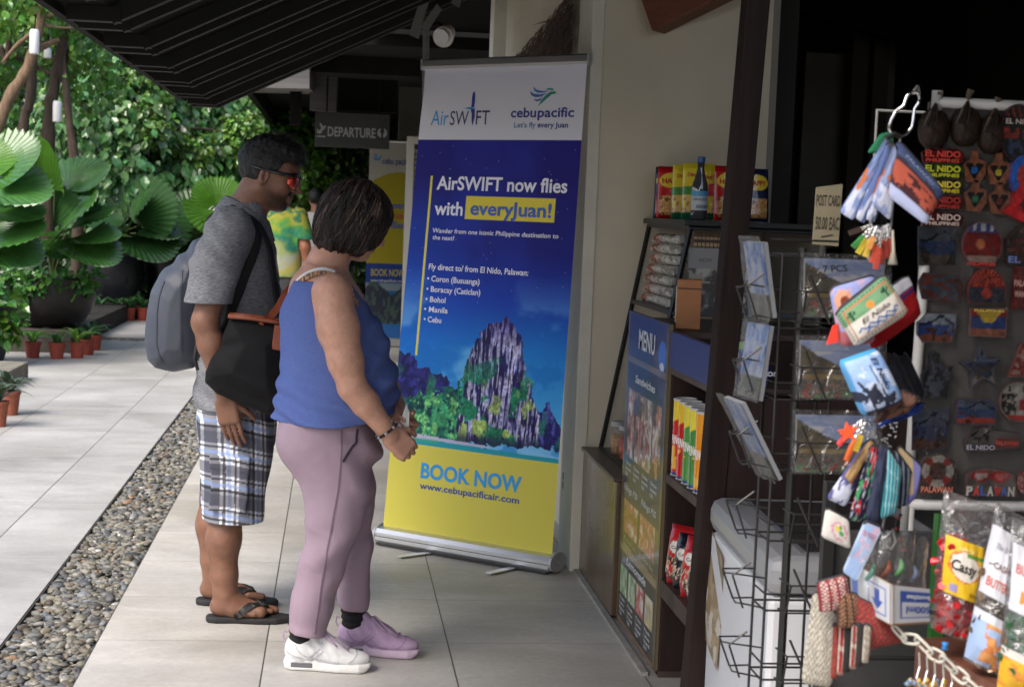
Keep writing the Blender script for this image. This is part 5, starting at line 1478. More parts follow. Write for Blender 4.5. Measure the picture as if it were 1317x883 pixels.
rb([(-.10,-.10,1.42),(-.16,.0,1.37),(-.2,.08,1.25),(-.2,.12,1.1),(-.15,.17,.95)],.036,.006,.004,40).build('strap',WEB,bg)
MB().tube([tuple(V3(p0[0][0],-.30,p0[0][1])),tuple(V3(p0[0][0]-.01,-.33,p0[0][1]-.012))],.009).build('strap_anchor',TAN,bg)
#the woman
WO=V3(.05,5.0,0)
def wpx(x,y,yy=5.0):q=at(x,y,y=yy);return(q.x-WO[0],q.z)
wom=thing('person','woman in blue tank top and mauve trousers reading the banner','person',tuple(WO))
WM=np.array(Euler((0,RAD(24),RAD(24)),'XYZ').to_matrix());WC=V3(.014,.03,1.40)
s=SDF((-.26,-.31,.0),(.26,.33,1.56),.004)
TOR=[(.74,-.06,0,.125,.17),(.82,-.05,0,.145,.175),(.90,-.042,.0,.162,.178),(1.0,-.05,0,.158,.176),(1.1,-.068,0,.138,.172),(1.17,-.078,0,.118,.17),(1.225,-.088,0,.09,.14),(1.26,-.085,0,.06,.09)]
s.loft(TOR,.03)
for q in(-1,1):s.ball((.024,.05+q*.085,1.04),(.066,.064,.064),.03)
s.ball((.03,.0,.90),(.09,.13,.08),.04)
s.chain([(-.055,-.165,1.185),(-.035,-.20,1.08),(-.012,-.215,.985),(.012,-.22,.905)],[.059,.057,.048,.042],.035)
s.chain([(.012,-.22,.905),(.05,-.215,.86),(.128,-.20,.762)],[.043,.041,.027],.02)
hand(s,(.128,-.20,.762),(.75,.25,-.62),(-.1,.9,.35),(.6,.3,.75),(.75,.95,.5),.95,.55)
s.chain([(-.05,.165,1.185),(.02,.20,1.05),(.07,.21,.92)],[.064,.06,.046],.035)
s.chain([(.07,.21,.92),(.12,.14,.86),(.17,-.03,.79)],[.046,.045,.029],.02)
hand(s,(.172,-.04,.787),(.35,-.85,-.35),(-.6,-.3,.5),(.3,.2,.9),(.95,1.0,.7),.9,.5)
s.chain([(-.05,-.09,.75),(-.035,-.09,.45),(-.08,-.085,.28),(-.118,-.066,.09)],[.09,.06,.05,.034],.03)
s.chain([(-.02,.09,.75),(.02,.098,.45),(.034,.102,.28),(.045,.112,.09)],[.09,.058,.046,.033],.03)
headshape(s,WC,WM,.97,([(-.095,0,1.2),(-.075,.0,1.27),(-.03,.02,1.35)],[.07,.056,.054]))
def wc(V):
 C=headcol(V,WC,WM,(192,146,124),.97,0,(40,28,22))
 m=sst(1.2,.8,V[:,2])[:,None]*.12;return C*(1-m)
s2=SDF((-.26,-.31,.0),(.26,.33,1.56),.004);s2 .D=s.D
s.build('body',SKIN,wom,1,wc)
P=lambda x,y,z:WC+WM@(np.array((x,y,z))*.97)
h=SDF(WC-V3(.2,.17,.17),WC+V3(.18,.18,.18),.0035)
h.ball(P(-.012,0,.03),np.array((.116,.094,.10)),0,WM);h.ball(P(-.045,0,-.03),np.array((.088,.09,.088)),.03,WM)
h.ball(WC+V3(-.07,-.02,-.05),(.066,.085,.058),.03);h.ball(P(-.01,-.07,-.05),(.05,.03,.065),.02,WM);h.ball(P(-.01,.07,-.05),(.05,.03,.065),.02,WM)
h.ball(P(.05,-.062,-.01),(.028,.022,.055),.02,WM);h.ball(P(.05,.062,-.01),(.028,.022,.055),.02,WM)
h.ball(P(.12,0,-.045),(.065,.066,.085),.012,WM,'sub')
h.ball(WC+V3(-.0,.02,-.16),(.075,.06,.055),.02,None,'sub')
def strands(x,y,z):
 L_=np.stack([x-WC[0],y-WC[1],z-WC[2]],-1)@WM
 a=np.arctan2(L_[:,1],L_[:,0]+.02);q=L_[:,2]
 w_=fbm(a*2.0,q*9,x*0,3,63)
 return-.016*(fbm(a*2.5+3*w_,q*14,x*0,3,65)-.45)-.012*(fbm(a*9+5*w_,q*10,x*0,4,61)-.45)-.005*(fbm(a*30+8*w_,q*12,x*0,2,67)-.4)-.034*sst(-.05,-.12,q)*(fbm(a*11,q*6,x*0,3,69)-.56)
h.warp(strands)
def whc(V):
 L_=(V-WC)@WM;a=np.arctan2(L_[:,1],L_[:,0]+.02);q=L_[:,2]
 w_=fbm(a*2.0,q*9,a*0,3,63)
 n=fbm(a*26+8*w_,q*9,a*0,3,77)[:,None]
 gl_=sst(.56,.72,fbm(a*34+8*w_,q*7,a*0,3,79))[:,None]*sst(-.05,.03,q)[:,None]
 return lin((40,29,26))*(.3+1.2*n)+gl_*lin((130,104,88))*.7
whair=h.build('hair',HAIRM,wom,0,whc)
hv=SDF((0,0,0),(.01,.01,.01),.005);hv=h
g=np.random.default_rng(9);mbs=MB()
for i in range(420):
 a=g.uniform(-math.pi,math.pi)
 if abs(a)<.55:continue
 z0=g.uniform(-.02,.11);pts=[]
 for k in range(7):
  z=z0-k*.024
  r=.12*math.sqrt(max(0.05,1-(max(z,0)/.125)**2))
  pts.append(P(-.02+r*math.cos(a+.05*k*math.sin(i)),r*.85*math.sin(a+.05*k*math.sin(i)),z))
 PP=[h.snap(p,.0015,6)for p in pts]
 R_=np.array([p[0]for p in PP]);Nn=np.array([p[1]for p in PP])
 if(R_[-1,2]<WC[2]-.12):R_[-1]+=V3(g.normal(0,.006),g.normal(0,.006),-g.uniform(0,.015))
 st_=strip(R_,Nn,np.linspace(.0045,.0012,7),.0006)
 mbs.add(np.vstack(st_.V),st_.F,0,lin((34,27,25))*g.uniform(.4,1.8)if g.random()>.12 else lin((112,92,78)))
mbs.build('strands',HAIRM,whair,smooth=True)
BLUE=mat('blue_jersey',S(86,103,160),rough=.92,spec=.15,var=.14,vscale=10,stretch=(6,6,60),bump=.2,bscale=20)
s=SDF((-.28,-.26,.74),(.24,.26,1.30),.004)
s.loft([(r[0],r[1],r[2],r[3]+.010,r[4]+.010)for r in[(.755,-.046,0,.180,.205),(.82,-.042,0,.178,.201),(.90,-.038,0,.172,.188)]+TOR[3:]],.03)
for q in(-1,1):s.ball((.03,.05+q*.085,1.04),(.08,.074,.074),.04)
s.ball((.034,.0,.90),(.105,.155,.10),.05)
s.ball((.10,-.02,.905),(.04,.11,.035),.03)
s.warp(lambda x,y,z:.02*(np.abs(fbm(x*4+z*5,y*4,z*9-y*3,3,83)-.5)-.1)+.012*(fbm(x*6+z*4,y*6,z*7,3,81)-.5)+.006*np.sin(z*85+x*30+7*fbm(x*5,y*5,z*4,2,8))*sst(1.0,.85,z)+.006*np.sin((z*.8-x)*70)*sst(.02,.1,x))
top_solid=SDF((-.28,-.26,.74),(.24,.26,1.30),.004);top_solid.D=np.minimum(s.D,s2 .D[:0].sum()+1).copy()
s.shell(.009)
s.cut(lambda X,Y,Z:(.792+.015*np.sin(X*9+Y*4))-Z)
s.ball((-.055,-.215,1.19),(.075,.085,.105),.0,None,'sub');s.ball((-.05,.215,1.19),(.075,.085,.105),.0,None,'sub')
s.ball((-.24,.06,1.27),(.16,.185,.16),.0,None,'sub');s.ball((.06,.0,1.27),(.12,.12,.14),0,None,'sub')
s.cut(lambda X,Y,Z:Z-1.215+0*X+0*Y)
tank=s.build('tank_top',BLUE,wom,1)
BRD=mat('embroidered_band',(1,1,1),rough=.9,vc=True)
nst=90
m_=s2 .ribbon([(-.165,-.095,1.165),(-.145,-.11,1.205),(-.11,-.125,1.235),(-.07,-.13,1.245),(-.03,-.13,1.23),(.0,-.13,1.19),(.03,-.12,1.13),(.06,-.10,1.09)],.024,.004,.003,nst)
Vs=np.vstack(m_.V);idx_=np.arange(len(Vs))//4
pal=np.array([lin((176,134,100)),lin((150,60,50)),lin((40,34,50)),lin((190,150,110)),lin((70,90,70)),lin((196,160,120))])
m_.C=[pal[(idx_*7//5+(np.arange(len(Vs))%4)*2)%6]]
m_.build('strap',BRD,tank)
m_=s2 .ribbon([(-.165,.115,1.165),(-.145,.12,1.205),(-.11,.125,1.235),(-.07,.13,1.245),(-.03,.13,1.23),(.0,.13,1.19),(.03,.12,1.13),(.06,.10,1.09)],.024,.004,.003,nst)
m_.C=[pal[(idx_*7//5+(np.arange(len(Vs))%4)*2)%6]];m_.build('strap',BRD,tank)
s2 .ribbon([(-.19,-.07,1.15),(-.165,-.085,1.195),(-.13,-.10,1.235),(-.09,-.105,1.255),(-.05,-.105,1.245)],.013,.003,.002,30).build('white_strap',mat('white_cotton',(.75,.75,.74),rough=.9),wom)
MAU=mat('mauve_twill',S(156,136,149),rough=.88,spec=.2,var=.07,vscale=7,bump=.2,bscale=350)
s=SDF((-.27,-.27,.09),(.2,.27,.86),.0045)
s.loft([(.62,-.04,0,.128,.18),(.68,-.045,0,.152,.192),(.76,-.062,0,.148,.193),(.84,-.055,0,.148,.184)],.025)
s.ball((-.125,-.08,.715),(.085,.10,.085),.05);s.ball((-.125,.09,.715),(.085,.10,.085),.05)
s.loft([(.10,-.106,-.078,.061,.066),(.18,-.096,-.082,.066,.069),(.28,-.080,-.086,.071,.074),(.38,-.052,-.09,.078,.08),(.46,-.034,-.09,.086,.087),(.55,-.026,-.09,.101,.096),(.64,-.040,-.088,.120,.104),(.72,-.052,-.08,.132,.106)],.025)
s.loft([(.135,.040,.105,.047,.058),(.20,.038,.104,.050,.06),(.30,.034,.102,.056,.068),(.40,.028,.10,.066,.078),(.47,.018,.098,.076,.085),(.55,.002,.095,.094,.094),(.66,-.03,.09,.108,.10),(.72,-.035,.08,.115,.10)],.025)
def wfold(x,y,z):
 d=.014*(np.abs(fbm(x*5+z*5,y*5,z*6-x*4,3,95)-.5)-.1)+.016*(fbm(x*6,y*6,z*3.2,3,91)-.5)+.007*(fbm(x*14+z*6,y*14,z*5,3,93)-.5)
 d=d+.009*np.sin((z*1.0+x*.9)*42+6*fbm(x*4,y*4,z*3,2,9))*sst(.5,.62,z)*sst(-.02,.06,x)
 d=d+.006*np.sin((z-x*.7)*48+5*fbm(x*4,y*4,z*3,2,19))*np.exp(-((z-.38)/.09)**2)
 d=d-.0045*np.exp(-(np.sin((z+x*.55)*26+3*fbm(x*5,y*5,z*5,2,41))/.22)**2)*(np.exp(-((z-.40)/.10)**2)+sst(.60,.70,z)*sst(-.05,.05,x)+.6*sst(.26,.16,z))*fbm(x*9,y*9,z*9,2,43)
 return d+.004*np.sin(z*40+6*fbm(x*5,y*5,z*2,2,29))*sst(.3,.15,z)
s.warp(wfold)
tr_solid=SDF((-.27,-.27,.09),(.2,.27,.86),.0045);tr_solid.D=s.D.copy()
s.shell(.010);s.cut(lambda X,Y,Z:np.where(Y<.01,.115-.12*(X+.09),.15-.1*(X-.04))-Z)
trs=s.build('trousers',MAU,wom,1)
SEAM=mat('seam_thread',S(118,96,114),rough=.9)
tr_solid.ribbon([(-.01,-.2,.77),(-.02,-.19,.6),(-.045,-.17,.42),(-.07,-.15,.25),(-.08,-.14,.13)],.005,.002,.0,60).build('side_seam',SEAM,trs)
tr_solid.ribbon([(.05,-.17,.775),(.035,-.185,.735),(.012,-.2,.70),(-.008,-.2,.675)],.007,.004,.001,30).build('pocket_seam',mat('pocket_shadow',S(60,52,66),rough=.95),trs)
def shoe(pos,yaw,upper,sole,lace,tongue,big,lab):
 o_up=SDF((-.03,-.07,0),(.31,.07,.15),.003)
 sh_=[(0,-.024),(.025,-.036),(.09,-.034),(.17,-.046),(.235,-.043),(.268,-.022),(.275,.0),(.265,.024),(.23,.042),(.17,.044),(.09,.034),(.025,.036),(0,.024),(-.006,0)]
 u_=o_up
 u_.ball((.042,0,.062),(.046,.036,.05),0);u_.cone((.05,0,.055),(.15,0,.055),.037,.038,.03);u_.ball((.195,0,.04),(.07,.042,.027),.035)
 u_.cone((.07,0,.085),(.14,0,.072),.027,.03,.025);u_.ball((.10,0,.098),(.04,.024,.026),.02)
 u_.cut(lambda X,Y,Z:.022-Z+0*X+0*Y)
 u_.ball((.048,0,.125),(.042,.026,.05),.006,None,'sub')
 u_.warp(lambda x,y,z:-.0015*np.sin(x*190+z*150)*sst(.05,.08,x)*sst(.2,.13,x)*(np.abs(y)>.02)+.0012*(fbm(x*60,y*60,z*60,2,3)-.5))
 V,F=u_.mesh(1)
 up=npmesh('shoe',V,F,upper,wom,True);up.location=pos;up.rotation_euler=(0,0,yaw);up['label']=lab
 so_=SDF((-.03,-.07,-.004),(.31,.07,.06),.003)
 so_.plate(sh_,.015,.015,.011,0,'xy');so_.plate([(.0,-.02),(.03,-.034),(.10,-.032),(.10,.032),(.03,.034),(.0,.02)],.034,.012,.008,.02,'xy')
 so_.cone((.0,-.06,-.01),(.0,.06,-.01),.012,.012,.01,'sub');so_.cone((.325,-.06,-.045),(.325,.06,-.045),.085,.085,.01,'sub')
 so_.box((.055,-.041,.020),(.035,.01,.009),.006,.003,None,'sub')
 for k in range(16):so_.cone((.012+k*.0155,-.06,-.002),(.012+k*.0155,.06,-.002),.004,.004,0,'sub')
 so_.build('sole',sole,up,1)
 OV=mat('shoe_overlay',lin(lin((1,1,1))*0+(np.array((178,178,180))if sole is SOLW else np.array((150,124,152)))),rough=.6)
 for q in(-1,1):
  for pth in([(.112,q*.05,.078),(.085,q*.05,.05),(.07,q*.05,.034)],[(.124,q*.05,.074),(.10,q*.05,.048),(.088,q*.05,.034)],[(.03,q*.05,.09),(.05,q*.05,.058),(.10,q*.05,.038),(.17,q*.05,.032)],[(.20,q*.045,.034),(.225,q*.02,.05),(.215,0,.062)],[(.0,q*.03,.06),(.03,q*.045,.05),(.06,q*.05,.042)]):
   u_.ribbon(pth,.0035,.0022,.0,18).build('overlay',OV,up)
 MB().box((.055,-.033,.020),(.068,.004,.016)).build('air_window',mat('smoky_plastic',(.12,.12,.13),rough=.12,coat=.6),up,bevel=.003)
 lc=MB()
 for k in range(5):
  x=.105+k*.022;z=.112-k*.0105
  lc.tube([(x-.006,-.03,z-.016),(x,-.012,z+.004),(x+.006,.012,z+.004),(x,.03,z-.016)],.0028,n=6)
  lc.tube([(x+.012,-.03,z-.022),(x+.002,0,z+.006),(x-.006,.03,z-.01)],.0028,n=6)
 lc.tube([(.105,0,.122),(.115,-.02,.125),(.14,-.034,.105),(.165,-.04,.085)],.003,n=6);lc.tube([(.105,0,.122),(.12,-.012,.13),(.155,-.02,.10),(.20,-.03,.072)],.003,n=6)
 lc.build('laces',lace,up,smooth=True)
 tg=SDF((.04,-.04,.06),(.16,.04,.16),.003);tg.ball((.095,0,.112),(.034,.022,.014),.0,rotm(0,.55,0));tg.ball((.085,0,.125),(.018,.02,.014),.01,rotm(0,.8,0));tg.build('tongue',tongue,up,1)
 sk_=SDF((-.01,-.06,.03),(.12,.06,.17),.003);sk_.cone((.052,0,.05),(.046,0,.150),.037,.041,.01);sk_.warp(lambda x,y,z:.002*np.sin(z*300));sk_.cut(lambda X,Y,Z:Z-.145+0*X+0*Y);sk_.build('sock',mat('black_sock',(.012,.012,.013),rough=.95),up,1)
 MB().tube([(-.004,0,.085),(-.012,0,.1),(-.008,0,.118),(.002,0,.112)],.003,n=6).build('heel_loop',lace,up)
KNIT=mat('white_knit',(.70,.70,.70),rough=.8,var=.06,vscale=60,bump=.5,bscale=420);LIL=mat('lilac_knit',S(178,152,180),rough=.85,var=.08,vscale=50,bump=.5,bscale=420)
SOLW=mat('white_foam',(.68,.67,.65),rough=.6,var=.06,vscale=25,bump=.2,bscale=120);SOLL=mat('lilac_foam',S(188,168,186),rough=.65,var=.06,vscale=25,bump=.2,bscale=120)
fn_,ff_=at(362,853,z=0),at(430,826,z=0)
wf=at(412,858,z=0)
shoe((-.168,-.060,0),RAD(-8),KNIT,SOLW,LIL,LIL,1,'white trainer with lilac laces')
shoe((-.004,.123,0),RAD(-13),LIL,SOLL,LIL,LIL,-1,'lilac trainer')
bc=thing('bracelet','dark beaded bracelet on the right wrist of the woman','bracelet',tuple(WO))
bm_=MB();cw=V3(.118,-.2025,.775);ax_=nrm((.62,.08,-.78));e1=nrm(np.cross(ax_,(0,1,0)));e2=np.cross(ax_,e1)
for k in range(22):
 a=2*math.pi*k/22;c_=cw+(e1*math.cos(a)+e2*math.sin(a))*.036
 bm_.lathe([(.0005,-.0052),(.004,-.0035),(.0055,0),(.004,.0035),(.0005,.0052)],8,c_,0,lin((150,150,150))if k%3==0 else lin((18,17,17)))
bm_.build('beads',mat('bracelet_bead',(1,1,1),rough=.3,vc=True),bc,smooth=True)
pp=thing('paper_slip','small folded white paper held in the hands of the woman','paper',tuple(WO))
q4=[wpx(*q,4.86)for q in[(513,548),(523,520),(528,530),(525,552),(519,562)]]
pm=MB();pm.add([(q4[0][0],-.14,q4[0][1]),(q4[1][0],-.125,q4[1][1]),(q4[2][0]-.004,-.15,q4[2][1]),(q4[3][0],-.165,q4[3][1]),(q4[4][0],-.16,q4[4][1])],[(0,1,2,3,4)])
pm.build('sheet',mat('white_paper',(.72,.72,.70),rough=.7),pp,solid=.0015)
q5=[wpx(*q,4.84)for q in[(500,552),(514,545),(523,560),(512,566)]]
pm=MB();pm.add([(x,-.155,z)for x,z in q5],[(0,1,2,3)]);pm.build('fold',mat('white_paper_fold',(.78,.78,.77),rough=.7),pp,solid=.0015)
#people in the distance
def figure(label,loc,yaw,shirtc,trouser,skin,hairc,hgt=1.0):
 o=thing('person',label,'person',loc,yaw);o.scale=(hgt,)*3
 s=SDF((-.3,-.4,-.01),(.3,.4,1.75),.012)
 for q in(-1,1):
  s.chain([(0,q*.09,.85),(.01,q*.1,.48),(-.02,q*.105,.28),(0,q*.11,.08)],[.08,.06,.055,.04],.03)
  s.cone((-.02,q*.11,.04),(.17,q*.13,.03),.04,.035,.02)
  s.chain([(0,q*.18,1.38),(-.02,q*.25,1.1),(.05,q*.25,.86)],[.06,.048,.036],.03);s.ball((.06,q*.25,.78),(.04,.025,.08),.02)
 s.loft([(.8,0,0,.11,.16),(1.0,0,0,.12,.155),(1.25,0,0,.12,.175),(1.38,-.01,0,.09,.17),(1.45,-.01,0,.05,.07)],.03)
 headshape(s,(.02,0,1.60),np.eye(3),1.0,([(-.02,0,1.4),(0,0,1.52)],[.06,.055]))
 s.build('body',SKIN,o,1,lambda V:headcol(V,(.02,0,1.6),np.eye(3),skin))
 h=SDF((-.2,-.2,1.4),(.2,.2,1.8),.008);h.ball((.005,0,1.635),(.108,.088,.095),0);h.cut(lambda X,Y,Z:np.where(X>.03,1.665,1.55)-Z+0*Y);h.warp(lambda x,y,z:-.01*(fbm(x*40,y*40,z*30,2,5)-.4));h.build('hair',HAIRM,o,1,lambda V:np.tile(lin(hairc),(len(V),1)))
 s=SDF((-.3,-.42,.75),(.3,.42,1.5),.01)
 s.loft([(.80,0,0,.15,.2),(1.0,0,0,.15,.19),(1.25,0,0,.145,.195),(1.38,-.01,0,.10,.175),(1.46,-.01,0,.065,.075)],.02)
 for q in(-1,1):s.chain([(0,q*.17,1.38),(-.015,q*.25,1.14)],[.078,.085],.03)
 s.cut(lambda X,Y,Z:np.where(np.abs(Y)>.2,1.17,.82)-Z+0*X);s.cone((-.01,0,1.44),(0,0,1.55),.06,.075,0,'sub')
 s.build('shirt',CLOTHVC,o,1,shirtc)
 s=SDF((-.25,-.3,.05),(.25,.3,.92),.012);s.loft([(.7,0,0,.13,.18),(.9,0,0,.13,.175)],.02)
 for q in(-1,1):s.loft([(.08,-.01,q*.11,.07,.07),(.45,0,q*.1,.085,.085),(.8,0,q*.085,.115,.095)],.02)
 s.build('trousers',mat('dark_trousers',trouser,rough=.9),o,1)
 return o
def tiedye(V):
 n=fbm(V[:,0]*11,V[:,1]*11,V[:,2]*12,3,7);z=V[:,2]+.34*(n-.5)
 st_=[(.8,(100,130,96)),(.95,(150,140,70)),(1.02,(140,146,136)),(1.1,(130,140,84)),(1.17,(36,104,90)),(1.25,(84,130,60)),(1.34,(150,136,50)),(1.39,(30,90,76)),(1.43,(150,134,50)),(1.5,(50,100,70))]
 return lin(np.stack([np.interp(z,[q[0]for q in st_],[q[1][i]for q in st_])for i in range(3)],1))
pA=at(364,285,y=14.5)
figure('person in a yellow and green tie-dye shirt half hidden between the couple',(pA.x,14.5,0),RAD(62),tiedye,(.03,.03,.035),(140,90,68),(18,16,16),.98)
pB=at(406,285,y=17.4)
figure('dark-haired person in a pale shirt glimpsed beside the hair of the woman',(pB.x,17.4,0),RAD(80),lambda V:np.tile(lin((150,150,150)),(len(V),1)),(.03,.03,.03),(120,80,60),(14,13,13),.95)
#SHOP FRONT
def film(name,tint=(1,1,1),clear=.8,rough=.08,bump=.6,bscale=30,top=1.5):
 m=bpy.data.materials.new(name);m['vc']=False;m.use_nodes=True
 n,l=m.node_tree.nodes,m.node_tree.links
 for q in list(n):
  if q.name=='Principled BSDF':n.remove(q)
 t=n.new('ShaderNodeBsdfTransparent');t.inputs[0].default_value=(*tint,1)
 g=n.new('ShaderNodeBsdfGlossy');g.inputs['Roughness'].default_value=rough;g.inputs['Color'].default_value=(.9,.9,.92,1)
 d=n.new('ShaderNodeBsdfDiffuse');d.inputs[0].default_value=(.6,.6,.6,1)
 m1=n.new('ShaderNodeMixShader');m1 .inputs[0].default_value=.25;l.new(g.outputs[0],m1 .inputs[1]);l.new(d.outputs[0],m1 .inputs[2])
 lw=n.new('ShaderNodeLayerWeight');lw.inputs['Blend'].default_value=.35
 mr=n.new('ShaderNodeMapRange');mr.inputs['To Min'].default_value=1-clear;mr.inputs['To Max'].default_value=min(1,top-clear);l.new(lw.outputs['Fresnel'],mr.inputs['Value'])
 mx=n.new('ShaderNodeMixShader');l.new(mr.outputs[0],mx.inputs[0]);l.new(t.outputs[0],mx.inputs[1]);l.new(m1 .outputs[0],mx.inputs[2])
 if bump:
  tc=n.new('ShaderNodeTexCoord');nz=n.new('ShaderNodeTexNoise');nz.inputs['Scale'].default_value=bscale;nz.inputs['Detail'].default_value=4;nz.inputs['Distortion'].default_value=1.5
  l.new(tc.outputs['Object'],nz.inputs['Vector']);bp_=n.new('ShaderNodeBump');bp_.inputs['Strength'].default_value=bump;bp_.inputs['Distance'].default_value=.02
  l.new(nz.outputs['Fac'],bp_.inputs['Height']);l.new(bp_.outputs[0],g.inputs['Normal']);l.new(bp_.outputs[0],lw.inputs['Normal'])
 l.new(mx.outputs[0],n['Material Output'].inputs['Surface'])
 return m
GLASS=film('window_glass',clear=.97,rough=.02,bump=0,top=1.12)
FILMC=film('clear_wrap',clear=.9,rough=.1,top=1.35)
BROWN=mat('brown_laminate',S(84,66,50),rough=.3,var=.15,vscale=2.5,coat=.25,rvar=.1)
DW=mat('dark_wood_veneer',(0.024,0.013,0.011),rough=.6,spec=.3,var=.3,vscale=4,stretch=(6,6,.7),bump=.1,bscale=50)
DWT=mat('worn_dark_edge',(0.055,0.036,0.028),rough=.6,var=.4,vscale=10,bump=.15,bscale=60)
lc_=thing('low_cabinet','glossy brown low cabinet under the glass case beside the wall','cabinet',(0,0,0))
MB().span((1.022,5.575,.012),(1.6,6.335,.50)).build('body',BROWN,lc_,bevel=.004)
MB().span((1.012,5.575,.50),(1.61,6.335,.515)).build('top',mat('scuffed_top',S(76,64,54),rough=.4,var=.2,vscale=6),lc_,bevel=.003)
MB().span((1.0,4.87,0),(1.022,6.335,.012)).build('floor_strip',mat('pale_strip',(.3,.29,.26),rough=.6,var=.2,vscale=20),lc_)
mcab=thing('menu_cabinet','dark wooden cabinet block standing behind the tall menu board','cabinet',(0,0,0))
MB().span((1.052,4.86,0),(1.62,5.565,1.075)).build('body',DW,mcab,bevel=.003)
MB().span((1.046,4.855,1.075),(1.63,5.57,1.095)).build('top',DWT,mcab,bevel=.003)
MB().span((1.05,4.853,.002),(1.62,4.858,.02)).build('skirting',DWT,mcab)
mh=homography([(810,398),(863,425),(838,870),(795,795)])
MY0,MY1,MZ0,MZ1=5.555,4.865,.018,1.118
mbd=thing('menu_board','navy MENU board with food photos fixed upright on the cabinet side','menu board',(1.04,0,0))
MB().span((.0,MY1,MZ0),(.011,MY0,MZ1)).build('panel',mat('board_edge',S(96,84,62),rough=.6),mbd)
cv=Canvas(90,260,(60,56,48));u,v=cv.u,1-cv.v
n1=fbm(u*6,v*14,0,4,3)
cv.c=np.where((v<.60)[...,None],np.array((44,46,70.)),np.array((104,92,44.)))*(1+.25*(n1-.5))[...,None]
cv.put((v>.60)&(v<.74)&(np.abs(((u*9+v*4)%1)-.5)<.03),(80,70,34))
cv.put(np.abs(v-.15-0*u)<.011,(116,104,92));cv.put((v>.165)&(v<.235)&(u>.06)&(u<.94),(28,34,62))
def photo(u0,v0,u1,v1,cols_,seed,f=9):
 m=(u>=u0)&(u<=u1)&(v>=v0)&(v<=v1);n=fbm(u*f*1.6,v*f*2.6,0,4,seed);n2=fbm(u*f*3,v*f*5,0,3,seed+5)
 c=np.array(cols_,float);i=np.clip((sst(.3,.7,n)*(len(c)-1)),0,len(c)-1.001);k=i.astype(int);fr_=(i-k)[...,None]
 cv.put(m,(c[k]*(1-fr_)+c[k+1]*fr_)*(1+.5*(n2-.5))[...,None])
for i in range(4):photo(.08+.215*i,.245,.08+.215*i+.195,.46,[(70,44,34),(150,92,60),(188,160,130),(170,80,54),(206,200,188)]if i!=2 else[(120,100,90),(190,170,150),(210,208,200),(160,90,60)],20+i)
for i in range(2):photo(.1+.42*i,.60,.1+.42*i+.36,.70,[(150,110,50),(196,150,110),(170,80,60),(206,190,170)],30+i,12)
cv.put(np.abs(v-.755)<.012,(150,132,92));cv.put(v>.767,(66,62,46));cv.put((v>.80)&(u>.0),(60,56,46))
for i,pal_ in enumerate(([(170,190,160),(110,165,90),(190,200,180)],[(190,195,180),(90,160,70),(200,205,190)],[(200,190,180),(190,60,60),(205,196,190)],[(200,196,180),(196,176,110),(206,204,196)])):photo(.07+.22*i,.815,.07+.22*i+.19,.90,pal_,40+i,8)
cv.put((v>.905)&(v<.985),(44,43,40));cv.put(v>.985,(140,112,90));cv.put((u<.035)|(u>.965),(100,88,62));cv.put(v<.008,(60,56,50))
cv.put(((u-.87)/.085)**2+((v-.10)/.045)**2<1,(40,110,200));cv.put(((u-.87)/.05)**2+((v-.13)/.012)**2<1,(210,215,220))
fm=lambda a,b:np.stack([np.full_like(np.asarray(a,float),-.0012),MY0+(MY1-MY0)*np.asarray(a),MZ0+(MZ1-MZ0)*np.asarray(b)],1)
mb=MB();cv.into(mb,fm);mb.build('printed_face',mat('laminated_print',(1,1,1),rough=.28,vc=True,coat=.3),mbd)
fm2=lambda a,b:fm(a,b)+np.array((-.0012,0,0))
W_=(205,208,215)
for nm,s_,u0,v0,h_,w_,sh_,c in(('title_lettering','MENU',.5,.895,.085,.40,0,W_),('script_lettering','Sandwiches',.5,.785,.035,.5,.25,W_),('script_lettering','Lemonade',.48,.205,.035,.5,.25,W_)):
 tm=MB();text(tm,s_,fm2,u0,v0,h_,w=w_,bold=.02,shear=sh_,c=c,align='C');tm.build(nm,INK,mbd)
tm=MB()
for i in range(4):
 for k,s_ in enumerate(('Chicken','Sandwich','150')):text(tm,s_,fm2,.09+.215*i,.515-.018*k,.016,w=.15 if k<2 else.07,c=W_,bold=.01)
 for k,s_ in enumerate(('Fresh','Lemon','Iced','120')):text(tm,s_,fm2,.09+.22*i,.078-.017*k,.015,w=.13 if k<3 else.07,c=W_,bold=.01)
for i in range(2):
 text(tm,'Fillings P30',fm2,.08+.46*i,.43,.03,w=.36,shear=.25,c=W_)
 for k in range(2):text(tm,('Fries','Hotdog')[k],fm2,.14+.42*i,.275-.02*k,.018,w=.2,c=(190,180,140));text(tm,('90','110')[k],fm2,.38+.42*i,.27-.02*k,.016,w=.08,c=(190,180,140))
tm.build('price_lettering',INK,mbd)
su=thing('shelf_unit','dark brown open shelf unit with tall post and blue top board','shelf unit',(0,0,0))
pb,pt=Vector((1.018,4.255,0)),Vector((1.142,4.255,3.0))
MB().bar(pb,pt,.064,.07,up=(0,1,0)).build('post',mat('post_wood',(0.020,0.012,0.010),rough=.7,spec=.2,var=.3,vscale=5,stretch=(8,8,.6),bump=.15,bscale=50),su,bevel=.004)
MB().span((1.042,4.295,.985),(1.058,4.86,1.098)).build('fascia',mat('blue_satin_paint',S(34,44,104),rough=.4,var=.12,vscale=5),su,bevel=.002)
for z,t in((.625,.03),(.262,.055),(.965,.02)):
 MB().span((1.045,4.29,z),(1.6,4.858,z+t)).build('shelf',DWT,su,bevel=.003)
MB().span((1.6,4.22,.0),(1.62,4.858,1.08)).build('back_panel',DW,su)
MB().span((1.07,4.225,.0),(1.6,4.245,.965)).build('side_panel',DW,su)
def vpaint(fn,w,h,bg=(255,255,255)):
 c=Canvas(w,h,bg);fn(c,c.u,c.v);return c
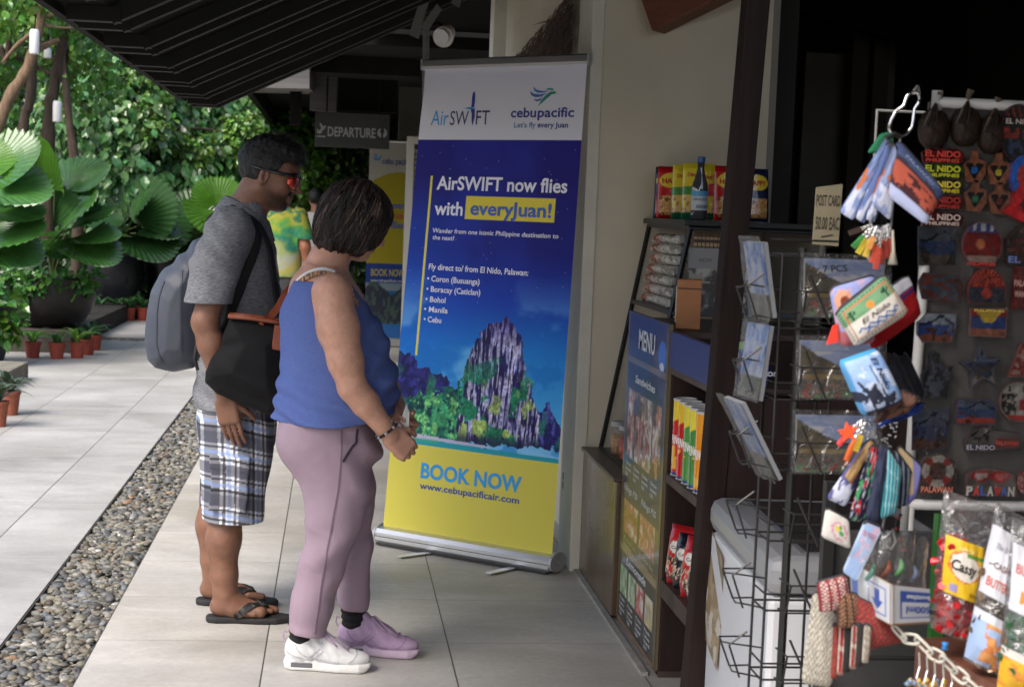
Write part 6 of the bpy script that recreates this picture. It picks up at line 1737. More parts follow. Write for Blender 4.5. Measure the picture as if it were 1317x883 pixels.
def can(label,x,y,z,r,h,body,top,word,wc,dark=False):
 o=thing('crisp_can',label,'can',(x,y,z),0,'crisp cans on the shelf')
 c=Canvas(40,48,body);u,v=c.u,c.v
 c.put(v>.70+.06*np.sin(u*12.6),top)
 sp=fbm(u*9,v*7,0,3,int(x*1000+y*777)%97)
 c.put((sp>.6)&(v>.08)&(v<.4),(226,170,70));c.put((v<.06),(40,60,120));c.put((np.abs(v-.5)<.085)&(np.abs(u%.5-.25)<.17),body if not dark else(30,30,32))
 cyl=lambda a,b:np.stack([r*np.cos(a*2*math.pi),r*np.sin(a*2*math.pi),h*b],1)
 mb=MB();c.into(mb,cyl);mb.build('label_wrap',PRINT_GLOSS,o,smooth=True)
 MB().lathe([(r*.2,h-.001),(r*.93,h-.001),(r*1.03,h),(r*1.03,h+.006),(r*.9,h+.008),(r*.9,h+.004),(.001,h+.003)],24).build('lid',mat('clear_lid',(.5,.5,.5),rough=.25),o)
 MB().lathe([(r*1.02,-.0),(r*1.02,.004)],24).build('base_rim',ALU,o)
 tm=MB()
 text(tm,word,lambda a,b:cyl(.62+.5*(np.asarray(a)-.5),np.asarray(b))*np.array((1.012,1.012,1)),.5,.43,.17,w=.5,bold=.03,c=wc,align='C',rot=0);tm.build('lettering',INK,o)
 return o
cx=1.088
for lb,y,body,top,dk in(('red and yellow crisp can farthest back in its row',4.805,(196,40,34),(226,196,50),0),('red crisp can second in the row from the menu board',4.727,(186,30,30),(220,180,40),0),('green crisp can just behind the other green one',4.649,(76,140,60),(216,200,60),0),('green and yellow crisp can right behind the orange one',4.571,(66,132,62),(222,205,60),0),('tall orange crisp can nearest the post among the full size cans',4.492,(222,140,30),(224,150,40),0)):
 can(lb,cx,y,.656,.037,.232,body,top,'PRINGLES',(235,230,225))
can('small black crisp can in front of the tall orange can',1.092,4.412,.656,.036,.16,(28,28,32),(40,40,44),'PRINGLES',(200,40,36),True)
can('small orange crisp can closest to the post',1.094,4.336,.656,.034,.15,(220,130,30),(224,160,50),'PRINGLES',(190,40,36))
def pillow(mb,fr,w,h,t,canv,crimp=.06,back=True,sag=.0):
 """bag standing in frame fr = (origin bottom-left, x axis, up axis, normal); printed front"""
 o,ux,uy,n=[np.array(tuple(q),float)for q in fr]
 def f(a,b,s=1):
  e=np.clip(4*a*(1-a),0,1)**.45*np.clip(np.minimum(b,1-b)/max(crimp*2.2,.02),0,1)**.8
  e=e*(.75+.5*(1-b))+.10*(fbm(a*5,b*7,s,2,int(abs(o[0])*977)%50)-.5)*e
  return o+ux*(a*w)[:,None]+uy*(b*h)[:,None]+n*(s*e*t/2)[:,None]
 canv.into(mb,lambda a,b:f(a,b,1))
 if back:
  mb.grid(lambda a,b:f(1-a,b,-1),8,10,0,lambda a,b:np.tile(canv.cols().mean(0),(len(a),1)))
 return f
FOIL=mat('foil_print',(1,1,1),rough=.25,vc=True,coat=.5,spec=.6)
def frame(p,yaw,lean=0.0):
 """bottom-left corner p, facing direction -y turned by yaw, leaning back"""
 ux=V3(math.cos(yaw),math.sin(yaw),0);n=V3(math.sin(yaw),-math.cos(yaw),0)
 uy=V3(0,0,1)*math.cos(lean)-n*math.sin(lean);nn=n*math.cos(lean)+V3(0,0,1)*math.sin(lean)
 return p,ux,uy,nn
def coffee(c,u,v,col_,alt):
 c.c[:]=col_;c.put((v>.55)&(v<.75),alt);c.put(((u-.5)**2/.1+(v-.64)**2/.012)<1,(215,210,200));n=fbm(u*9,v*14,0,3,int(sum(col_)))
 c.put((n>.52)&(v<.5)&(v>.12),(196,176,150));c.put((n>.62)&(v<.5)&(v>.1),(70,40,26));c.put(v>.93,np.array(col_)*.8)
for i,(lb,y,x,cl,alt,ln)in enumerate((('red coffee pouch at the far end of the low shelf',4.80,1.052,(178,30,34),(150,20,26),-.15),('black coffee pouch between the two red ones',4.725,1.056,(24,24,32),(60,60,66),-.2),('red coffee pouch with open curled top in the middle',4.62,1.056,(176,28,34),(190,50,50),-.22),('black and white coffee pouch before the blue one',4.54,1.058,(30,30,38),(200,196,190),-.25),('blue coffee pouch nearest the post on the low shelf',4.45,1.058,(40,120,200),(180,40,40),-.15))):
 o=thing('coffee_pouch',lb,'coffee pouch',(0,0,0),0,'coffee pouches on the low shelf')
 cvb=vpaint(lambda c,u,v:coffee(c,u,v,cl,alt),24,36)
 mb=MB();f=pillow(mb,frame(V3(x,y,.320),RAD(-52),ln*-.6),.11,.185-.012*(i%2),.07,cvb,.1);mb.build('pouch',FOIL,o,smooth=True)
 tm=MB();text(tm,'CAFE',lambda a,b:f(np.asarray(a),np.asarray(b),1)+np.array((-.0005,-.002,0)),.5,.61,.07,w=.5,bold=.02,c=(40,30,30),align='C');tm.build('lettering',INK,o)
gc=thing('display_case','black framed glass display case with sloping front against the wall','display case',(0,0,0))
FR=mat('black_metal_trim',(0.014,0.014,0.014),rough=.35,metal=.3)
A0,A1=V3(1.086,6.3,.516),V3(1.244,6.3,1.418);B0,B1=V3(1.086,5.585,.516),V3(1.252,5.585,1.418)
M0,M1=A0+(A1-A0)*.66,B0+(B1-B0)*.66
for nm,a,b in(('slope_bar',A0,A1),('slope_bar',B0,B1),('rail',A0,B0),('rail',A1,B1),('rail',M0,M1),('rail',B1,V3(1.74,5.585,1.418)),('rail',M1,V3(1.74,5.585,M1[2]))):
 MB().bar(a,b,.014,.014,up=(0,.3,1)).build(nm,FR,gc)
k_=.0
MB().add([M0,M1,B1,A1],[(0,1,2,3)]).build('pane',GLASS,gc)
MB().add([A0,B0,M1,M0],[(0,1,2,3)]).build('pane',GLASS,gc)
MB().add([M1,V3(1.74,5.585,M1[2]),V3(1.74,5.585,1.418),B1],[(0,1,2,3)]).build('pane',GLASS,gc)
MB().span((1.225,5.56,1.425),(1.75,6.335,1.445)).build('top',mat('black_top',(.012,.012,.012),rough=.4),gc,bevel=.002)
MB().add([V3(1.2,6.32,1.108),V3(1.72,6.32,1.108),V3(1.72,5.6,1.108),V3(1.2,5.6,1.108)],[(0,3,2,1)]).build('inner_shelf',mat('grey_shelf',(.25,.25,.24),rough=.5),gc,solid=.012)
MB().span((1.73,5.59,.52),(1.745,6.33,1.42)).build('side_panel',mat('case_back',(.22,.21,.19),rough=.6),gc)
WRAP=mat('white_wrap',(1,1,1),rough=.25,vc=True,coat=.5)
for i in range(7):
 r_,k2=divmod(i,7)
 z=1.118+.039*i
 o=thing('pastry_pack',['lowest wrapped pastry roll','second wrapped roll from the bottom','third wrapped roll from the bottom','middle wrapped roll','third wrapped roll from the top','second wrapped roll from the top','topmost wrapped pastry roll'][i]+' of the stack in the glass case','pastry',(1.228+.0068*i,6.24-.02*math.sin(i*2),z),-math.pi/2,'wrapped rolls in the glass case')
 c=Canvas(24,16,(178,176,170));c.put((c.u<.26)&(c.u>.08),(170,70,54));c.put((fbm(c.u*8,c.v*8,i,3,i)>.55)&(c.u>.3),(120,116,110));c.put((fbm(c.u*14,c.v*10,i,3,i+9)>.62),(215,214,210))
 rr=.0185
 mb=MB();c.into(mb,lambda a,b:np.stack([.52*a,rr*1.2*np.cos(b*6.2832),rr*(1+np.sin(b*6.2832))*np.clip(np.minimum(a,1-a)*20,.25,1)+0*a],1));mb.build('wrapper',WRAP,o,smooth=True)
for i,(x,y,cl)in enumerate(((1.13,6.12,(150,110,70)),(1.14,6.0,(160,60,40)),(1.15,5.9,(90,110,70)))):
 o=thing('biscuit_jar',('clear jar of tan biscuits nearest the wall on the low cabinet','clear jar of red sweets between two jars on the low cabinet','clear jar of green sweets nearest the menu board')[i],'jar',(x,y,.517),0,'clear jars on the low cabinet')
 MB().lathe([(.035,0),(.04,.01),(.04,.1),(.034,.115)],18).build('jar_body',GLASS,o,smooth=True)
 MB().lathe([(.034,.004),(.036,.075),(.03,.082)],14).build('sweets',mat('jar_contents',lin(cl),rough=.6,var=.5,vscale=60),o,smooth=True)
 MB().lathe([(.036,.113),(.038,.115),(.038,.132),(.03,.134)],18).build('lid',mat('jar_lid',(.3,.3,.3),rough=.4),o)
po=thing('food_poster','food poster with a red AVAILABLE flash behind the case glass','poster',(0,0,0))
c=Canvas(90,70,(70,72,78));u,v=c.u,c.v
n=fbm(u*6,v*5,0,4,12);c.c=np.array((60,62,66.))+(sst(.4,.7,n)*110)[...,None]*np.array((1,.97,.92));c.put(((u-.55)/.2)**2+((v-.2)/.13)**2<1,(176,176,172));c.put(((u-.55)/.15)**2+((v-.21)/.09)**2<1,(110,84,60))
c.put(v>.68,(140,142,144));c.put((v>.68)&(v<.93)&(u>.44),(150,32,32));c.put((v>.45)&(v<.68)&(fbm(u*12,v*9,0,3,5)>.5),(150,146,138))
a0,a1=at(882,402,y=5.6),at(988,322,y=5.6)
fpz=lambda a,b:np.stack([a0 .x+(a1 .x-a0 .x)*np.asarray(a),np.full_like(np.asarray(a,float),5.603),1.118+(a1 .z-1.118)*np.asarray(b)],1)
mb=MB();c.into(mb,fpz);mb.build('printed_face',PRINT,po)
tm=MB();f_=lambda a,b:fpz(a,b)+np.array((0,-.0015,0));text(tm,'AVAILABLE',f_,.47,.73,.2,w=.5,bold=.03,c=(215,210,205));text(tm,'NOW',f_,.14,.78,.09,w=.16,bold=.01,c=(90,92,95));tm.build('lettering',INK,po)
for i in range(9):
 x=at(892+5.2*i,318,y=5.66).x
 o=thing('biscuit_box','small upright brown biscuit box in the row above the poster','biscuit box',(x,5.66,a1 .z-.005),0,'row of small brown biscuit boxes')
 c=Canvas(6,14,(96,66,44));c.put((c.v>.2)&(c.v<.75),(176,150,116));c.put((c.v>.4)&(c.v<.6),(60,40,30))
 mb=MB();c.into(mb,lambda a,b:np.stack([.0125*a,0*a,.058*b],1));mb.build('front',PRINT,o)
 MB().span((0.0005,.001,0),(.0122,.04,.0575)).build('carton',mat('brown_carton',S(90,62,42),rough=.6),o)
MB().span((1.3,5.615,a1 .z-.012),(1.74,5.72,a1 .z-.006)).build('inner_shelf',mat('case_shelf',(.1,.1,.1),rough=.5),gc)
def snack(label,px,y,yaw,w,h,kind,t=.05):
 p=at(px,289,y=y);c=Canvas(40,60);u,v=c.u,c.v
 if kind in('red','navy'):
  c.c[:]=(176,26,30)if kind=='red' else(24,34,70)
  n=fbm(u*12,v*14,0,3,4);c.put((v<.42)&(v>.06)&(u>.1)&(u<.9),(186,136,80));c.put((v<.42)&(v>.06)&(n>.52)&(u>.1)&(u<.9),(214,180,120));c.put((v<.42)&(v>.06)&(n>.64)&(u>.1)&(u<.9),(120,74,40))
  c.put(((u-.5)/.44)**2+((v-.72)/.15)**2<1,(222,196,56));c.put((v>.94)|(v<.03),(150,24,28)if kind=='red' else(30,40,70))
 else:
  c.c[:]=(206,188,46);n=fbm(u*10,v*12,0,3,8)
  c.put(v<.12,(30,96,70));c.put((v<.42)&(v>.1)&(n>.45),(206,170,110));c.put((v<.4)&(v>.1)&(n>.6),(160,110,60));c.put((v>.42)&(v<.66)&(u>.25+.3*(v-.4))&(u<.8),(186,40,40));c.put((v>.42)&(v<.58)&(u<.3),(60,130,60))
 o=thing('snack_bag',label,'snack bag',(0,0,0),0,'snack bags on the display case')
 mb=MB();f=pillow(mb,frame(V3(p.x,y,1.447),yaw,.12),w,h,t,c,.05);mb.build('bag_body',FOIL,o,smooth=True)
 ff2=lambda a,b:f(np.asarray(a),np.asarray(b),1)+np.array((-.0006,-.0025,0))
 tm=MB();text(tm,'HAPPY' if kind!='yellow' else 'Ding Dong',ff2,.5,.665 if kind!='yellow' else.75,.13 if kind!='yellow' else.09,w=.7,bold=.03,c=(170,30,30),align='C',rot=.0);tm.build('lettering',INK,o)
snack('navy edged snack bag at the far left behind the first red HAPPY bag',839,6.24,RAD(-20),.115,.205,'navy')
snack('red HAPPY peanut bag at the left end of the case top',843,6.16,RAD(-14),.125,.205,'red')
snack('yellow snack bag just right of the left HAPPY bag',862,6.05,RAD(-14),.125,.21,'yellow')
snack('yellow snack bag in the middle behind the glass bottle',875,5.97,RAD(-14),.125,.215,'yellow')
snack('yellow snack bag peeking out right of the bottle',899,5.92,RAD(-12),.09,.205,'yellow')
snack('red HAPPY peanut bag half hidden by the dark post',917,5.84,RAD(-6),.115,.205,'red')
snack('navy HAPPY bag just right of the dark post',955,5.84,RAD(6),.10,.2,'navy')
bo_=thing('glass_bottle','dark glass bottle with blue cap among the snack bags','bottle',tuple(at(898,290,y=5.72)*1.0))
bo_.location.z=1.446
MB().lathe([(.0,.004),(.027,.0),(.031,.006),(.031,.11),(.028,.13),(.017,.165),(.013,.185),(.013,.21)],24).build('bottle_body',mat('smoky_bottle_glass',(.05,.055,.06),rough=.06,coat=1,spec=.8),bo_,smooth=True)
MB().lathe([(.0135,.208),(.0145,.21),(.0145,.226),(.012,.229)],18).build('cap',mat('blue_cap',S(40,80,140),rough=.35),bo_)
c=Canvas(20,16,(176,184,190));c.put(c.v>.72,(70,140,180));c.put((c.v<.3)&(c.v>.12)&(c.u>.35),(110,120,130))
fb=lambda a,b:np.stack([.0317*np.cos(math.pi*(1.05+.8*np.asarray(a))),.0317*np.sin(math.pi*(1.05+.8*np.asarray(a))),.035+.07*np.asarray(b)],1)
mb=MB();c.into(mb,fb);mb.build('label',PRINT,bo_,smooth=True)
tm=MB();text(tm,'GINGER',lambda a,b:fb(a,b)*np.array((1.01,1.01,1)),.12,.5,.2,w=.75,bold=.02,c=(50,60,90));tm.build('lettering',INK,bo_)
p=at(873,424,z=1.0965)
tb_=thing('wooden_box','small upright plywood box on top of the menu cabinet','box',(p.x,p.y+.05,1.0965),RAD(-12))
PLY=mat('plywood',S(150,98,58),rough=.55,var=.2,vscale=5,stretch=(1,12,1.5))
MB().span((0,0,0),(.078,.09,.158)).build('box_body',PLY,tb_,bevel=.002)
MB().span((-.0035,.012,.02),(-.0005,.078,.135)).build('window',mat('pale_window',(.45,.44,.4),rough=.3),tb_)
MB().span((-.001,-.0035,.128),(.08,.0,.131)).build('lid_line',mat('dark_gap',(.03,.02,.015)),tb_)
tm=MB();text(tm,'TIP',plane((-.0042,.07,.04),(0,-.05,0),(0,0,.05)),.1,.1,.6,w=.8,bold=.03);tm.build('lettering',mat('black_ink',(.02,.02,.02)),tb_)
for i,px in enumerate((958,968,979)):
 q=at(px,450,y=4.42)
 o=thing('gum_tub',('blue gum tub with green lid closest to the post','middle blue gum tub with green lid','blue gum tub with green lid farthest from the post')[i],'gum tub',(q.x,4.42,1.05),0,'gum tubs beside the post')
 MB().lathe([(.017,0),(.018,.03),(.016,.034)],16).build('tub_body',mat('blue_tub',S(50,90,170),rough=.3),o,smooth=True)
 MB().lathe([(.018,.034),(.0185,.036),(.0185,.052),(.015,.055)],16).build('lid',mat('green_lid',S(150,200,110),rough=.4),o)
q0,q1=at(948,495,y=4.37),at(990,450,y=4.37)
gb=thing('gum_carton','blue display carton of gum marked mentos under the tubs','carton',(0,0,0))
MB().span((q0 .x,4.372,.987),(q1 .x,4.46,1.05)).build('carton_body',mat('navy_card',S(30,50,110),rough=.5),gb)
c=Canvas(30,24,(44,86,170));c.put(c.v>.88,(180,40,40));c.put(c.v<.22,(28,44,100));fg=lambda a,b:np.stack([q0 .x+(q1 .x-q0 .x)*np.asarray(a),np.full_like(np.asarray(a,float),4.3715),.987+.063*np.asarray(b)],1)
mb=MB();c.into(mb,fg);mb.build('printed_face',PRINT,gb)
tm=MB();text(tm,'mentos',lambda a,b:fg(a,b)-np.array((0,.001,0)),.2,.42,.42,w=1.1,bold=.03,c=(215,220,230));tm.build('lettering',INK,gb)
#chest freezer
fz=thing('chest_freezer','white chest freezer with grey lid behind the wire postcard rack','freezer',(.995,3.45,0),RAD(-3.6))
FW=mat('white_enamel',(.62,.63,.66),rough=.28,var=.03,vscale=3,coat=.2);FG=mat('grey_plastic_lid',(.25,.255,.27),rough=.35)
MB().span((0,0,.05),(.50,.77,.60)).build('body',FW,fz,bevel=.012)
lm=MB();lm.span((-.008,-.008,.604),(.51,.78,.695));lm.build('lid',FG,fz,bevel=.03)
MB().span((.09,.06,.692),(.43,.70,.699)).build('lid_glass',mat('dark_glass',(.03,.032,.036),rough=.1,coat=.8),fz,bevel=.003)
MB().span((.075,.045,.690),(.445,.715,.6965)).build('lid_frame',mat('grey_gasket',(.14,.14,.15),rough=.4),fz,bevel=.003)
MB().span((.02,.02,.0),(.48,.75,.052)).build('plinth',mat('black_plinth',(.02,.02,.02),rough=.7),fz)
ps=thing('paper_notice','brown printed paper notice taped to the side of the white freezer','notice',(.995,3.45,0),RAD(-3.6))
c=Canvas(20,60,(128,112,86));u,v=c.u,c.v;c.put((fbm(u*7,v*16,0,3,9)>.52),(150,134,108));c.put((v<.5)&(fbm(u*5,v*9,3,3,2)>.55),(176,170,160));c.put((v>.55)&(v<.9)&((v*24)%1>.6)&(u>.2)&(u<.85),(96,80,60))
mb=MB();c.into(mb,lambda a,b:np.stack([-.003-.004*np.sin(b*5+a*2),.76-.20*a,.30+.30*b-.03*a],1));mb.build('sheet',PRINT,ps)
#souvenirs: wire postcard rack
RK=mat('black_wire',(.012,.012,.012),rough=.45)
rk_=thing('postcard_rack','black wire spinner rack with pockets, half filled with postcards','rack',(.835,2.8,0))
mb=MB()
ztop=1.40
mb.tube([(0,0,.0),(0,0,ztop)],.008)
mb.build('pole',RK,rk_)
mb=MB()
for x,y in((-.045,-.03),(-.045,.05),(.055,-.03),(.055,.05)):mb.tube([(x,y,.3),(x,y,ztop-.01)],.0026,n=6)
for z in np.arange(.36,1.4,.128):
 mb.tube([(-.045,-.03,z),(.055,-.03,z),(.055,.05,z),(-.045,.05,z),(-.045,-.03,z)],.0022,n=5)
 mb.tube([(-.045,-.03,z+.03),(.055,-.03,z+.03)],.002,n=5)
 mb.tube([(-.045,-.03,z+.03),(-.045,.05,z+.03)],.002,n=5)
mb.build('wire_frame',RK,rk_)
mb=MB();mb.tube([(-.2,0,.02),(.2,0,.02)],.01).tube([(0,-.2,.02),(0,.2,.02)],.01);mb.build('base',RK,rk_)
rows_z=[1.27,1.137,1.004,.876,.748,.62,.49]
for i,z in enumerate(rows_z):
 m1=MB()
 for dz in(0,.055):
  x=-.085-.022*(dz>0)
  m1 .tube([(-.045,.05,z+dz),(x,.045,z+dz),(x-.004,.01,z+dz),(x,-.03,z+dz+.008),(-.045,-.03,z+dz)],.0017,n=6)
 m1 .tube([(-.085,.045,z),(-.107,.045,z+.055)],.002,n=5).tube([(-.085,-.03,z),(-.107,-.03,z+.06)],.002,n=5).tube([(-.107,-.03,z+.06),(-.075,-.03,z+.085)],.002,n=5)
 m1 .build('wire_pocket',RK,rk_)
 m1=MB()
 for dz in(0,.055):
  y=-.065-.022*(dz>0)
  m1 .tube([(-.02,-.03,z+dz),(-.015,y,z+dz),(.12,y,z+dz),(.125,-.03,z+dz)],.0017,n=6)
 m1 .tube([(-.015,-.065,z),(-.015,-.087,z+.055)],.002,n=5).tube([(.03,-.088,z-.0),(-.012,-.088,z+.085)],.0024,n=6)
 m1 .build('wire_pocket',RK,rk_)
def landscape(c,u,v,seed=0,var=0):
 n=fbm(u*5,v*6,0,4,seed)
 c.c[:]=np.array((150,165,205.));c.put(sst(.45,.6,fbm(u*4,v*9,0,4,seed+1))*(v>.6),(205,206,214));c.put((v>.8),(110,135,190),.5)
 c.put(v<.92-.75*u+.08*(n-.5),(66,58,40));c.put((v<.9-.75*u+.1*(n-.5))&(n>.5),(92,80,50))
 c.put((v<.45+.25*(u-.5)+.15*(n-.5))&(u>.45),(56,66,84));c.put(v<.36,(96,88,72));c.put((v<.40)&(v>.34),(140,118,70))
 n2=fbm(u*16,v*14,0,3,seed+3);c.put((v<.34)&(n2>.5),(130,110,100));c.put((v<.34)&(n2>.58),(70,70,64));c.put((v<.25)&(fbm(u*20,v*14,0,2,seed+8)>.66),(150,60,50));c.c*=.78;c.put((v<.12)&(fbm(u*14,v*14,5,2,seed+8)>.6),(60,100,60))
def card_pack(label,origin,ux,uy,w,h,seed,art=landscape,group='postcard packs in the wire rack'):
 o=thing('postcard_pack',label,'postcards',tuple(origin),0,group)
 ux,uy=nrm(ux),nrm(uy);n=np.cross(ux,uy)
 c=vpaint(lambda c,u,v:art(c,u,v,seed),50,38)
 mb=MB();c.into(mb,lambda a,b:ux*(a*w)[:,None]+uy*(b*h)[:,None]);mb.build('front_card',PRINT,o)
 mb=MB();mb.prism([(0,0),(w,0),(w,h),(0,h)],(-n*.001,ux,uy),.008);mb.build('cards',mat('card_edges',(.15,.16,.18),rough=.7),o)
 m2=MB();m2 .grid(lambda a,b:ux*((a*1.14-.07)*w)[:,None]+uy*((b*1.12-.03)*h)[:,None]+n*(.003+.006*fbm(a*6,b*6,seed,3,seed))[:,None],12,10);m2 .build('plastic_sleeve',FILMC,o,smooth=True)
 return o
P0=V3(.835,2.8,0)
for i,lb in enumerate(('top postcard pack marked 7 pcs facing the viewer','middle postcard pack of the front column','lowest postcard pack of the front column')):
 z=rows_z[i]+.004
 o=card_pack(lb,P0+V3(-.012,-.070,z-.004+(.0 if i else.012)),(1,.06,0),(0,.10,1),.148,.102,5+i)
 if i==0:
  tm=MB();text(tm,'7 PCS',plane((.03,-.002,.078),(.05,.003,.0),(0,.003,.03)),0,0,.55,w=.9,bold=.02,rot=.1);tm.build('lettering',mat('marker_ink',(.02,.02,.025)),o)
def bluecard(c,u,v,seed=0):c.c[:]=(100,116,150);n=fbm(u*6,v*6,0,4,seed);c.put(n>.56,(124,132,150));c.put((n<.42),(60,84,130));c.put(v<.3,(84,80,76));c.put((v<.3)&(n>.5),(50,56,50))
card_pack('sleeved postcard pack seen edge-on in the top left pocket',P0+V3(-.072,.055,rows_z[0]+.004),(.10,-1,0),(-.18,0,1),.10,.135,31,bluecard)
card_pack('sleeved postcard pack seen edge-on in the second left pocket',P0+V3(-.095,.05,rows_z[1]-.01),(.14,-1,0),(.10,0,1),.10,.135,33,bluecard)
card_pack('postcard pack slumped outward in the third left pocket',P0+V3(-.045,.05,rows_z[2]-.02),(.08,-1,0),(-.55,0,1),.10,.155,35,bluecard)
sgn=thing('price_sign','cardboard sign handwritten POST CARD 50.00 above the wire rack','sign',tuple(at(1045,314,y=2.85)),RAD(4))
MB().prism([(0,0),(.050,-.002),(.052,.112),(.002,.104)],((0,0,0),(1,0,0),(0,0,1)),.003).build('card',mat('kraft_card',S(158,148,122),rough=.85,var=.1,vscale=30),sgn)
tm=MB();fs_=plane((0,-.001,0),(.051,0,0),(0,0,.108))
text(tm,'POST CARD',fs_,.04,.66,.26,w=.92,shear=.1,bold=.012);text(tm,'50.00 EAC',fs_,.06,.26,.3,w=.9,shear=.1,bold=.012);flat(tm,[(.3,.12),(.75,.16),(.75,.18),(.3,.14)],fs_)
tm.build('lettering',mat('pen_ink',(.05,.045,.04)),sgn)
MB().tube([(.026,.004,-.06),(.026,.004,.09)],.003).build('stick',RK,sgn)
#SOUVENIR DISPLAY
BY=2.7
def bp_(px,py,d=0.0):return at(px,py,y=BY-d)
db=thing('display_board','souvenir display board in a pale tube frame with dim plastic backing','display board',(0,0,0))
TLb,TRb,BLb,BRb=bp_(1172,130),bp_(1330,130),bp_(1166,648),bp_(1330,650)
xb0,xb1,zb0,zb1=BLb.x,1.62,BLb.z,TLb.z
MB().span((xb0,BY+.004,zb0),(xb1,BY+.012,zb1)).build('backing',mat('grey_backing',(.06,.057,.054),rough=.6,var=.25,vscale=9),db)
TUBEW=mat('pale_enamel_tube',(.42,.42,.41),rough=.4)
for nm,a,b in(('frame_tube',(xb0,BY,zb0-.05),(xb0+.012,BY,zb1+.02)),('frame_tube',(xb0+.01,BY,zb1),(xb1,BY,zb1)),('frame_tube',(xb0,BY,zb0),(xb1,BY,zb0)),('frame_tube',(xb1,BY,.0),(xb1,BY,zb1))):
 MB().tube([a,b],.0095,n=12).build(nm,TUBEW,db,smooth=True)
MB().tube([(xb0+.005,BY,zb0),(xb0+.005,BY,0)],.0095,n=12).build('frame_tube',TUBEW,db,smooth=True)
m1=MB();a,b=at(1128,142,y=2.95),at(1163,141,y=2.95);m1 .tube([(a.x,2.95,a.z-.35),(a.x,2.95,a.z),(b.x+.3,2.95,a.z)],.0035,n=8);m1 .build('wire_frame',TUBEW,db,smooth=True)
m1=MB();m1 .grid(lambda u,v:np.stack([xb0+.02+(xb1-xb0-.03)*u,BY-.016-.006*fbm(u*22,v*26,0,3,5),zb0+.01+(zb1-zb0-.14)*v],1),60,60)
m1 .build('clear_cover',film('loose_clear_sheet',clear=.985,rough=.12,bump=.7,bscale=40,top=1.06),db,smooth=True)
GRP='souvenirs on the display board'
def souvenir(name,label,cat,poly,art,depth=.006,d=.004,words=(),cx=None,group=GRP,res=26):
 """poly in photo pixels, counter-clockwise seen from the front; art(c, u, v)"""
 P=[bp_(x,y,d)for x,y in poly]
 x0,x1=min(p.x for p in P),max(p.x for p in P);z0,z1=min(p.z for p in P),max(p.z for p in P)
 o=thing(name,label,cat,(x0,BY-d,z0),0,group)
 c=Canvas(res,max(8,int(res*(z1-z0)/(x1-x0))));art(c,c.u,c.v);c.c*=(.48+.5*fbm(c.u*9,c.v*9*c.h/c.w,0,3,int(x0*900)%60))[...,None]
 w,h=x1-x0,z1-z0
 loc=[((p.x-x0),(p.z-z0))for p in P]
 U,Vv=c.u,c.v
 ins=inpoly(U*w,Vv*h,loc)
 pts=np.stack([U.ravel()*w,np.full(U.size,-depth-.0004),Vv.ravel()*h],1)
 ww=c.w+1
 f=[(j*ww+i,j*ww+i+1,(j+1)*ww+i+1,(j+1)*ww+i)for j in range(c.h)for i in range(c.w)if ins[j,i]and ins[j,i+1]and ins[j+1,i]and ins[j+1,i+1]]
 col_=c.cols()
 mb=MB();mb.add(pts,f,0,col_);mb.build('printed_face',PRINT_GLOSS,o)
 mb=MB();A=sum((loc[i][0]*loc[(i+1)%len(loc)][1]-loc[(i+1)%len(loc)][0]*loc[i][1])for i in range(len(loc)))
 if A<0:loc=loc[::-1]
 mb.prism(loc,((0,-depth,0),(1,0,0),(0,0,1)),depth,0,col_.mean(0)*.8);mb.build('body',PRINT,o)
 for s_,u0,v0,hh,ww_,cl in words:
  tm=MB();text(tm,s_,plane((0,-depth-.0012,0),(w,0,0),(0,0,h)),u0,v0,hh,w=ww_,bold=.03,c=cl);tm.build('lettering',INK,o)
 return o
def ell(cx,cy,rx,ry,k=22,a0=0,a1=2*math.pi):return[(cx+rx*math.cos(a0+(a1-a0)*i/(k-1 if a1-a0<6.2 else k)),cy-ry*math.sin(a0+(a1-a0)*i/(k-1 if a1-a0<6.2 else k)))for i in range(k)]
def scene(sky_,sea,sand,seed=0):
 def a(c,u,v):
  n=fbm(u*7,v*7,0,3,seed);c.c[:]=sky_;c.put(v<.6+.15*(n-.5),sea);c.put(v<.28+.2*(n-.5),sand);c.put((n>.62)&(v<.5),np.array(sand)*.5);c.put((np.abs(v-.62-.25*np.exp(-((u-.6)/.2)**2))<.05)&(n>.4),np.array(sea)*.5)
 return a
def flatc(c1,c2,seed=0,th=.55):
 def a(c,u,v):c.c[:]=c1;c.put(fbm(u*8,v*8,0,3,seed)>th,c2)
 return a
COCO=mat('dark_coconut',(.018,.01,.007),rough=.5,spec=.25,var=.5,vscale=30,bump=.4,bscale=90)
TIE=mat('tied_leaf',(.055,.04,.028),rough=.7,island=.4)
for px,py,lb in((1201,165,'leftmost of the three dark coconut shells hung under the pale tube'),(1242,162,'middle of the three dark coconut shells hung under the pale tube'),(1277,172,'rightmost of the three dark coconut shells hung under the pale tube')):
 q=bp_(px,py);o=thing('coconut_ornament',lb,'ornament',tuple(q),0,'coconut ornaments on the board')
 mb=MB();mb.lathe([(.0,-.036),(.014,-.034),(.024,-.024),(.0285,-.006),(.027,.012),(.02,.026),(.008,.034)],20);ob=mb.build('shell',COCO,o,smooth=True);ob.scale=(1,.75,1)
 tm=MB();g=np.random.default_rng(int(px))
 for k in range(9):
  a=math.pi*(1+(k-4)/9);tm.tube([(0,-.004,.046),(.016*math.cos(a),-.02,.026),(.026*math.cos(a),-.021,.002)],[.0016,.0022,.0008],n=5)
 tm.tube([(0,-.003,.03),(0,-.003,.05),(.004,-.004,.062)],[.005,.0045,.007],n=7)
 tm.build('leaf_tie',TIE,o)
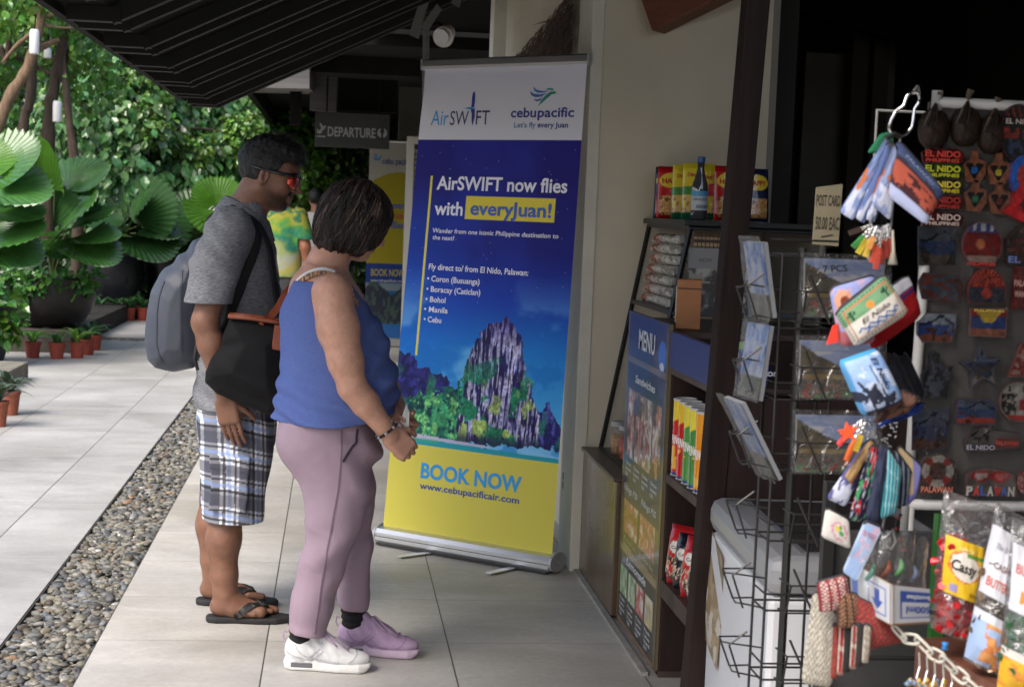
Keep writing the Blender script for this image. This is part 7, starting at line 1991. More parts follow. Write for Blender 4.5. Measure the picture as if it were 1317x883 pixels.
souvenir('painted_mask','round dark mask with a red painted face beside the coconuts','mask',ell(1307,172,24,38),lambda c,u,v:(c.c.__setitem__(slice(None),(26,26,34)),c.put((np.abs(v-.5)<.1)&(fbm(u*9,v*9,0,3,2)>.42),(150,50,40)),c.put((v>.78)&(np.abs((u*6+v*3)%1-.5)<.18),(130,50,36)),c.put((v<.4)&(fbm(u*10,v*10,0,2,5)>.55),(50,64,100))),.012,.006,[('EL NIDO',.12,.66,.12,.8,(170,160,150))])
for py,c1,c2,tc,lb in((200,(120,24,22),(40,14,14),(200,70,60),'topmost EL NIDO name magnet, red with a white heart dot'),(219,(50,90,30),(26,40,18),(200,200,50),'EL NIDO name magnet in green with yellow letters'),(239,(26,24,20),(60,50,24),(220,200,60),'EL NIDO name magnet in black with yellow letters'),(259,(96,18,18),(60,14,14),(170,40,36),'EL NIDO name magnet in plain dark red'),(281,(80,14,18),(50,12,14),(200,180,170),'lowest EL NIDO name magnet, maroon with white letters')):
 souvenir('name_magnet',lb,'magnet',[(1186,py+10),(1236,py+10),(1239,py-2),(1228,py-10),(1214,py-8),(1196,py-10),(1184,py-4)],flatc(c1,c2,py),.006,.005,[('EL NIDO',.08,.42,.5,.82,tc),('PHILIPPINES',.1,.12,.28,.78,tc)])
for i,(px,py,hc,lb)in enumerate(((1252,216,(40,110,200),'footprint keyring with a blue flower heart'),(1283,219,(210,190,60),'footprint keyring with a yellow flower heart'),(1253,253,(50,120,80),'footprint keyring with a green flower heart'),(1284,256,(120,50,50),'footprint keyring with a dull red flower heart'))):
 def art(c,u,v,hc=hc):
  c.c[:]=(150,92,66);hx=np.abs(u-.5);hrt=(hx<.38*np.clip((v-.1)/.45,0,1))&(v<.62)&~((v>.52)&(hx<.06));c.put(hrt,(20,18,20));c.put((u-.5)**2+((v-.4)*1.3)**2<.02,hc)
 souvenir('footprint_keyring',lb,'keyring',[(px-11,py+18),(px+6,py+20),(px+14,py+8),(px+15,py-8),(px+5,py-12),(px+5,py-22),(px-3,py-22),(px-5,py-12),(px-15,py-4)],art,.006,.005)
souvenir('turtle_toy','bright blue turtle toy with red back at the right edge of the board','toy',ell(1311,226,15,26),lambda c,u,v:(c.c.__setitem__(slice(None),(36,110,220)),c.put((u-.55)**2+(v-.5)**2<.08,(190,60,50))),.014,.006)
souvenir('turtle_toy','bright red ring-shaped turtle toy below the blue one','toy',[(1284,272),(1296,278),(1312,286),(1330,280),(1330,244),(1318,240),(1310,232),(1302,246),(1296,262)],lambda c,u,v:(c.c.__setitem__(slice(None),(230,40,50)),c.put((u-.72)**2+(v-.42)**2<.05,(90,40,40)),c.put((u-.72)**2+(v-.42)**2<.02,(60,60,50))),.016,.006)
souvenir('photo_magnet','square blue beach photo magnet left of the red round plaque','magnet',[(1180,341),(1228,341),(1228,291),(1180,291)],scene((60,66,76),(34,48,80),(70,60,54),3))
souvenir('round_plaque','round red plaque with blue bunting across the top','plaque',ell(1261,315,26,30),lambda c,u,v:(c.c.__setitem__(slice(None),(120,20,18)),c.put((u-.45)**2+(v-.52)**2<.012,(190,110,70)),c.put((v<.28)&(v>.14)&(np.abs(u-.5)<.36),(170,140,130)),c.put((v>.78),(50,70,130)),c.put((v>.8)&(np.abs((u*5)%1-.5)<.2),(190,195,200))),.008,.005,[('PHILIPPINES',.15,.06,.1,.7,(190,60,50))])
souvenir('house_magnet','dark house-shaped magnet with coloured letter blocks','magnet',[(1292,340),(1330,340),(1330,290),(1308,290),(1292,306)],flatc((40,28,26),(90,30,28),7),.007,.005,[('EL',.1,.06,.22,.4,(90,120,180))])
souvenir('jeepney_magnet','wide magnet with pictured shells and a motor tricycle','magnet',[(1184,384),(1234,390),(1240,372),(1232,352),(1186,350),(1180,362)],flatc((90,44,36),(56,70,84),9,.5))
souvenir('fan_magnet','half-round red magnet with sun rays above a beach','magnet',[(1244,390)]+[(1290,390)]+ell(1267,374,25,30,14,0,math.pi),lambda c,u,v:(c.c.__setitem__(slice(None),(130,26,22)),c.put((v>.5)&(((np.arctan2(v-.45,u-.5)/.22)%1)<.4),(190,80,60)),c.put(v<.45,(40,44,60)),c.put((u-.5)**2+(v-.3)**2<.02,(170,60,50))),.007,.005)
souvenir('name_magnet','tall narrow red magnet lettered PALAWAN at the right edge','magnet',[(1298,398),(1317,396),(1318,344),(1303,342)],flatc((96,16,20),(130,40,40),4),.007,.005,[('PALA',.1,.55,.2,.8,(190,150,140)),('WAN',.15,.3,.2,.7,(190,150,140))])
souvenir('scene_magnet','oval blue seascape magnet with a tiny green palm','magnet',[(1184,440),(1222,440),(1226,425),(1230,402),(1212,402),(1190,402),(1178,414),(1178,430)],scene((120,130,140),(30,54,110),(110,60,44),13))
souvenir('scene_magnet','square red and yellow magnet with a blue bay lettered PHILIPPINES','magnet',[(1245,432),(1292,434),(1294,396),(1246,396)],lambda c,u,v:(c.c.__setitem__(slice(None),(150,28,24)),c.put((v<.72)&(v>.3),(30,60,120)),c.put((v<.85)&(np.abs(u-.5)<(v-.3)*.6)&(v>.5),(200,170,50)),c.put(v<.28,(150,90,66))),.007,.005,[('PHILIPPINES',.1,.86,.11,.8,(210,190,80))])
souvenir('starfish_magnet','large five-armed starfish magnet with a beach picture','magnet',[(1260+(29 if i%2==0 else 13)*math.cos(math.pi/2+i*math.pi/5+.1),472-(31 if i%2==0 else 13)*math.sin(math.pi/2+i*math.pi/5+.1))for i in range(10)],scene((70,84,110),(36,44,66),(120,110,104),5),.012,.005)
souvenir('turtle_magnet','tall dark sea turtle magnet left of the starfish','magnet',[(1186,512),(1216,512),(1220,480),(1224,470),(1214,472),(1206,466),(1207,454),(1200,449),(1193,455),(1194,468),(1182,482)],flatc((28,28,32),(60,66,80),6),.01,.005)
souvenir('triangle_magnet','red triangular house magnet at the right edge beside the starfish','magnet',[(1294,484),(1330,484),(1330,446),(1312,440)],flatc((130,36,30),(150,120,110),4),.007,.005)
souvenir('scene_magnet','sunset bay magnet lettered PALAWAN with a palm','magnet',[(1228,544),(1278,546),(1280,520),(1272,512),(1232,512),(1228,520)],scene((70,84,110),(40,60,100),(150,50,34),15),.007,.005,[('PALAWAN',.2,.82,.16,.6,(26,26,30))])
souvenir('round_badge','round pale badge reading I heart PH beside a palm','badge',ell(1308,516,24,26),lambda c,u,v:(c.c.__setitem__(slice(None),(150,146,140)),c.put((u<.45)&(v<.7)&(fbm(u*12,v*12,0,3,3)>.42),(30,24,22)),c.put((v<.55)&(u>.5)&(u<.95)&(v>.3),(150,30,30)),c.put(v<.16,(160,30,30))),.007,.005,[('I',.2,.76,.2,.06,(30,26,26)),('PH',.58,.76,.2,.26,(30,26,26))])
souvenir('photo_magnet','square dark seascape photo magnet above the lifebuoy','magnet',[(1171,578),(1218,576),(1220,524),(1172,526)],scene((56,62,78),(36,44,70),(70,46,40),23))
def pal(c,u,v):c.c[:]=(84,80,78);c.put((fbm(u*14,v*12,0,3,9)>.5)&(u<.45)&(v>.4),(22,24,24));c.put(v<.3,(60,62,70));c.put((u>.55)&(v<.6),(110,50,44))
souvenir('palm_magnet','flat magnet of two dark palms above small pale letters','magnet',[(1240,580),(1310,576),(1310,556),(1276,552),(1262,548),(1250,552),(1238,566)],pal,.006,.005,[('EL NIDO',.05,.1,.26,.5,(150,150,160)),('PALAWAN',.56,.3,.24,.4,(170,60,50))])
def buoy(c,u,v):c.c[:]=(60,50,46);r=np.sqrt((u-.5)**2+(v-.58)**2);a=np.arctan2(v-.58,u-.5);c.put((r<.4)&(r>.23),(160,154,148));c.put((r<.4)&(r>.23)&(np.abs((a/.785)%2-1)<.4),(130,40,34));c.put(r<.2,(70,44,36))
souvenir('lifebuoy_magnet','white and red lifebuoy magnet over small red letters','magnet',[(1182,634),(1222,634),(1228,612),(1226,590),(1206,582),(1186,588),(1178,606)],buoy,.01,.005,[('PALAWAN',.1,.06,.2,.8,(190,110,90))])
def shades(c,u,v):c.c[:]=(92,84,80);e=((u-.28)/.2)**2+((v-.72)/.2)**2<1;e2=((u-.66)/.2)**2+((v-.72)/.2)**2<1;c.put(e|e2,(150,26,26));c.put(((u-.28)/.12)**2+((v-.72)/.12)**2<1,(190,170,165));c.put(((u-.66)/.12)**2+((v-.72)/.12)**2<1,(180,90,84))
oo=souvenir('sunglasses_magnet','red sunglasses magnet over coloured letters PALAWAN','magnet',[(1240,636),(1306,638),(1304,610),(1290,604),(1262,600),(1240,608)],shades,.008,.005)
for i,ch in enumerate('PALAWAN'):
 pass
tm=MB()
q0_,q1_=bp_(1240,636),bp_(1306,600)
for i,ch in enumerate('PALAWAN'):text(tm,ch,plane((0,-.0095,0),(q1_.x-q0_.x,0,0),(0,0,q1_.z-q0_.z)),.02+.14*i,.05,.42,w=.13,bold=.05,c=((170,165,160),(180,50,44),(60,84,150))[i%3])
tm.build('lettering',INK,oo)
souvenir('oval_magnet','red oval magnet cut by the right edge of the board','magnet',ell(1318,620,13,15),flatc((140,34,34),(170,120,110),4),.007,.005)
#hanging purses
def quadpt(Q,y,dy=(0,0,0,0)):return[np.array(tuple(at(*q,y=y+d)))for q,d in zip(Q,dy)]
def purse(name,label,cat,Q,y,art,t=.02,dy=(0,0,0,0),words=(),group='zip purses hung on the hook',res=(40,30),matr=None,zipc=(40,40,46),sink=.5):
 """Q: pixels of bottom-left, bottom-right, top-right, top-left of the printed front"""
 BL,BR,TR,TL=quadpt(Q,y,dy)
 ctr_=(BL+BR+TR+TL)/4
 BL,BR,TR,TL=[p-ctr_ for p in(BL,BR,TR,TL)]
 o=thing(name,label,cat,tuple(ctr_),0,group)
 n=nrm(np.cross(BR-BL,TL-BL))
 if n[1]>0:n=-n
 def f(a,b,s=1):
  a,b=np.asarray(a,float),np.asarray(b,float)
  e=np.clip(4*a*(1-a),0,1)**.4*np.clip(4*b*(1-b),0,1)**.4
  rc=.07*(np.clip(1-a/.15,0,1)**2+np.clip(1-(1-a)/.15,0,1)**2)*(b-.5)*2*-1
  e=e*(1+.3*(fbm(a*4+Q[0][0],b*4,s,2,7)-.5))
  bb=b+rc
  p=(BL*((1-a)*(1-bb))[:,None]+BR*(a*(1-bb))[:,None]+TR*(a*bb)[:,None]+TL*((1-a)*bb)[:,None])
  return p+n*(s*t/2*e)[:,None]
 c=Canvas(*res);art(c,c.u,c.v)
 m_=matr or CLOTHVC
 mb=MB();c.into(mb,lambda a,b:f(a,b,1));mb.build('printed_side',m_,o,smooth=True)
 mb=MB();mb.grid(lambda a,b:f(1-a,b,-1),12,12,0,lambda a,b:np.tile(c.cols().mean(0)*.6,(len(a),1)));mb.build('back_side',m_,o,smooth=True)
 z=MB();z.tube([tuple(f(np.array([k/8.]),np.array([1.0]))[0])for k in range(9)],.0022,n=6);z.build('zip',mat('zip_tape',lin(zipc),rough=.6),o)
 for s_,u0,v0,hh,ww_,cl,sh_ in words:
  tm=MB();text(tm,s_,lambda a,b:f(a,b,1)+n*.0012,u0,v0,hh,w=ww_,bold=.012,shear=sh_,c=cl);tm.build('lettering',INK,o)
 return o,f,n
HY=2.25
hk=thing('metal_hook','shiny bent steel hook holding the topmost bunch of purses','hook',(0,0,0))
hp_=[(1183,126),(1180,119),(1172,118),(1166,124),(1162,136),(1152,143),(1146,154),(1143,165),(1147,172),(1156,176),(1166,172),(1173,163),(1175,150),(1176,140),(1181,133),(1183,126)]
hpq=[at(x,y,y=HY)for x,y in hp_]
MB().tube(hpq,.0022,n=8).build('bent_wire',mat('polished_steel',(.75,.75,.76),rough=.12,metal=1),hk,smooth=True)
arm=MB();arm.tube([at(1175,119,y=HY),at(1180,112,y=HY+.12),at(1182,122,y=BY-.01)],.003,n=8);arm.build('hanger_arm',TUBEW,hk)
def tri_sunset(c,u,v):c.c[:]=(70,84,120);n=fbm(u*5,v*5,0,4,4);c.put(v<.74+.12*(n-.5),(60,50,60));c.put((v<.66)&(v>.2),(170,84,66));c.put((v<.6)&(v>.22)&(n>.52),(70,40,44));c.put(v<.2,(170,178,210));c.put((n>.62)&(v>.7),(90,104,150))
def bluew(seed,hue=(128,148,196)):
 def a(c,u,v):n=fbm(u*5,v*5,0,4,seed);c.c[:]=hue;c.put(n>.52,np.array(hue)*.75);c.put((v<.35)&(n>.45),(190,196,215));c.put((n>.6)&(v>.3)&(v<.6),(190,110,60))
 return a
purse('zip_purse','leftmost blue sky purse fanned out on the top hook','purse',[(1079,272),(1098,284),(1148,186),(1140,176)],HY,bluew(3),.02,(.01,.0,.0,0))
purse('zip_purse','second narrow blue purse hanging edge-on from the top hook','purse',[(1100,280),(1112,288),(1150,188),(1143,180)],HY-.01,bluew(5,(96,112,160)),.014)
purse('zip_purse','third narrow purse, navy with a pale flap, on the top hook','purse',[(1113,282),(1126,286),(1152,190),(1146,184)],HY-.02,bluew(8,(74,84,120)),.014)
purse('zip_purse','pale blue purse seen side-on just left of the orange sunset one','purse',[(1120,262),(1146,285),(1156,200),(1150,184)],HY-.03,bluew(6,(140,152,190)),.02)
purse('zip_purse','large orange sunset purse with navy top on the steel hook','purse',[(1142,252),(1191,290),(1214,246),(1154,178)],HY-.05,tri_sunset,.03,(0,-.03,-.01,.03),[('PALAWAN',.22,.80,.1,.6,(150,160,190),.15)])
gp=MB();gp.tube([at(1140,178,y=HY),at(1150,172,y=HY),at(1158,176,y=HY)],.004).build('purse_loop',mat('black_cord',(.01,.01,.01)),hk)
gb2=thing('green_purse','plain green purse peeking out behind the fanned blue ones','purse',(0,0,0));q=[at(*p,y=HY+.04)for p in((1117,196),(1134,172),(1150,168),(1150,200))]
MB().prism([(p.x,p.z)for p in q][::-1],((0,HY+.04,0),(1,0,0),(0,0,1)),.01).build('cloth',mat('green_felt',S(40,120,84),rough=.9),gb2,bevel=.003)
LY=2.2
def shells(c,u,v):n=fbm(u*6,v*6,0,4,14);c.c[:]=(168,150,178);c.put((n>.5),(140,150,200));c.put((u-.2)**2+(v-.75)**2<.03,(206,150,120));c.put((u-.22)**2+(v-.74)**2<.008,(120,60,44));c.put((v<.25)&(n>.48),(190,110,120))
purse('zip_purse','lilac purse with a painted seashell behind the green El Nido purse','purse',[(1080,446),(1130,440),(1128,352),(1066,370)],LY+.03,shells,.035,(0,0,0,0),(),'zip purses in the middle bunch')
def redwhite(c,u,v):c.c[:]=(150,24,30);c.put(v>.74,(190,192,200));c.put(np.abs(v-.68)<.03,(30,40,100));c.put(np.abs(v-.77)<.02,(30,40,100))
purse('zip_purse','red purse with white and navy band behind the green El Nido purse','purse',[(1122,452),(1186,406),(1168,352),(1104,398)],LY+.03,redwhite,.035,(0,.02,0,0),(),'zip purses in the middle bunch')
def greenp(c,u,v):
 c.c[:]=(196,190,178);c.put(v>.56,(108,148,112));c.put(v>.97,(60,64,80))
 bx=np.maximum(np.abs(u-.5)/.42,np.abs(v-.5)/.36);c.put((np.abs(bx-1.0)<.035),(176,110,80));c.put((np.abs(bx-1.12)<.03)&(((u*34).astype(int)+(v*24).astype(int))%2==0),(26,30,40));c.put((bx<.97)&(v<.56),(204,200,192))
 c.put((u-.5)**2+((v-.66)*.7)**2<.004,(196,130,60));c.put((np.abs(v-.28-.03*np.sin(u*40))<.022)&(np.abs(u-.5)<.36),(60,90,160));c.put((np.abs(v-.20-.03*np.sin(u*40+1))<.02)&(np.abs(u-.52)<.3),(70,110,170))
 for pu in(.16,.82):c.put(((np.abs(u-pu)<.012)&(v>.55)&(v<.72))|(((u-pu)**2*3+(v-.73)**2*6<.02)&(fbm(u*40,v*40,0,2,3)>.45)),(40,70,50))
purse('zip_purse','cream and green purse lettered El Nido with palms, tilted','purse',[(1100,447),(1170,402),(1136,351),(1073,402)],LY-.02,greenp,.045,(0,0,.01,.01),[('El Nido',.24,.38,.16,.52,(60,50,50),.25)],'zip purses in the middle bunch',(64,46))
def palmblue(c,u,v):
 n=fbm(u*5,v*4,0,4,6);c.c[:]=(150,178,220);c.put(v>.66,(132,164,214));c.put(n>.58,(186,200,226));c.put(u>.93,(60,60,80));c.put(v<.08,(90,150,200));c.put(u<.04,(70,150,200))
 for pu,pv in((.66,.30),(.80,.62)):
  c.put((np.abs(v-pv-.06*(u-pu))<.022)&(u>pu)&(u<.97),(50,50,66))
  a=np.arctan2(v-pv,u-pu);r=np.hypot(u-pu,(v-pv)*.8);c.put(r<.05+.19*np.clip(fbm(a*2.6+9*pu,r*3,0,2,3)*2.6-.75,0,1)*(1-.35*np.sin(a+.6)),(50,54,70))
purse('zip_purse','pale blue purse lettered El Nido Palawan with two dark palms','purse',[(1077,464),(1108,536),(1163,516),(1128,446)],LY-.02,palmblue,.05,(0,0,0,0),[('El Nido',.10,.66,.2,.55,(30,34,60),.2),('PALAWAN',.2,.54,.07,.3,(40,50,90),0)],'zip purses in the middle bunch',(60,44))
for i,(Q,cl,lb)in enumerate((([(1120,545),(1166,532),(1184,512),(1160,500)],(110,80,70),'brown edged purse tucked under the pale blue El Nido purse'),([(1140,480),(1168,522),(1178,512),(1150,452)],(26,26,34),'black purse standing edge-on right of the pale blue one'),([(1152,470),(1178,516),(1190,506),(1164,452)],(20,20,26),'dark purse rightmost behind the pale blue El Nido purse'),([(1126,552),(1180,532),(1190,518),(1150,520)],(44,70,150),'blue and tan purse lowest in the middle bunch'))):
 purse('zip_purse',lb,'purse',Q,LY+.01+.012*i,flatc(cl,np.array(cl)*.6,3+i),.02,(0,0,0,0),(),'zip purses in the middle bunch')
ot=thing('orange_tassel','orange-red felt tag sticking out left of the lilac purse','tag',(0,0,0));q=[at(*p,y=LY+.02)for p in((1064,443),(1078,440),(1078,416),(1072,420))]
MB().prism([(p.x,p.z)for p in q],((0,LY+.02,0),(1,0,0),(0,0,1)),.006).build('felt',mat('orange_felt',S(220,60,44),rough=.8),ot)
cd=thing('hanging_cord','thin cord running down through the purse and key ring bunches','cord',(0,0,0))
MB().tube([at(1158,176,y=HY),at(1146,290,y=HY-.02),at(1136,350,y=LY+.02),at(1128,450,y=LY+.03),at(1126,560,y=LY+.02),at(1138,660,y=LY+.02)],.0015,n=6).build('cord_line',mat('grey_cord',(.2,.2,.2),rough=.7),cd)
#key rings
CHN=mat('nickel_chain',(.6,.6,.6),rough=.25,metal=1)
def keyring(label,p0,p1,y,cl,kind=0,group='key rings in the top bunch'):
 a,b=np.array(tuple(at(*p0,y=y))),np.array(tuple(at(*p1,y=y)))
 o=thing('key_ring',label,'key ring',tuple(a),0,group);d=b-a
 ch=MB();k=6
 for i in range(k):
  c_=d*(i+.5)/k*.45;e=nrm(d);s_=nrm(np.cross(e,(0,1,.2 if i%2 else-2)))
  ch.tube([c_+e*.004*math.cos(t)+s_*.0022*math.sin(t)for t in np.linspace(0,5.5,7)],.0007,n=4,closed=True)
 ch.build('chain',CHN,o)
 m_=mat('dyed_wood',lin(cl),rough=.6,var=.2,vscale=90)
 fm_=MB();e=nrm(d);s0=d*.45
 if kind==0:
  n_=5;
  for i in range(n_):c_=s0+d*.55*(i+.5)/n_;fm_.box(c_,(.0068,.006,np.linalg.norm(d)*.1),rot=np.stack([nrm(np.cross(e,(0,1,0))),np.cross(e,nrm(np.cross(e,(0,1,0)))),e],1))
 else:fm_.tube([s0,s0+d*.2,s0+d*.55],[.0035,.005,.004],n=7)
 fm_.build('charm',m_,o)
ks=[((1122,292),(1097,318),(70,150,80),'green beaded key ring swinging out farthest left in the top bunch'),((1124,292),(1103,326),(200,180,60),'yellow beaded key ring next to the green one'),((1128,294),(1112,330),(196,170,70),'mustard beaded key ring left of the red ones'),((1132,294),(1121,338),(190,84,60),'leftmost coral red key ring in the top bunch'),((1134,294),(1126,346),(180,70,54),'longest coral red key ring in the top bunch'),((1137,292),(1133,340),(186,78,60),'coral red key ring between two other coral ones'),((1139,292),(1140,332),(170,66,54),'coral red key ring hanging straight down'),((1141,291),(1147,326),(150,60,50),'dark coral key ring on the right of the top bunch'),((1120,290),(1092,300),(60,44,36),'dark brown key ring sticking out to the left'),((1128,292),(1117,320),(214,150,80),'orange beaded key ring in the top bunch'),((1136,292),(1130,326),(200,100,80),'short pink coral key ring in the top bunch'),((1143,290),(1144,318),(120,50,44),'short maroon key ring in the top bunch')]
for i,(a,b,cl,lb)in enumerate(ks):keyring(lb,a,b,HY-.03-.006*(i%5),cl)
sp_=thing('carved_spoon','pale carved spoon charm with a brown bead hanging by the key rings','charm',(0,0,0))
MB().tube([at(1148,296,y=HY-.05),at(1149,322,y=HY-.05),at(1148,340,y=HY-.05)],[.0018,.0025,.0075],n=8).build('spoon',mat('bone',(.4,.37,.3),rough=.5),sp_,smooth=True)
for i,(a,b,cl,lb)in enumerate((((1112,540),(1082,560),(220,70,40),'red orange key ring flung left in the lower bunch'),((1110,542),(1088,592),(216,100,40),'long orange key ring in the lower bunch'),((1114,542),(1100,580),(214,180,60),'yellow key ring in the lower bunch'),((1108,540),(1078,572),(200,50,60),'crimson key ring in the lower bunch'))):
 keyring(lb,a,b,LY-.01*i,cl,i%2,'key rings in the lower bunch')
sf=thing('star_charm','bright orange felt star among the lower key rings','charm',(0,0,0));q=[(1091+(14 if i%2==0 else 6)*math.cos(1.7+i*.6283),556-(14 if i%2==0 else 6)*math.sin(1.7+i*.6283))for i in range(10)]
q=[at(*p,y=LY-.04)for p in q];MB().prism([(p.x,p.z)for p in q],((0,LY-.04,0),(1,0,0),(0,0,1)),.004).build('felt',mat('orange_red_felt',S(226,84,40),rough=.8),sf)
bc2=thing('bead_chain','cluster of silver ball chain under the middle purses','chain',(0,0,0));g=np.random.default_rng(4);mb=MB()
for i in range(70):
 p=at(1096+g.uniform(0,60),534+g.uniform(0,40),y=LY+.03+g.uniform(-.02,.02));mb.lathe([(.0003,-.0022),(.0022,0),(.0003,.0022)],6,tuple(p))
mb.build('balls',CHN,bc2,smooth=True)
rb_=[((1161,574),'red bead at the right of the lower purse bunch'),((1140,562),'red bead at the centre of the lower purse bunch')]
#fan of folded pouches
def flor(c,u,v):c.c[:]=(24,28,50);n=fbm(u*8,v*6,0,3,4);c.put(n>.62,(170,40,50));c.put((n<.36),(60,130,80));c.put(fbm(u*20,v*20,0,2,3)>.72,(180,180,190))
def stripes(c1,c2,c3,f=5):
 def a(c,u,v):c.c[:]=c1;c.put(((u+.1*v)*f)%1>.5,c2);c.put(((u+.1*v)*f)%1>.85,c3)
 return a
FG_='folded pouches in the lower fan'
for Q,art,dy_,lb in(([(1062,640),(1088,652),(1124,576),(1114,566)],bluew(7,(84,84,130)),.02,'violet blue pouch at the left side of the lower fan'),([(1086,612),(1094,622),(1126,570),(1119,564)],flatc((170,140,96),(150,116,80),3),.0,'thin tan pouch edge between violet and navy in the fan'),([(1090,668),(1116,672),(1134,574),(1120,572)],flor,-.01,'navy floral pouch with red and green sprigs in the fan'),([(1112,668),(1130,673),(1142,574),(1132,572)],flatc((50,56,76),(36,40,60),5),-.02,'slate pouch in the centre of the lower fan'),([(1132,668),(1152,660),(1160,604),(1140,572)],stripes((60,150,160),(30,60,90),(180,200,200)),-.02,'teal striped pouch right of centre in the fan'),([(1150,652),(1166,650),(1172,606),(1150,576)],stripes((30,36,56),(110,120,130),(30,36,56),3),.0,'navy and grey pouch behind the teal striped one'),([(1164,652),(1178,640),(1186,600),(1154,570)],lambda c,u,v:(c.c.__setitem__(slice(None),(168,148,116)),c.put(u>.6,(120,120,176)),c.put(v<.2,(110,110,170))),.01,'tan and lilac pouch at the right side of the fan')):
 purse('folded_pouch',lb,'pouch',Q,LY+dy_,art,.016,(0,0,0,0),(),FG_)
def flower(c,u,v):c.c[:]=(196,192,188);a=np.arctan2(v-.45,u-.55);r=np.hypot(u-.55,v-.45);c.put((np.abs(r-.27-.03*np.sin(a*9))<.05)&(fbm(u*20,v*20,0,2,3)>.42),(190,130,150));c.put((u-.48)**2+(v-.52)**2<.008,(206,180,60));c.put((u-.63)**2+(v-.4)**2<.009,(70,140,80));c.put((u-.6)**2+(v-.58)**2<.004,(80,150,90))
purse('flower_pouch','small white pouch embroidered with a pink and green flower wreath','pouch',[(1056,690),(1094,706),(1092,668),(1062,652)],LY-.03,flower,.014,(0,0,0,0),(),FG_)
tg_,f_t,n_t=purse('blue_tag','long pale blue card tag hanging aslant below the fan of pouches','tag',[(1083,734),(1102,748),(1136,678),(1112,668)],LY-.02,lambda c,u,v:(c.c.__setitem__(slice(None),(150,174,212)),c.put((fbm(u*7,v*9,0,3,6)>.56)&(v>.3),(196,160,180)),c.put((u<.12)|(u>.88),(176,196,222))),.004,(0,0,0,0),[('EL NIDO',.2,.75,.12,.6,(180,90,110),0)],FG_)
bs=thing('bead_string','string of black and red beads hanging right of the pouch fan','beads',(0,0,0));mb=MB()
for i in range(16):p=at(1158-5*math.sin(i*.35),662+i*3.4,y=LY+.05);mb.lathe([(.0004,-.0032),(.0036,0),(.0004,.0032)],7,tuple(p),0,lin((150,40,36))if i%4==1 else lin((22,18,18)))
mb.build('beads',mat('wood_bead',(1,1,1),rough=.4,vc=True),bs,smooth=True)
lp_=thing('plastic_loop','twisted loop of clear plastic cord below the pouch fan','loop',(0,0,0));MB().tube([at(x,y,y=LY+.02)for x,y in((1138,664),(1134,684),(1138,700),(1146,706),(1152,696),(1148,680),(1140,690),(1138,704))],.0018,n=6).build('cord',mat('milky_plastic',(.4,.39,.36),rough=.3),lp_,smooth=True)
#cut-down carton with packets
CY_=2.08
c0,c1_,c2_=at(1096,776,y=CY_+.16),at(1147,803,y=CY_),at(1196,800,y=CY_+.05)
t0,t1_,t2_=at(1093,722,y=CY_+.16),at(1147,752,y=CY_),at(1196,757,y=CY_+.05)
cx_=thing('cut_carton','white cut-down bottled water carton with blue print and an arrow','carton',(0,0,0))
CARD=mat('white_card_print',(1,1,1),rough=.7,vc=True)
def side(p0,p1,q0,q1,art,words,nm):
 p0,p1,q0,q1=[np.array(tuple(v))for v in(p0,p1,q0,q1)]
 n=nrm(np.cross(p1-p0,q0-p0))
 f=lambda a,b,k=0.0:(p0*((1-np.asarray(a))*(1-np.asarray(b)))[:,None]+p1*(np.asarray(a)*(1-np.asarray(b)))[:,None]+q1*(np.asarray(a)*np.asarray(b))[:,None]+q0*((1-np.asarray(a))*np.asarray(b))[:,None])+n*k
 c=Canvas(40,30);art(c,c.u,c.v);mb=MB();c.into(mb,f)
 mb.grid(lambda a,b:f(1-a,b,-.003),1,1,0,lambda a,b:np.tile(lin((120,90,66)),(len(a),1)));mb.grid(lambda a,b:f(a,np.ones_like(b),0)-n*(b*.003)[:,None],1,1,0,lambda a,b:np.tile(lin((130,98,72)),(len(a),1)))
 mb.build(nm,CARD,cx_)
 for s_,u0,v0,hh,ww,cl,rot in words:
  tm=MB();text(tm,s_,lambda a,b:f(a,b,.0012),u0,v0,hh,w=ww,bold=.03,c=cl,rot=rot);tm.build('lettering',INK,cx_)
 return f
def arrow(c,u,v):c.c[:]=(186,188,190);c.put((u>.44)&(u<.86)&(v>.12)&(v<.82),(60,90,170));c.put((u>.47)&(u<.83)&(v>.15)&(v<.79),(190,192,194));c.put((np.abs(u-.65)<.07)&(v>.4)&(v<.72),(40,74,160));c.put((v>.2)&(v<.44)&(np.abs(u-.65)<(v-.2)*.6),(40,74,160));c.put((u<.2)&(v>.1)&(v<.85)&(u>.02),(90,110,170))
side(c0,c1_,t0,t1_,arrow,(),'left_side')
def lab(c,u,v):c.c[:]=(184,186,190);b=np.maximum(np.abs(u-.62)/.40,np.abs(v-.52)/.36);c.put(b<1,(50,76,150));c.put((b<.9)&(v<.58),(186,188,194))
side(c1_,c2_,t1_,t2_,lab,[('bottles',.98,.78,.17,.62,(200,205,215),math.pi),('500ml',.99,.47,.26,.64,(50,76,150),math.pi)],'front_side')
bt_=[np.array(tuple(p))for p in(c0,c1_,c2_)]
MB().add([bt_[0],bt_[1],bt_[2],bt_[0]+bt_[2]-bt_[1]],[(0,1,2,3)]).build('bottom',mat('kraft_inside',S(120,90,66),rough=.8),cx_,solid=.003)
bk0,bk1=np.array(tuple(t0)),np.array(tuple(t2_))+np.array(tuple(t0))-np.array(tuple(t1_));lo0,lo1=bt_[0],bt_[0]+bt_[2]-bt_[1]
MB().add([lo0,lo1,bk1,bk0],[(0,1,2,3)]).build('back_side',mat('kraft_inside_back',S(126,96,70),rough=.8),cx_,solid=.003)
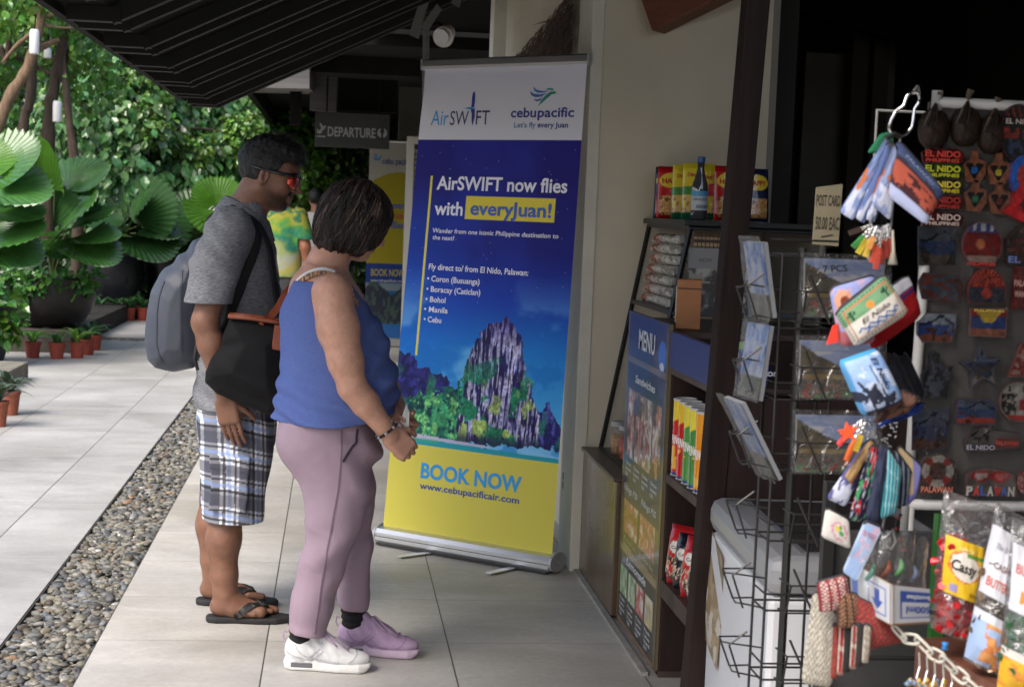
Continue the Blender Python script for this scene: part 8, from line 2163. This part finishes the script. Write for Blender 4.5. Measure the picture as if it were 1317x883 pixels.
for i,(px,py,cl,lb)in enumerate(((1122,728,(40,150,120),'clear packet with teal charm at the left in the carton'),(1143,724,(200,96,60),'clear packet with orange charm in the carton'),(1160,722,(90,170,90),'clear packet with green charm in the carton'),(1178,730,(110,130,170),'crumpled clear packet at the right in the carton'))):
 p=at(px,py,y=CY_+.06+.02*(i%2));o=thing('charm_packet',lb,'packet',tuple(p),.3*i,'packets in the carton')
 mb=MB();mb.grid(lambda a,b:np.stack([.036*(a-.5)*2*.6,-.008*np.sin(a*3.14)-.01*fbm(a*6,b*6,i,3,3),-.045+.085*b+.01*np.sin(a*7)],1),10,12);mb.build('wrapper',FILMC,o,smooth=True)
 mb=MB();mb.tube([(-.007,.004,-.02),(.0,-.002,-.008),(.004,.004,.002)],[.003,.0045,.002],n=7);mb.build('charm',mat('bright_charm',lin(np.array(cl)*.7),rough=.4,var=.3,vscale=120),o,smooth=True)
#woven pouches
def weave(c1,c2,c3,f=16,kind=0):
 def a(c,u,v):
  ch=((u*f).astype(int)+(v*f*1.3).astype(int))%2;c.c[:]=c1;c.put(ch==1,c2)
  if kind==1:c.put(((u*f).astype(int)%4==0),c3);c.put(((v*f*1.3).astype(int)%5==0)&(ch==0),c3)
  if kind==2:c.put(((u+.15*v)*7%1<.3),c3)
  c.c*=(.85+.3*_h(np.floor(c.u*f*2),np.floor(c.v*f*2),np.zeros_like(c.u),3))[...,None]
 return a
WV=mat('woven_strips',(1,1,1),rough=.7,vc=True,bump=.6,bscale=500);WG='woven pouches by the carton'
purse('woven_pouch','large off-white woven mat pouch at the lower left of the stall','woven pouch',[(1030,878),(1070,884),(1078,792),(1046,756)],LY,weave((176,172,160),(140,134,122),(90,86,80),18),.02,(0,0,0,.02),(),WG,(54,60),WV)
purse('woven_pouch','red and white checked woven pouch on top of the pile','woven pouch',[(1054,788),(1094,780),(1088,738),(1050,748)],LY-.03,weave((150,54,56),(190,176,170),(120,36,40),14,1),.03,(0,0,0,0),(),WG,(54,44),WV)
purse('woven_pouch','brown and cream woven pouch between the checked and crimson ones','woven pouch',[(1076,808),(1108,806),(1104,764),(1074,756)],LY-.035,weave((90,52,36),(140,104,74),(60,34,26),14,1),.03,(0,0,0,0),(),WG,(54,44),WV)
purse('woven_pouch','long crimson and brown striped woven pouch under the carton','woven pouch',[(1112,836),(1166,824),(1146,788),(1084,758)],LY-.05,weave((110,40,34),(130,70,50),(150,24,50),18,2),.03,(0,0,0,.02),(),WG,(60,44),WV)
for i,(cl,lb)in enumerate((((150,60,50),'brown edged woven pouch filed first in the row'),((170,26,34),'bright red woven pouch filed in the row'),((26,24,24),'black woven pouch filed in the row'),((150,50,44),'red and white woven pouch filed in the row'),((40,34,32),'charcoal woven pouch filed in the row'),((160,150,136),'cream and red woven pouch filed last in the row'))):
 x=1068+8*i
 purse('woven_pouch',lb,'woven pouch',[(x,872-4*i),(x+9,872-4*i),(x+13,806),(x+4,800)],LY-.01-.012*i,weave(cl,np.array(cl)*.7,(170,160,150),8,1 if i%2 else 0),.012,(0,0,0,0),(),WG,(16,40),WV)
#sweets on the wooden shelf
wsz=at(1250,868,y=2.1).z
ws=thing('wooden_counter','reddish wooden counter board at the lower right under the sweet bags','counter',(0,0,0))
RW=mat('red_brown_board',(.16,.06,.035),rough=.55,var=.25,vscale=5,stretch=(1,8,8),bump=.1,bscale=60)
e0,e1=at(1178,822,y=2.32),at(1325,905,y=1.98)
m1=MB();A_=np.array(tuple(e0));B_=np.array(tuple(e1));zt=(A_[2]+B_[2])/2-.0
m1 .add([(A_[0],A_[1],zt),(B_[0],B_[1],zt),(B_[0]+.5,B_[1]+.0,zt),(A_[0]+.65,A_[1]+.1,zt),(A_[0],A_[1],zt-.12),(B_[0],B_[1],zt-.12),(B_[0]+.5,B_[1],zt-.12),(A_[0]+.65,A_[1]+.1,zt-.12)],[(0,1,2,3),(7,6,5,4),(0,4,5,1),(1,5,6,2),(2,6,7,3),(3,7,4,0)])
m1 .build('board',RW,ws)
m1=MB();m1 .add([(A_[0]+.01,A_[1]+.01,zt-.122),(B_[0]+.01,B_[1]+.01,zt-.122),(B_[0]+.5,B_[1]+.01,zt-.122),(A_[0]+.65,A_[1]+.11,zt-.122)]+[(x_,y_,0)for x_,y_ in((A_[0]+.06,A_[1]+.01),(B_[0]+.06,B_[1]+.01),(B_[0]+.5,B_[1]+.01),(A_[0]+.65,A_[1]+.11))],[(3,2,1,0),(4,5,6,7),(0,1,5,4),(1,2,6,5),(2,3,7,6),(3,0,4,7)]);m1 .build('counter_side',RW,ws)
RED=mat('red_foil_sweets',(.5,.012,.02),rough=.22,metal=.3,var=.5,vscale=60);GOLD=mat('brown_foil_sweets',(.16,.11,.06),rough=.3,metal=.4,var=.6,vscale=60);GRN=mat('green_foil_sweets',(.03,.14,.05),rough=.3,metal=.4,var=.6,vscale=60)
def sweetbag(label,Q,y,fill,m_fill,lab_q,lab_art,words,low=None):
 P=[np.array(tuple(at(*q,y=y)))for q in Q];BL,BR,TR,TL=P;ctr_=sum(P)/4
 o=thing('sweet_bag',label,'bag of sweets',tuple(ctr_),0,'clear bags of sweets on the counter')
 BL,BR,TR,TL=[p-ctr_ for p in(BL,BR,TR,TL)]
 def f(a,b,k=1.0):
  a,b=np.asarray(a,float),np.asarray(b,float)
  p=BL*((1-a)*(1-b))[:,None]+BR*(a*(1-b))[:,None]+TR*(a*b)[:,None]+TL*((1-a)*b)[:,None]
  e=np.clip(4*a*(1-a),0,1)**.5*np.clip((1-b)*2.2,0,1)**.6*np.clip(b*8,0.2,1)**.5
  p[:,1]-=k*(.03*e+.006*(fbm(a*6,b*7,0,3,int(Q[0][0]))-.5));return p
 mb=MB();mb.grid(lambda a,b:f(a,b),22,30);mb.grid(lambda a,b:f(1-a,b,-.8),10,12);mb.build('plastic_bag',film('crinkled_bag',clear=.84,rough=.1,bump=.8,bscale=26),o,smooth=True)
 g=np.random.default_rng(int(Q[0][0]));mb=MB()
 mb.grid(lambda a,b:f(.06+.88*a,.03+(fill-.03)*b,.0+.75*fbm(a*9,b*11,0,3,int(Q[0][0]))),40,40)
 for i in range(110):
  a,b=g.uniform(.17,.83),g.uniform(.05,fill);p=f(np.array([a]),np.array([b]),g.uniform(.0,.45))[0]
  d=nrm(g.normal(size=3));L_=g.uniform(.012,.02)
  mb.tube([p-d*L_,p-d*L_*.45,p,p+d*L_*.45,p+d*L_],[.006,.0025,.0085,.0025,.006],n=6)
 mb.build('sweets',m_fill,o)
 for(q,art,wd)in lab_q:
  (u0,v0,u1,v1)=q;c=Canvas(36,44);art(c,c.u,c.v);ff=lambda a,b,kk=0.0:f(u0+(u1-u0)*np.asarray(a),v0+(v1-v0)*np.asarray(b))+np.array((0,-.002-kk,0))
  mb=MB();c.into(mb,ff);mb.build('label',PRINT,o,smooth=True)
  for s_,a0,b0,hh,ww,cl,sh_ in wd:tm=MB();text(tm,s_,lambda a,b:ff(a,b,.0015),a0,b0,hh,w=ww,bold=.02,shear=sh_,c=cl);tm.build('lettering',INK,o)
def yel(c,u,v):c.c[:]=(216,176,40);e=((u-.5)/.42)**2+((v-.55)/.28)**2;c.put(e<1+.3*(fbm(u*12,v*12,0,2,4)-.5),(206,110,50));c.put(e<.8+.3*(fbm(u*12,v*12,0,2,9)-.5),(214,210,200));c.put((v<.2)&(v>.06)&(u>.14)&(u<.36),(150,140,190));c.put((v>.74)&(v<.8)&(u>.5),(90,140,60))
def white(c,u,v):c.c[:]=(196,198,206)
def cook(c,u,v):c.c[:]=(150,172,206);n=fbm(u*6,v*6,0,3,4);c.put((n>.46)&(u>.22),(196,120,64));c.put((n>.56)&(u>.22),(214,150,90));c.put(v>.82,(196,200,210))
def cook2(c,u,v):c.c[:]=(206,160,40);n=fbm(u*6,v*6,0,3,7);c.put(n>.5,(196,130,50));c.put(v>.8,(200,196,190))
sweetbag('clear bag of red foil sweets with a yellow Cassy label',[(1196,806),(1252,828),(1280,652),(1214,629)],2.2,.66,RED,[((.06,.30,.80,.70),yel,[('Cassy',.14,.46,.26,.66,(40,30,26),.2),('SPICY',.3,.82,.09,.4,(230,220,160),0),('50g',.66,.08,.08,.25,(110,60,20),0)])],None,None)
sweetbag('clear bag of brown butterscotch with a white handwritten CASHEW label',[(1238,846),(1290,872),(1322,668),(1282,644)],2.12,.62,GOLD,[((.0,.44,.98,.86),white,[('CASHEW',.12,.42,.13,.6,(110,80,70),.15),('BUTTERSCOTCH',.04,.14,.19,.96,(190,90,70),.1),('The Delicious',.12,.7,.12,.6,(150,150,156),.3)]),((.0,.02,1.0,.34),cook,())],None,None)
sweetbag('clear bag of green sweets with a BUTTERSCOTCH label cut by the right edge',[(1282,884),(1345,912),(1366,690),(1302,664)],2.05,.6,GRN,[((.02,.48,1.0,.86),white,[('BUTTERSCOTCH',.05,.58,.2,1.1,(190,100,90),.1),('Mango',.12,.16,.26,.7,(220,130,50),.15)]),((.0,.0,1.0,.26),cook2,())],None,None)
pc=thing('plastic_chain','pale plastic link chain draped along the edge of the wooden counter','chain',(0,0,0))
PLW=mat('ivory_plastic',(.48,.46,.40),rough=.35)
pts=[(1150,806),(1163,820),(1180,822),(1196,838),(1212,846),(1228,862),(1242,874),(1258,888),(1272,902)]
for i in range(len(pts)-1):
 a,b=np.array(tuple(at(*pts[i],y=2.12-.012*i))),np.array(tuple(at(*pts[i+1],y=2.12-.012*(i+1))));e=nrm(b-a);s_=nrm(np.cross(e,(0,1,.15 if i%2 else 1.2)));c_=(a+b)/2;L_=np.linalg.norm(b-a)*.66
 MB().tube([c_+e*L_*math.copysign(abs(math.cos(t))**.6,math.cos(t))+s_*.0075*math.copysign(abs(math.sin(t))**.7,math.sin(t))for t in np.linspace(0,2*math.pi,16,endpoint=False)],.0022,n=7,closed=True).build('link',PLW,pc,smooth=True)
pn=thing('push_pin','blue push pin holding the plastic chain to the counter','pin',tuple(at(1215,835,y=2.05)));MB().lathe([(.0,0),(.005,.001),(.003,.006),(.005,.01),(.001,.011)],12).build('pin_head',mat('blue_pin',S(40,120,190),rough=.3),pn,smooth=True)
for i,px in enumerate((1182,1192,1202,1213,1224)):
 o=thing('wire_hook',('bent wire hook nearest the woven pouches under the counter edge','second bent wire hook under the counter edge','middle bent wire hook under the counter edge','fourth bent wire hook under the counter edge','bent wire hook farthest right under the counter edge')[i],'hook',tuple(at(px,838+5*i,y=2.06)),0,'wire hooks under the counter edge')
 MB().tube([(0,0,0),(.002,0,-.02),(-.003,-.004,-.035),(.003,-.006,-.05),(0,-.004,-.065),(.006,-.004,-.07)],.0012,n=6).build('wire',CHN,o)
yb2=thing('yellow_charms','heap of yellow and blue beaded charms at the bottom edge','charms',(0,0,0));g=np.random.default_rng(2);mb=MB()
for i in range(40):p=at(1166+g.uniform(0,50),874+g.uniform(0,16),y=2.1+g.uniform(-.02,.02));mb.lathe([(.0005,-.004),(.0045,0),(.0005,.004)],7,tuple(p),0,lin((200,160,70))if g.random()<.6 else lin((110,130,160)))
mb.build('beads',mat('charm_bead',(1,1,1),rough=.4,vc=True),yb2,smooth=True)
stt=thing('stall_stand','black stall stand with wire shelves behind the woven pouches','stand',(0,0,0))
a=at(1068,620,y=2.6);MB().span((a.x-.006,2.6,0),(a.x+.012,2.62,a.z)).build('upright',RK,stt)
for z in(.55,.72,.80):MB().tube([(a.x,2.55,z),(a.x+.6,2.55,z)],.004,n=6).build('wire_shelf',RK,stt)
MB().span((a.x+.02,2.62,.0),(a.x+.9,2.64,.92)).build('back_cloth',mat('dark_cloth',(.03,.03,.032),rough=.9,var=.3,vscale=8),stt)
b=at(1190,700,y=2.55);MB().span((b.x+.02,2.55,.5),(b.x+.04,2.57,.965)).build('green_upright',mat('green_tube',S(40,92,40),rough=.4),stt)
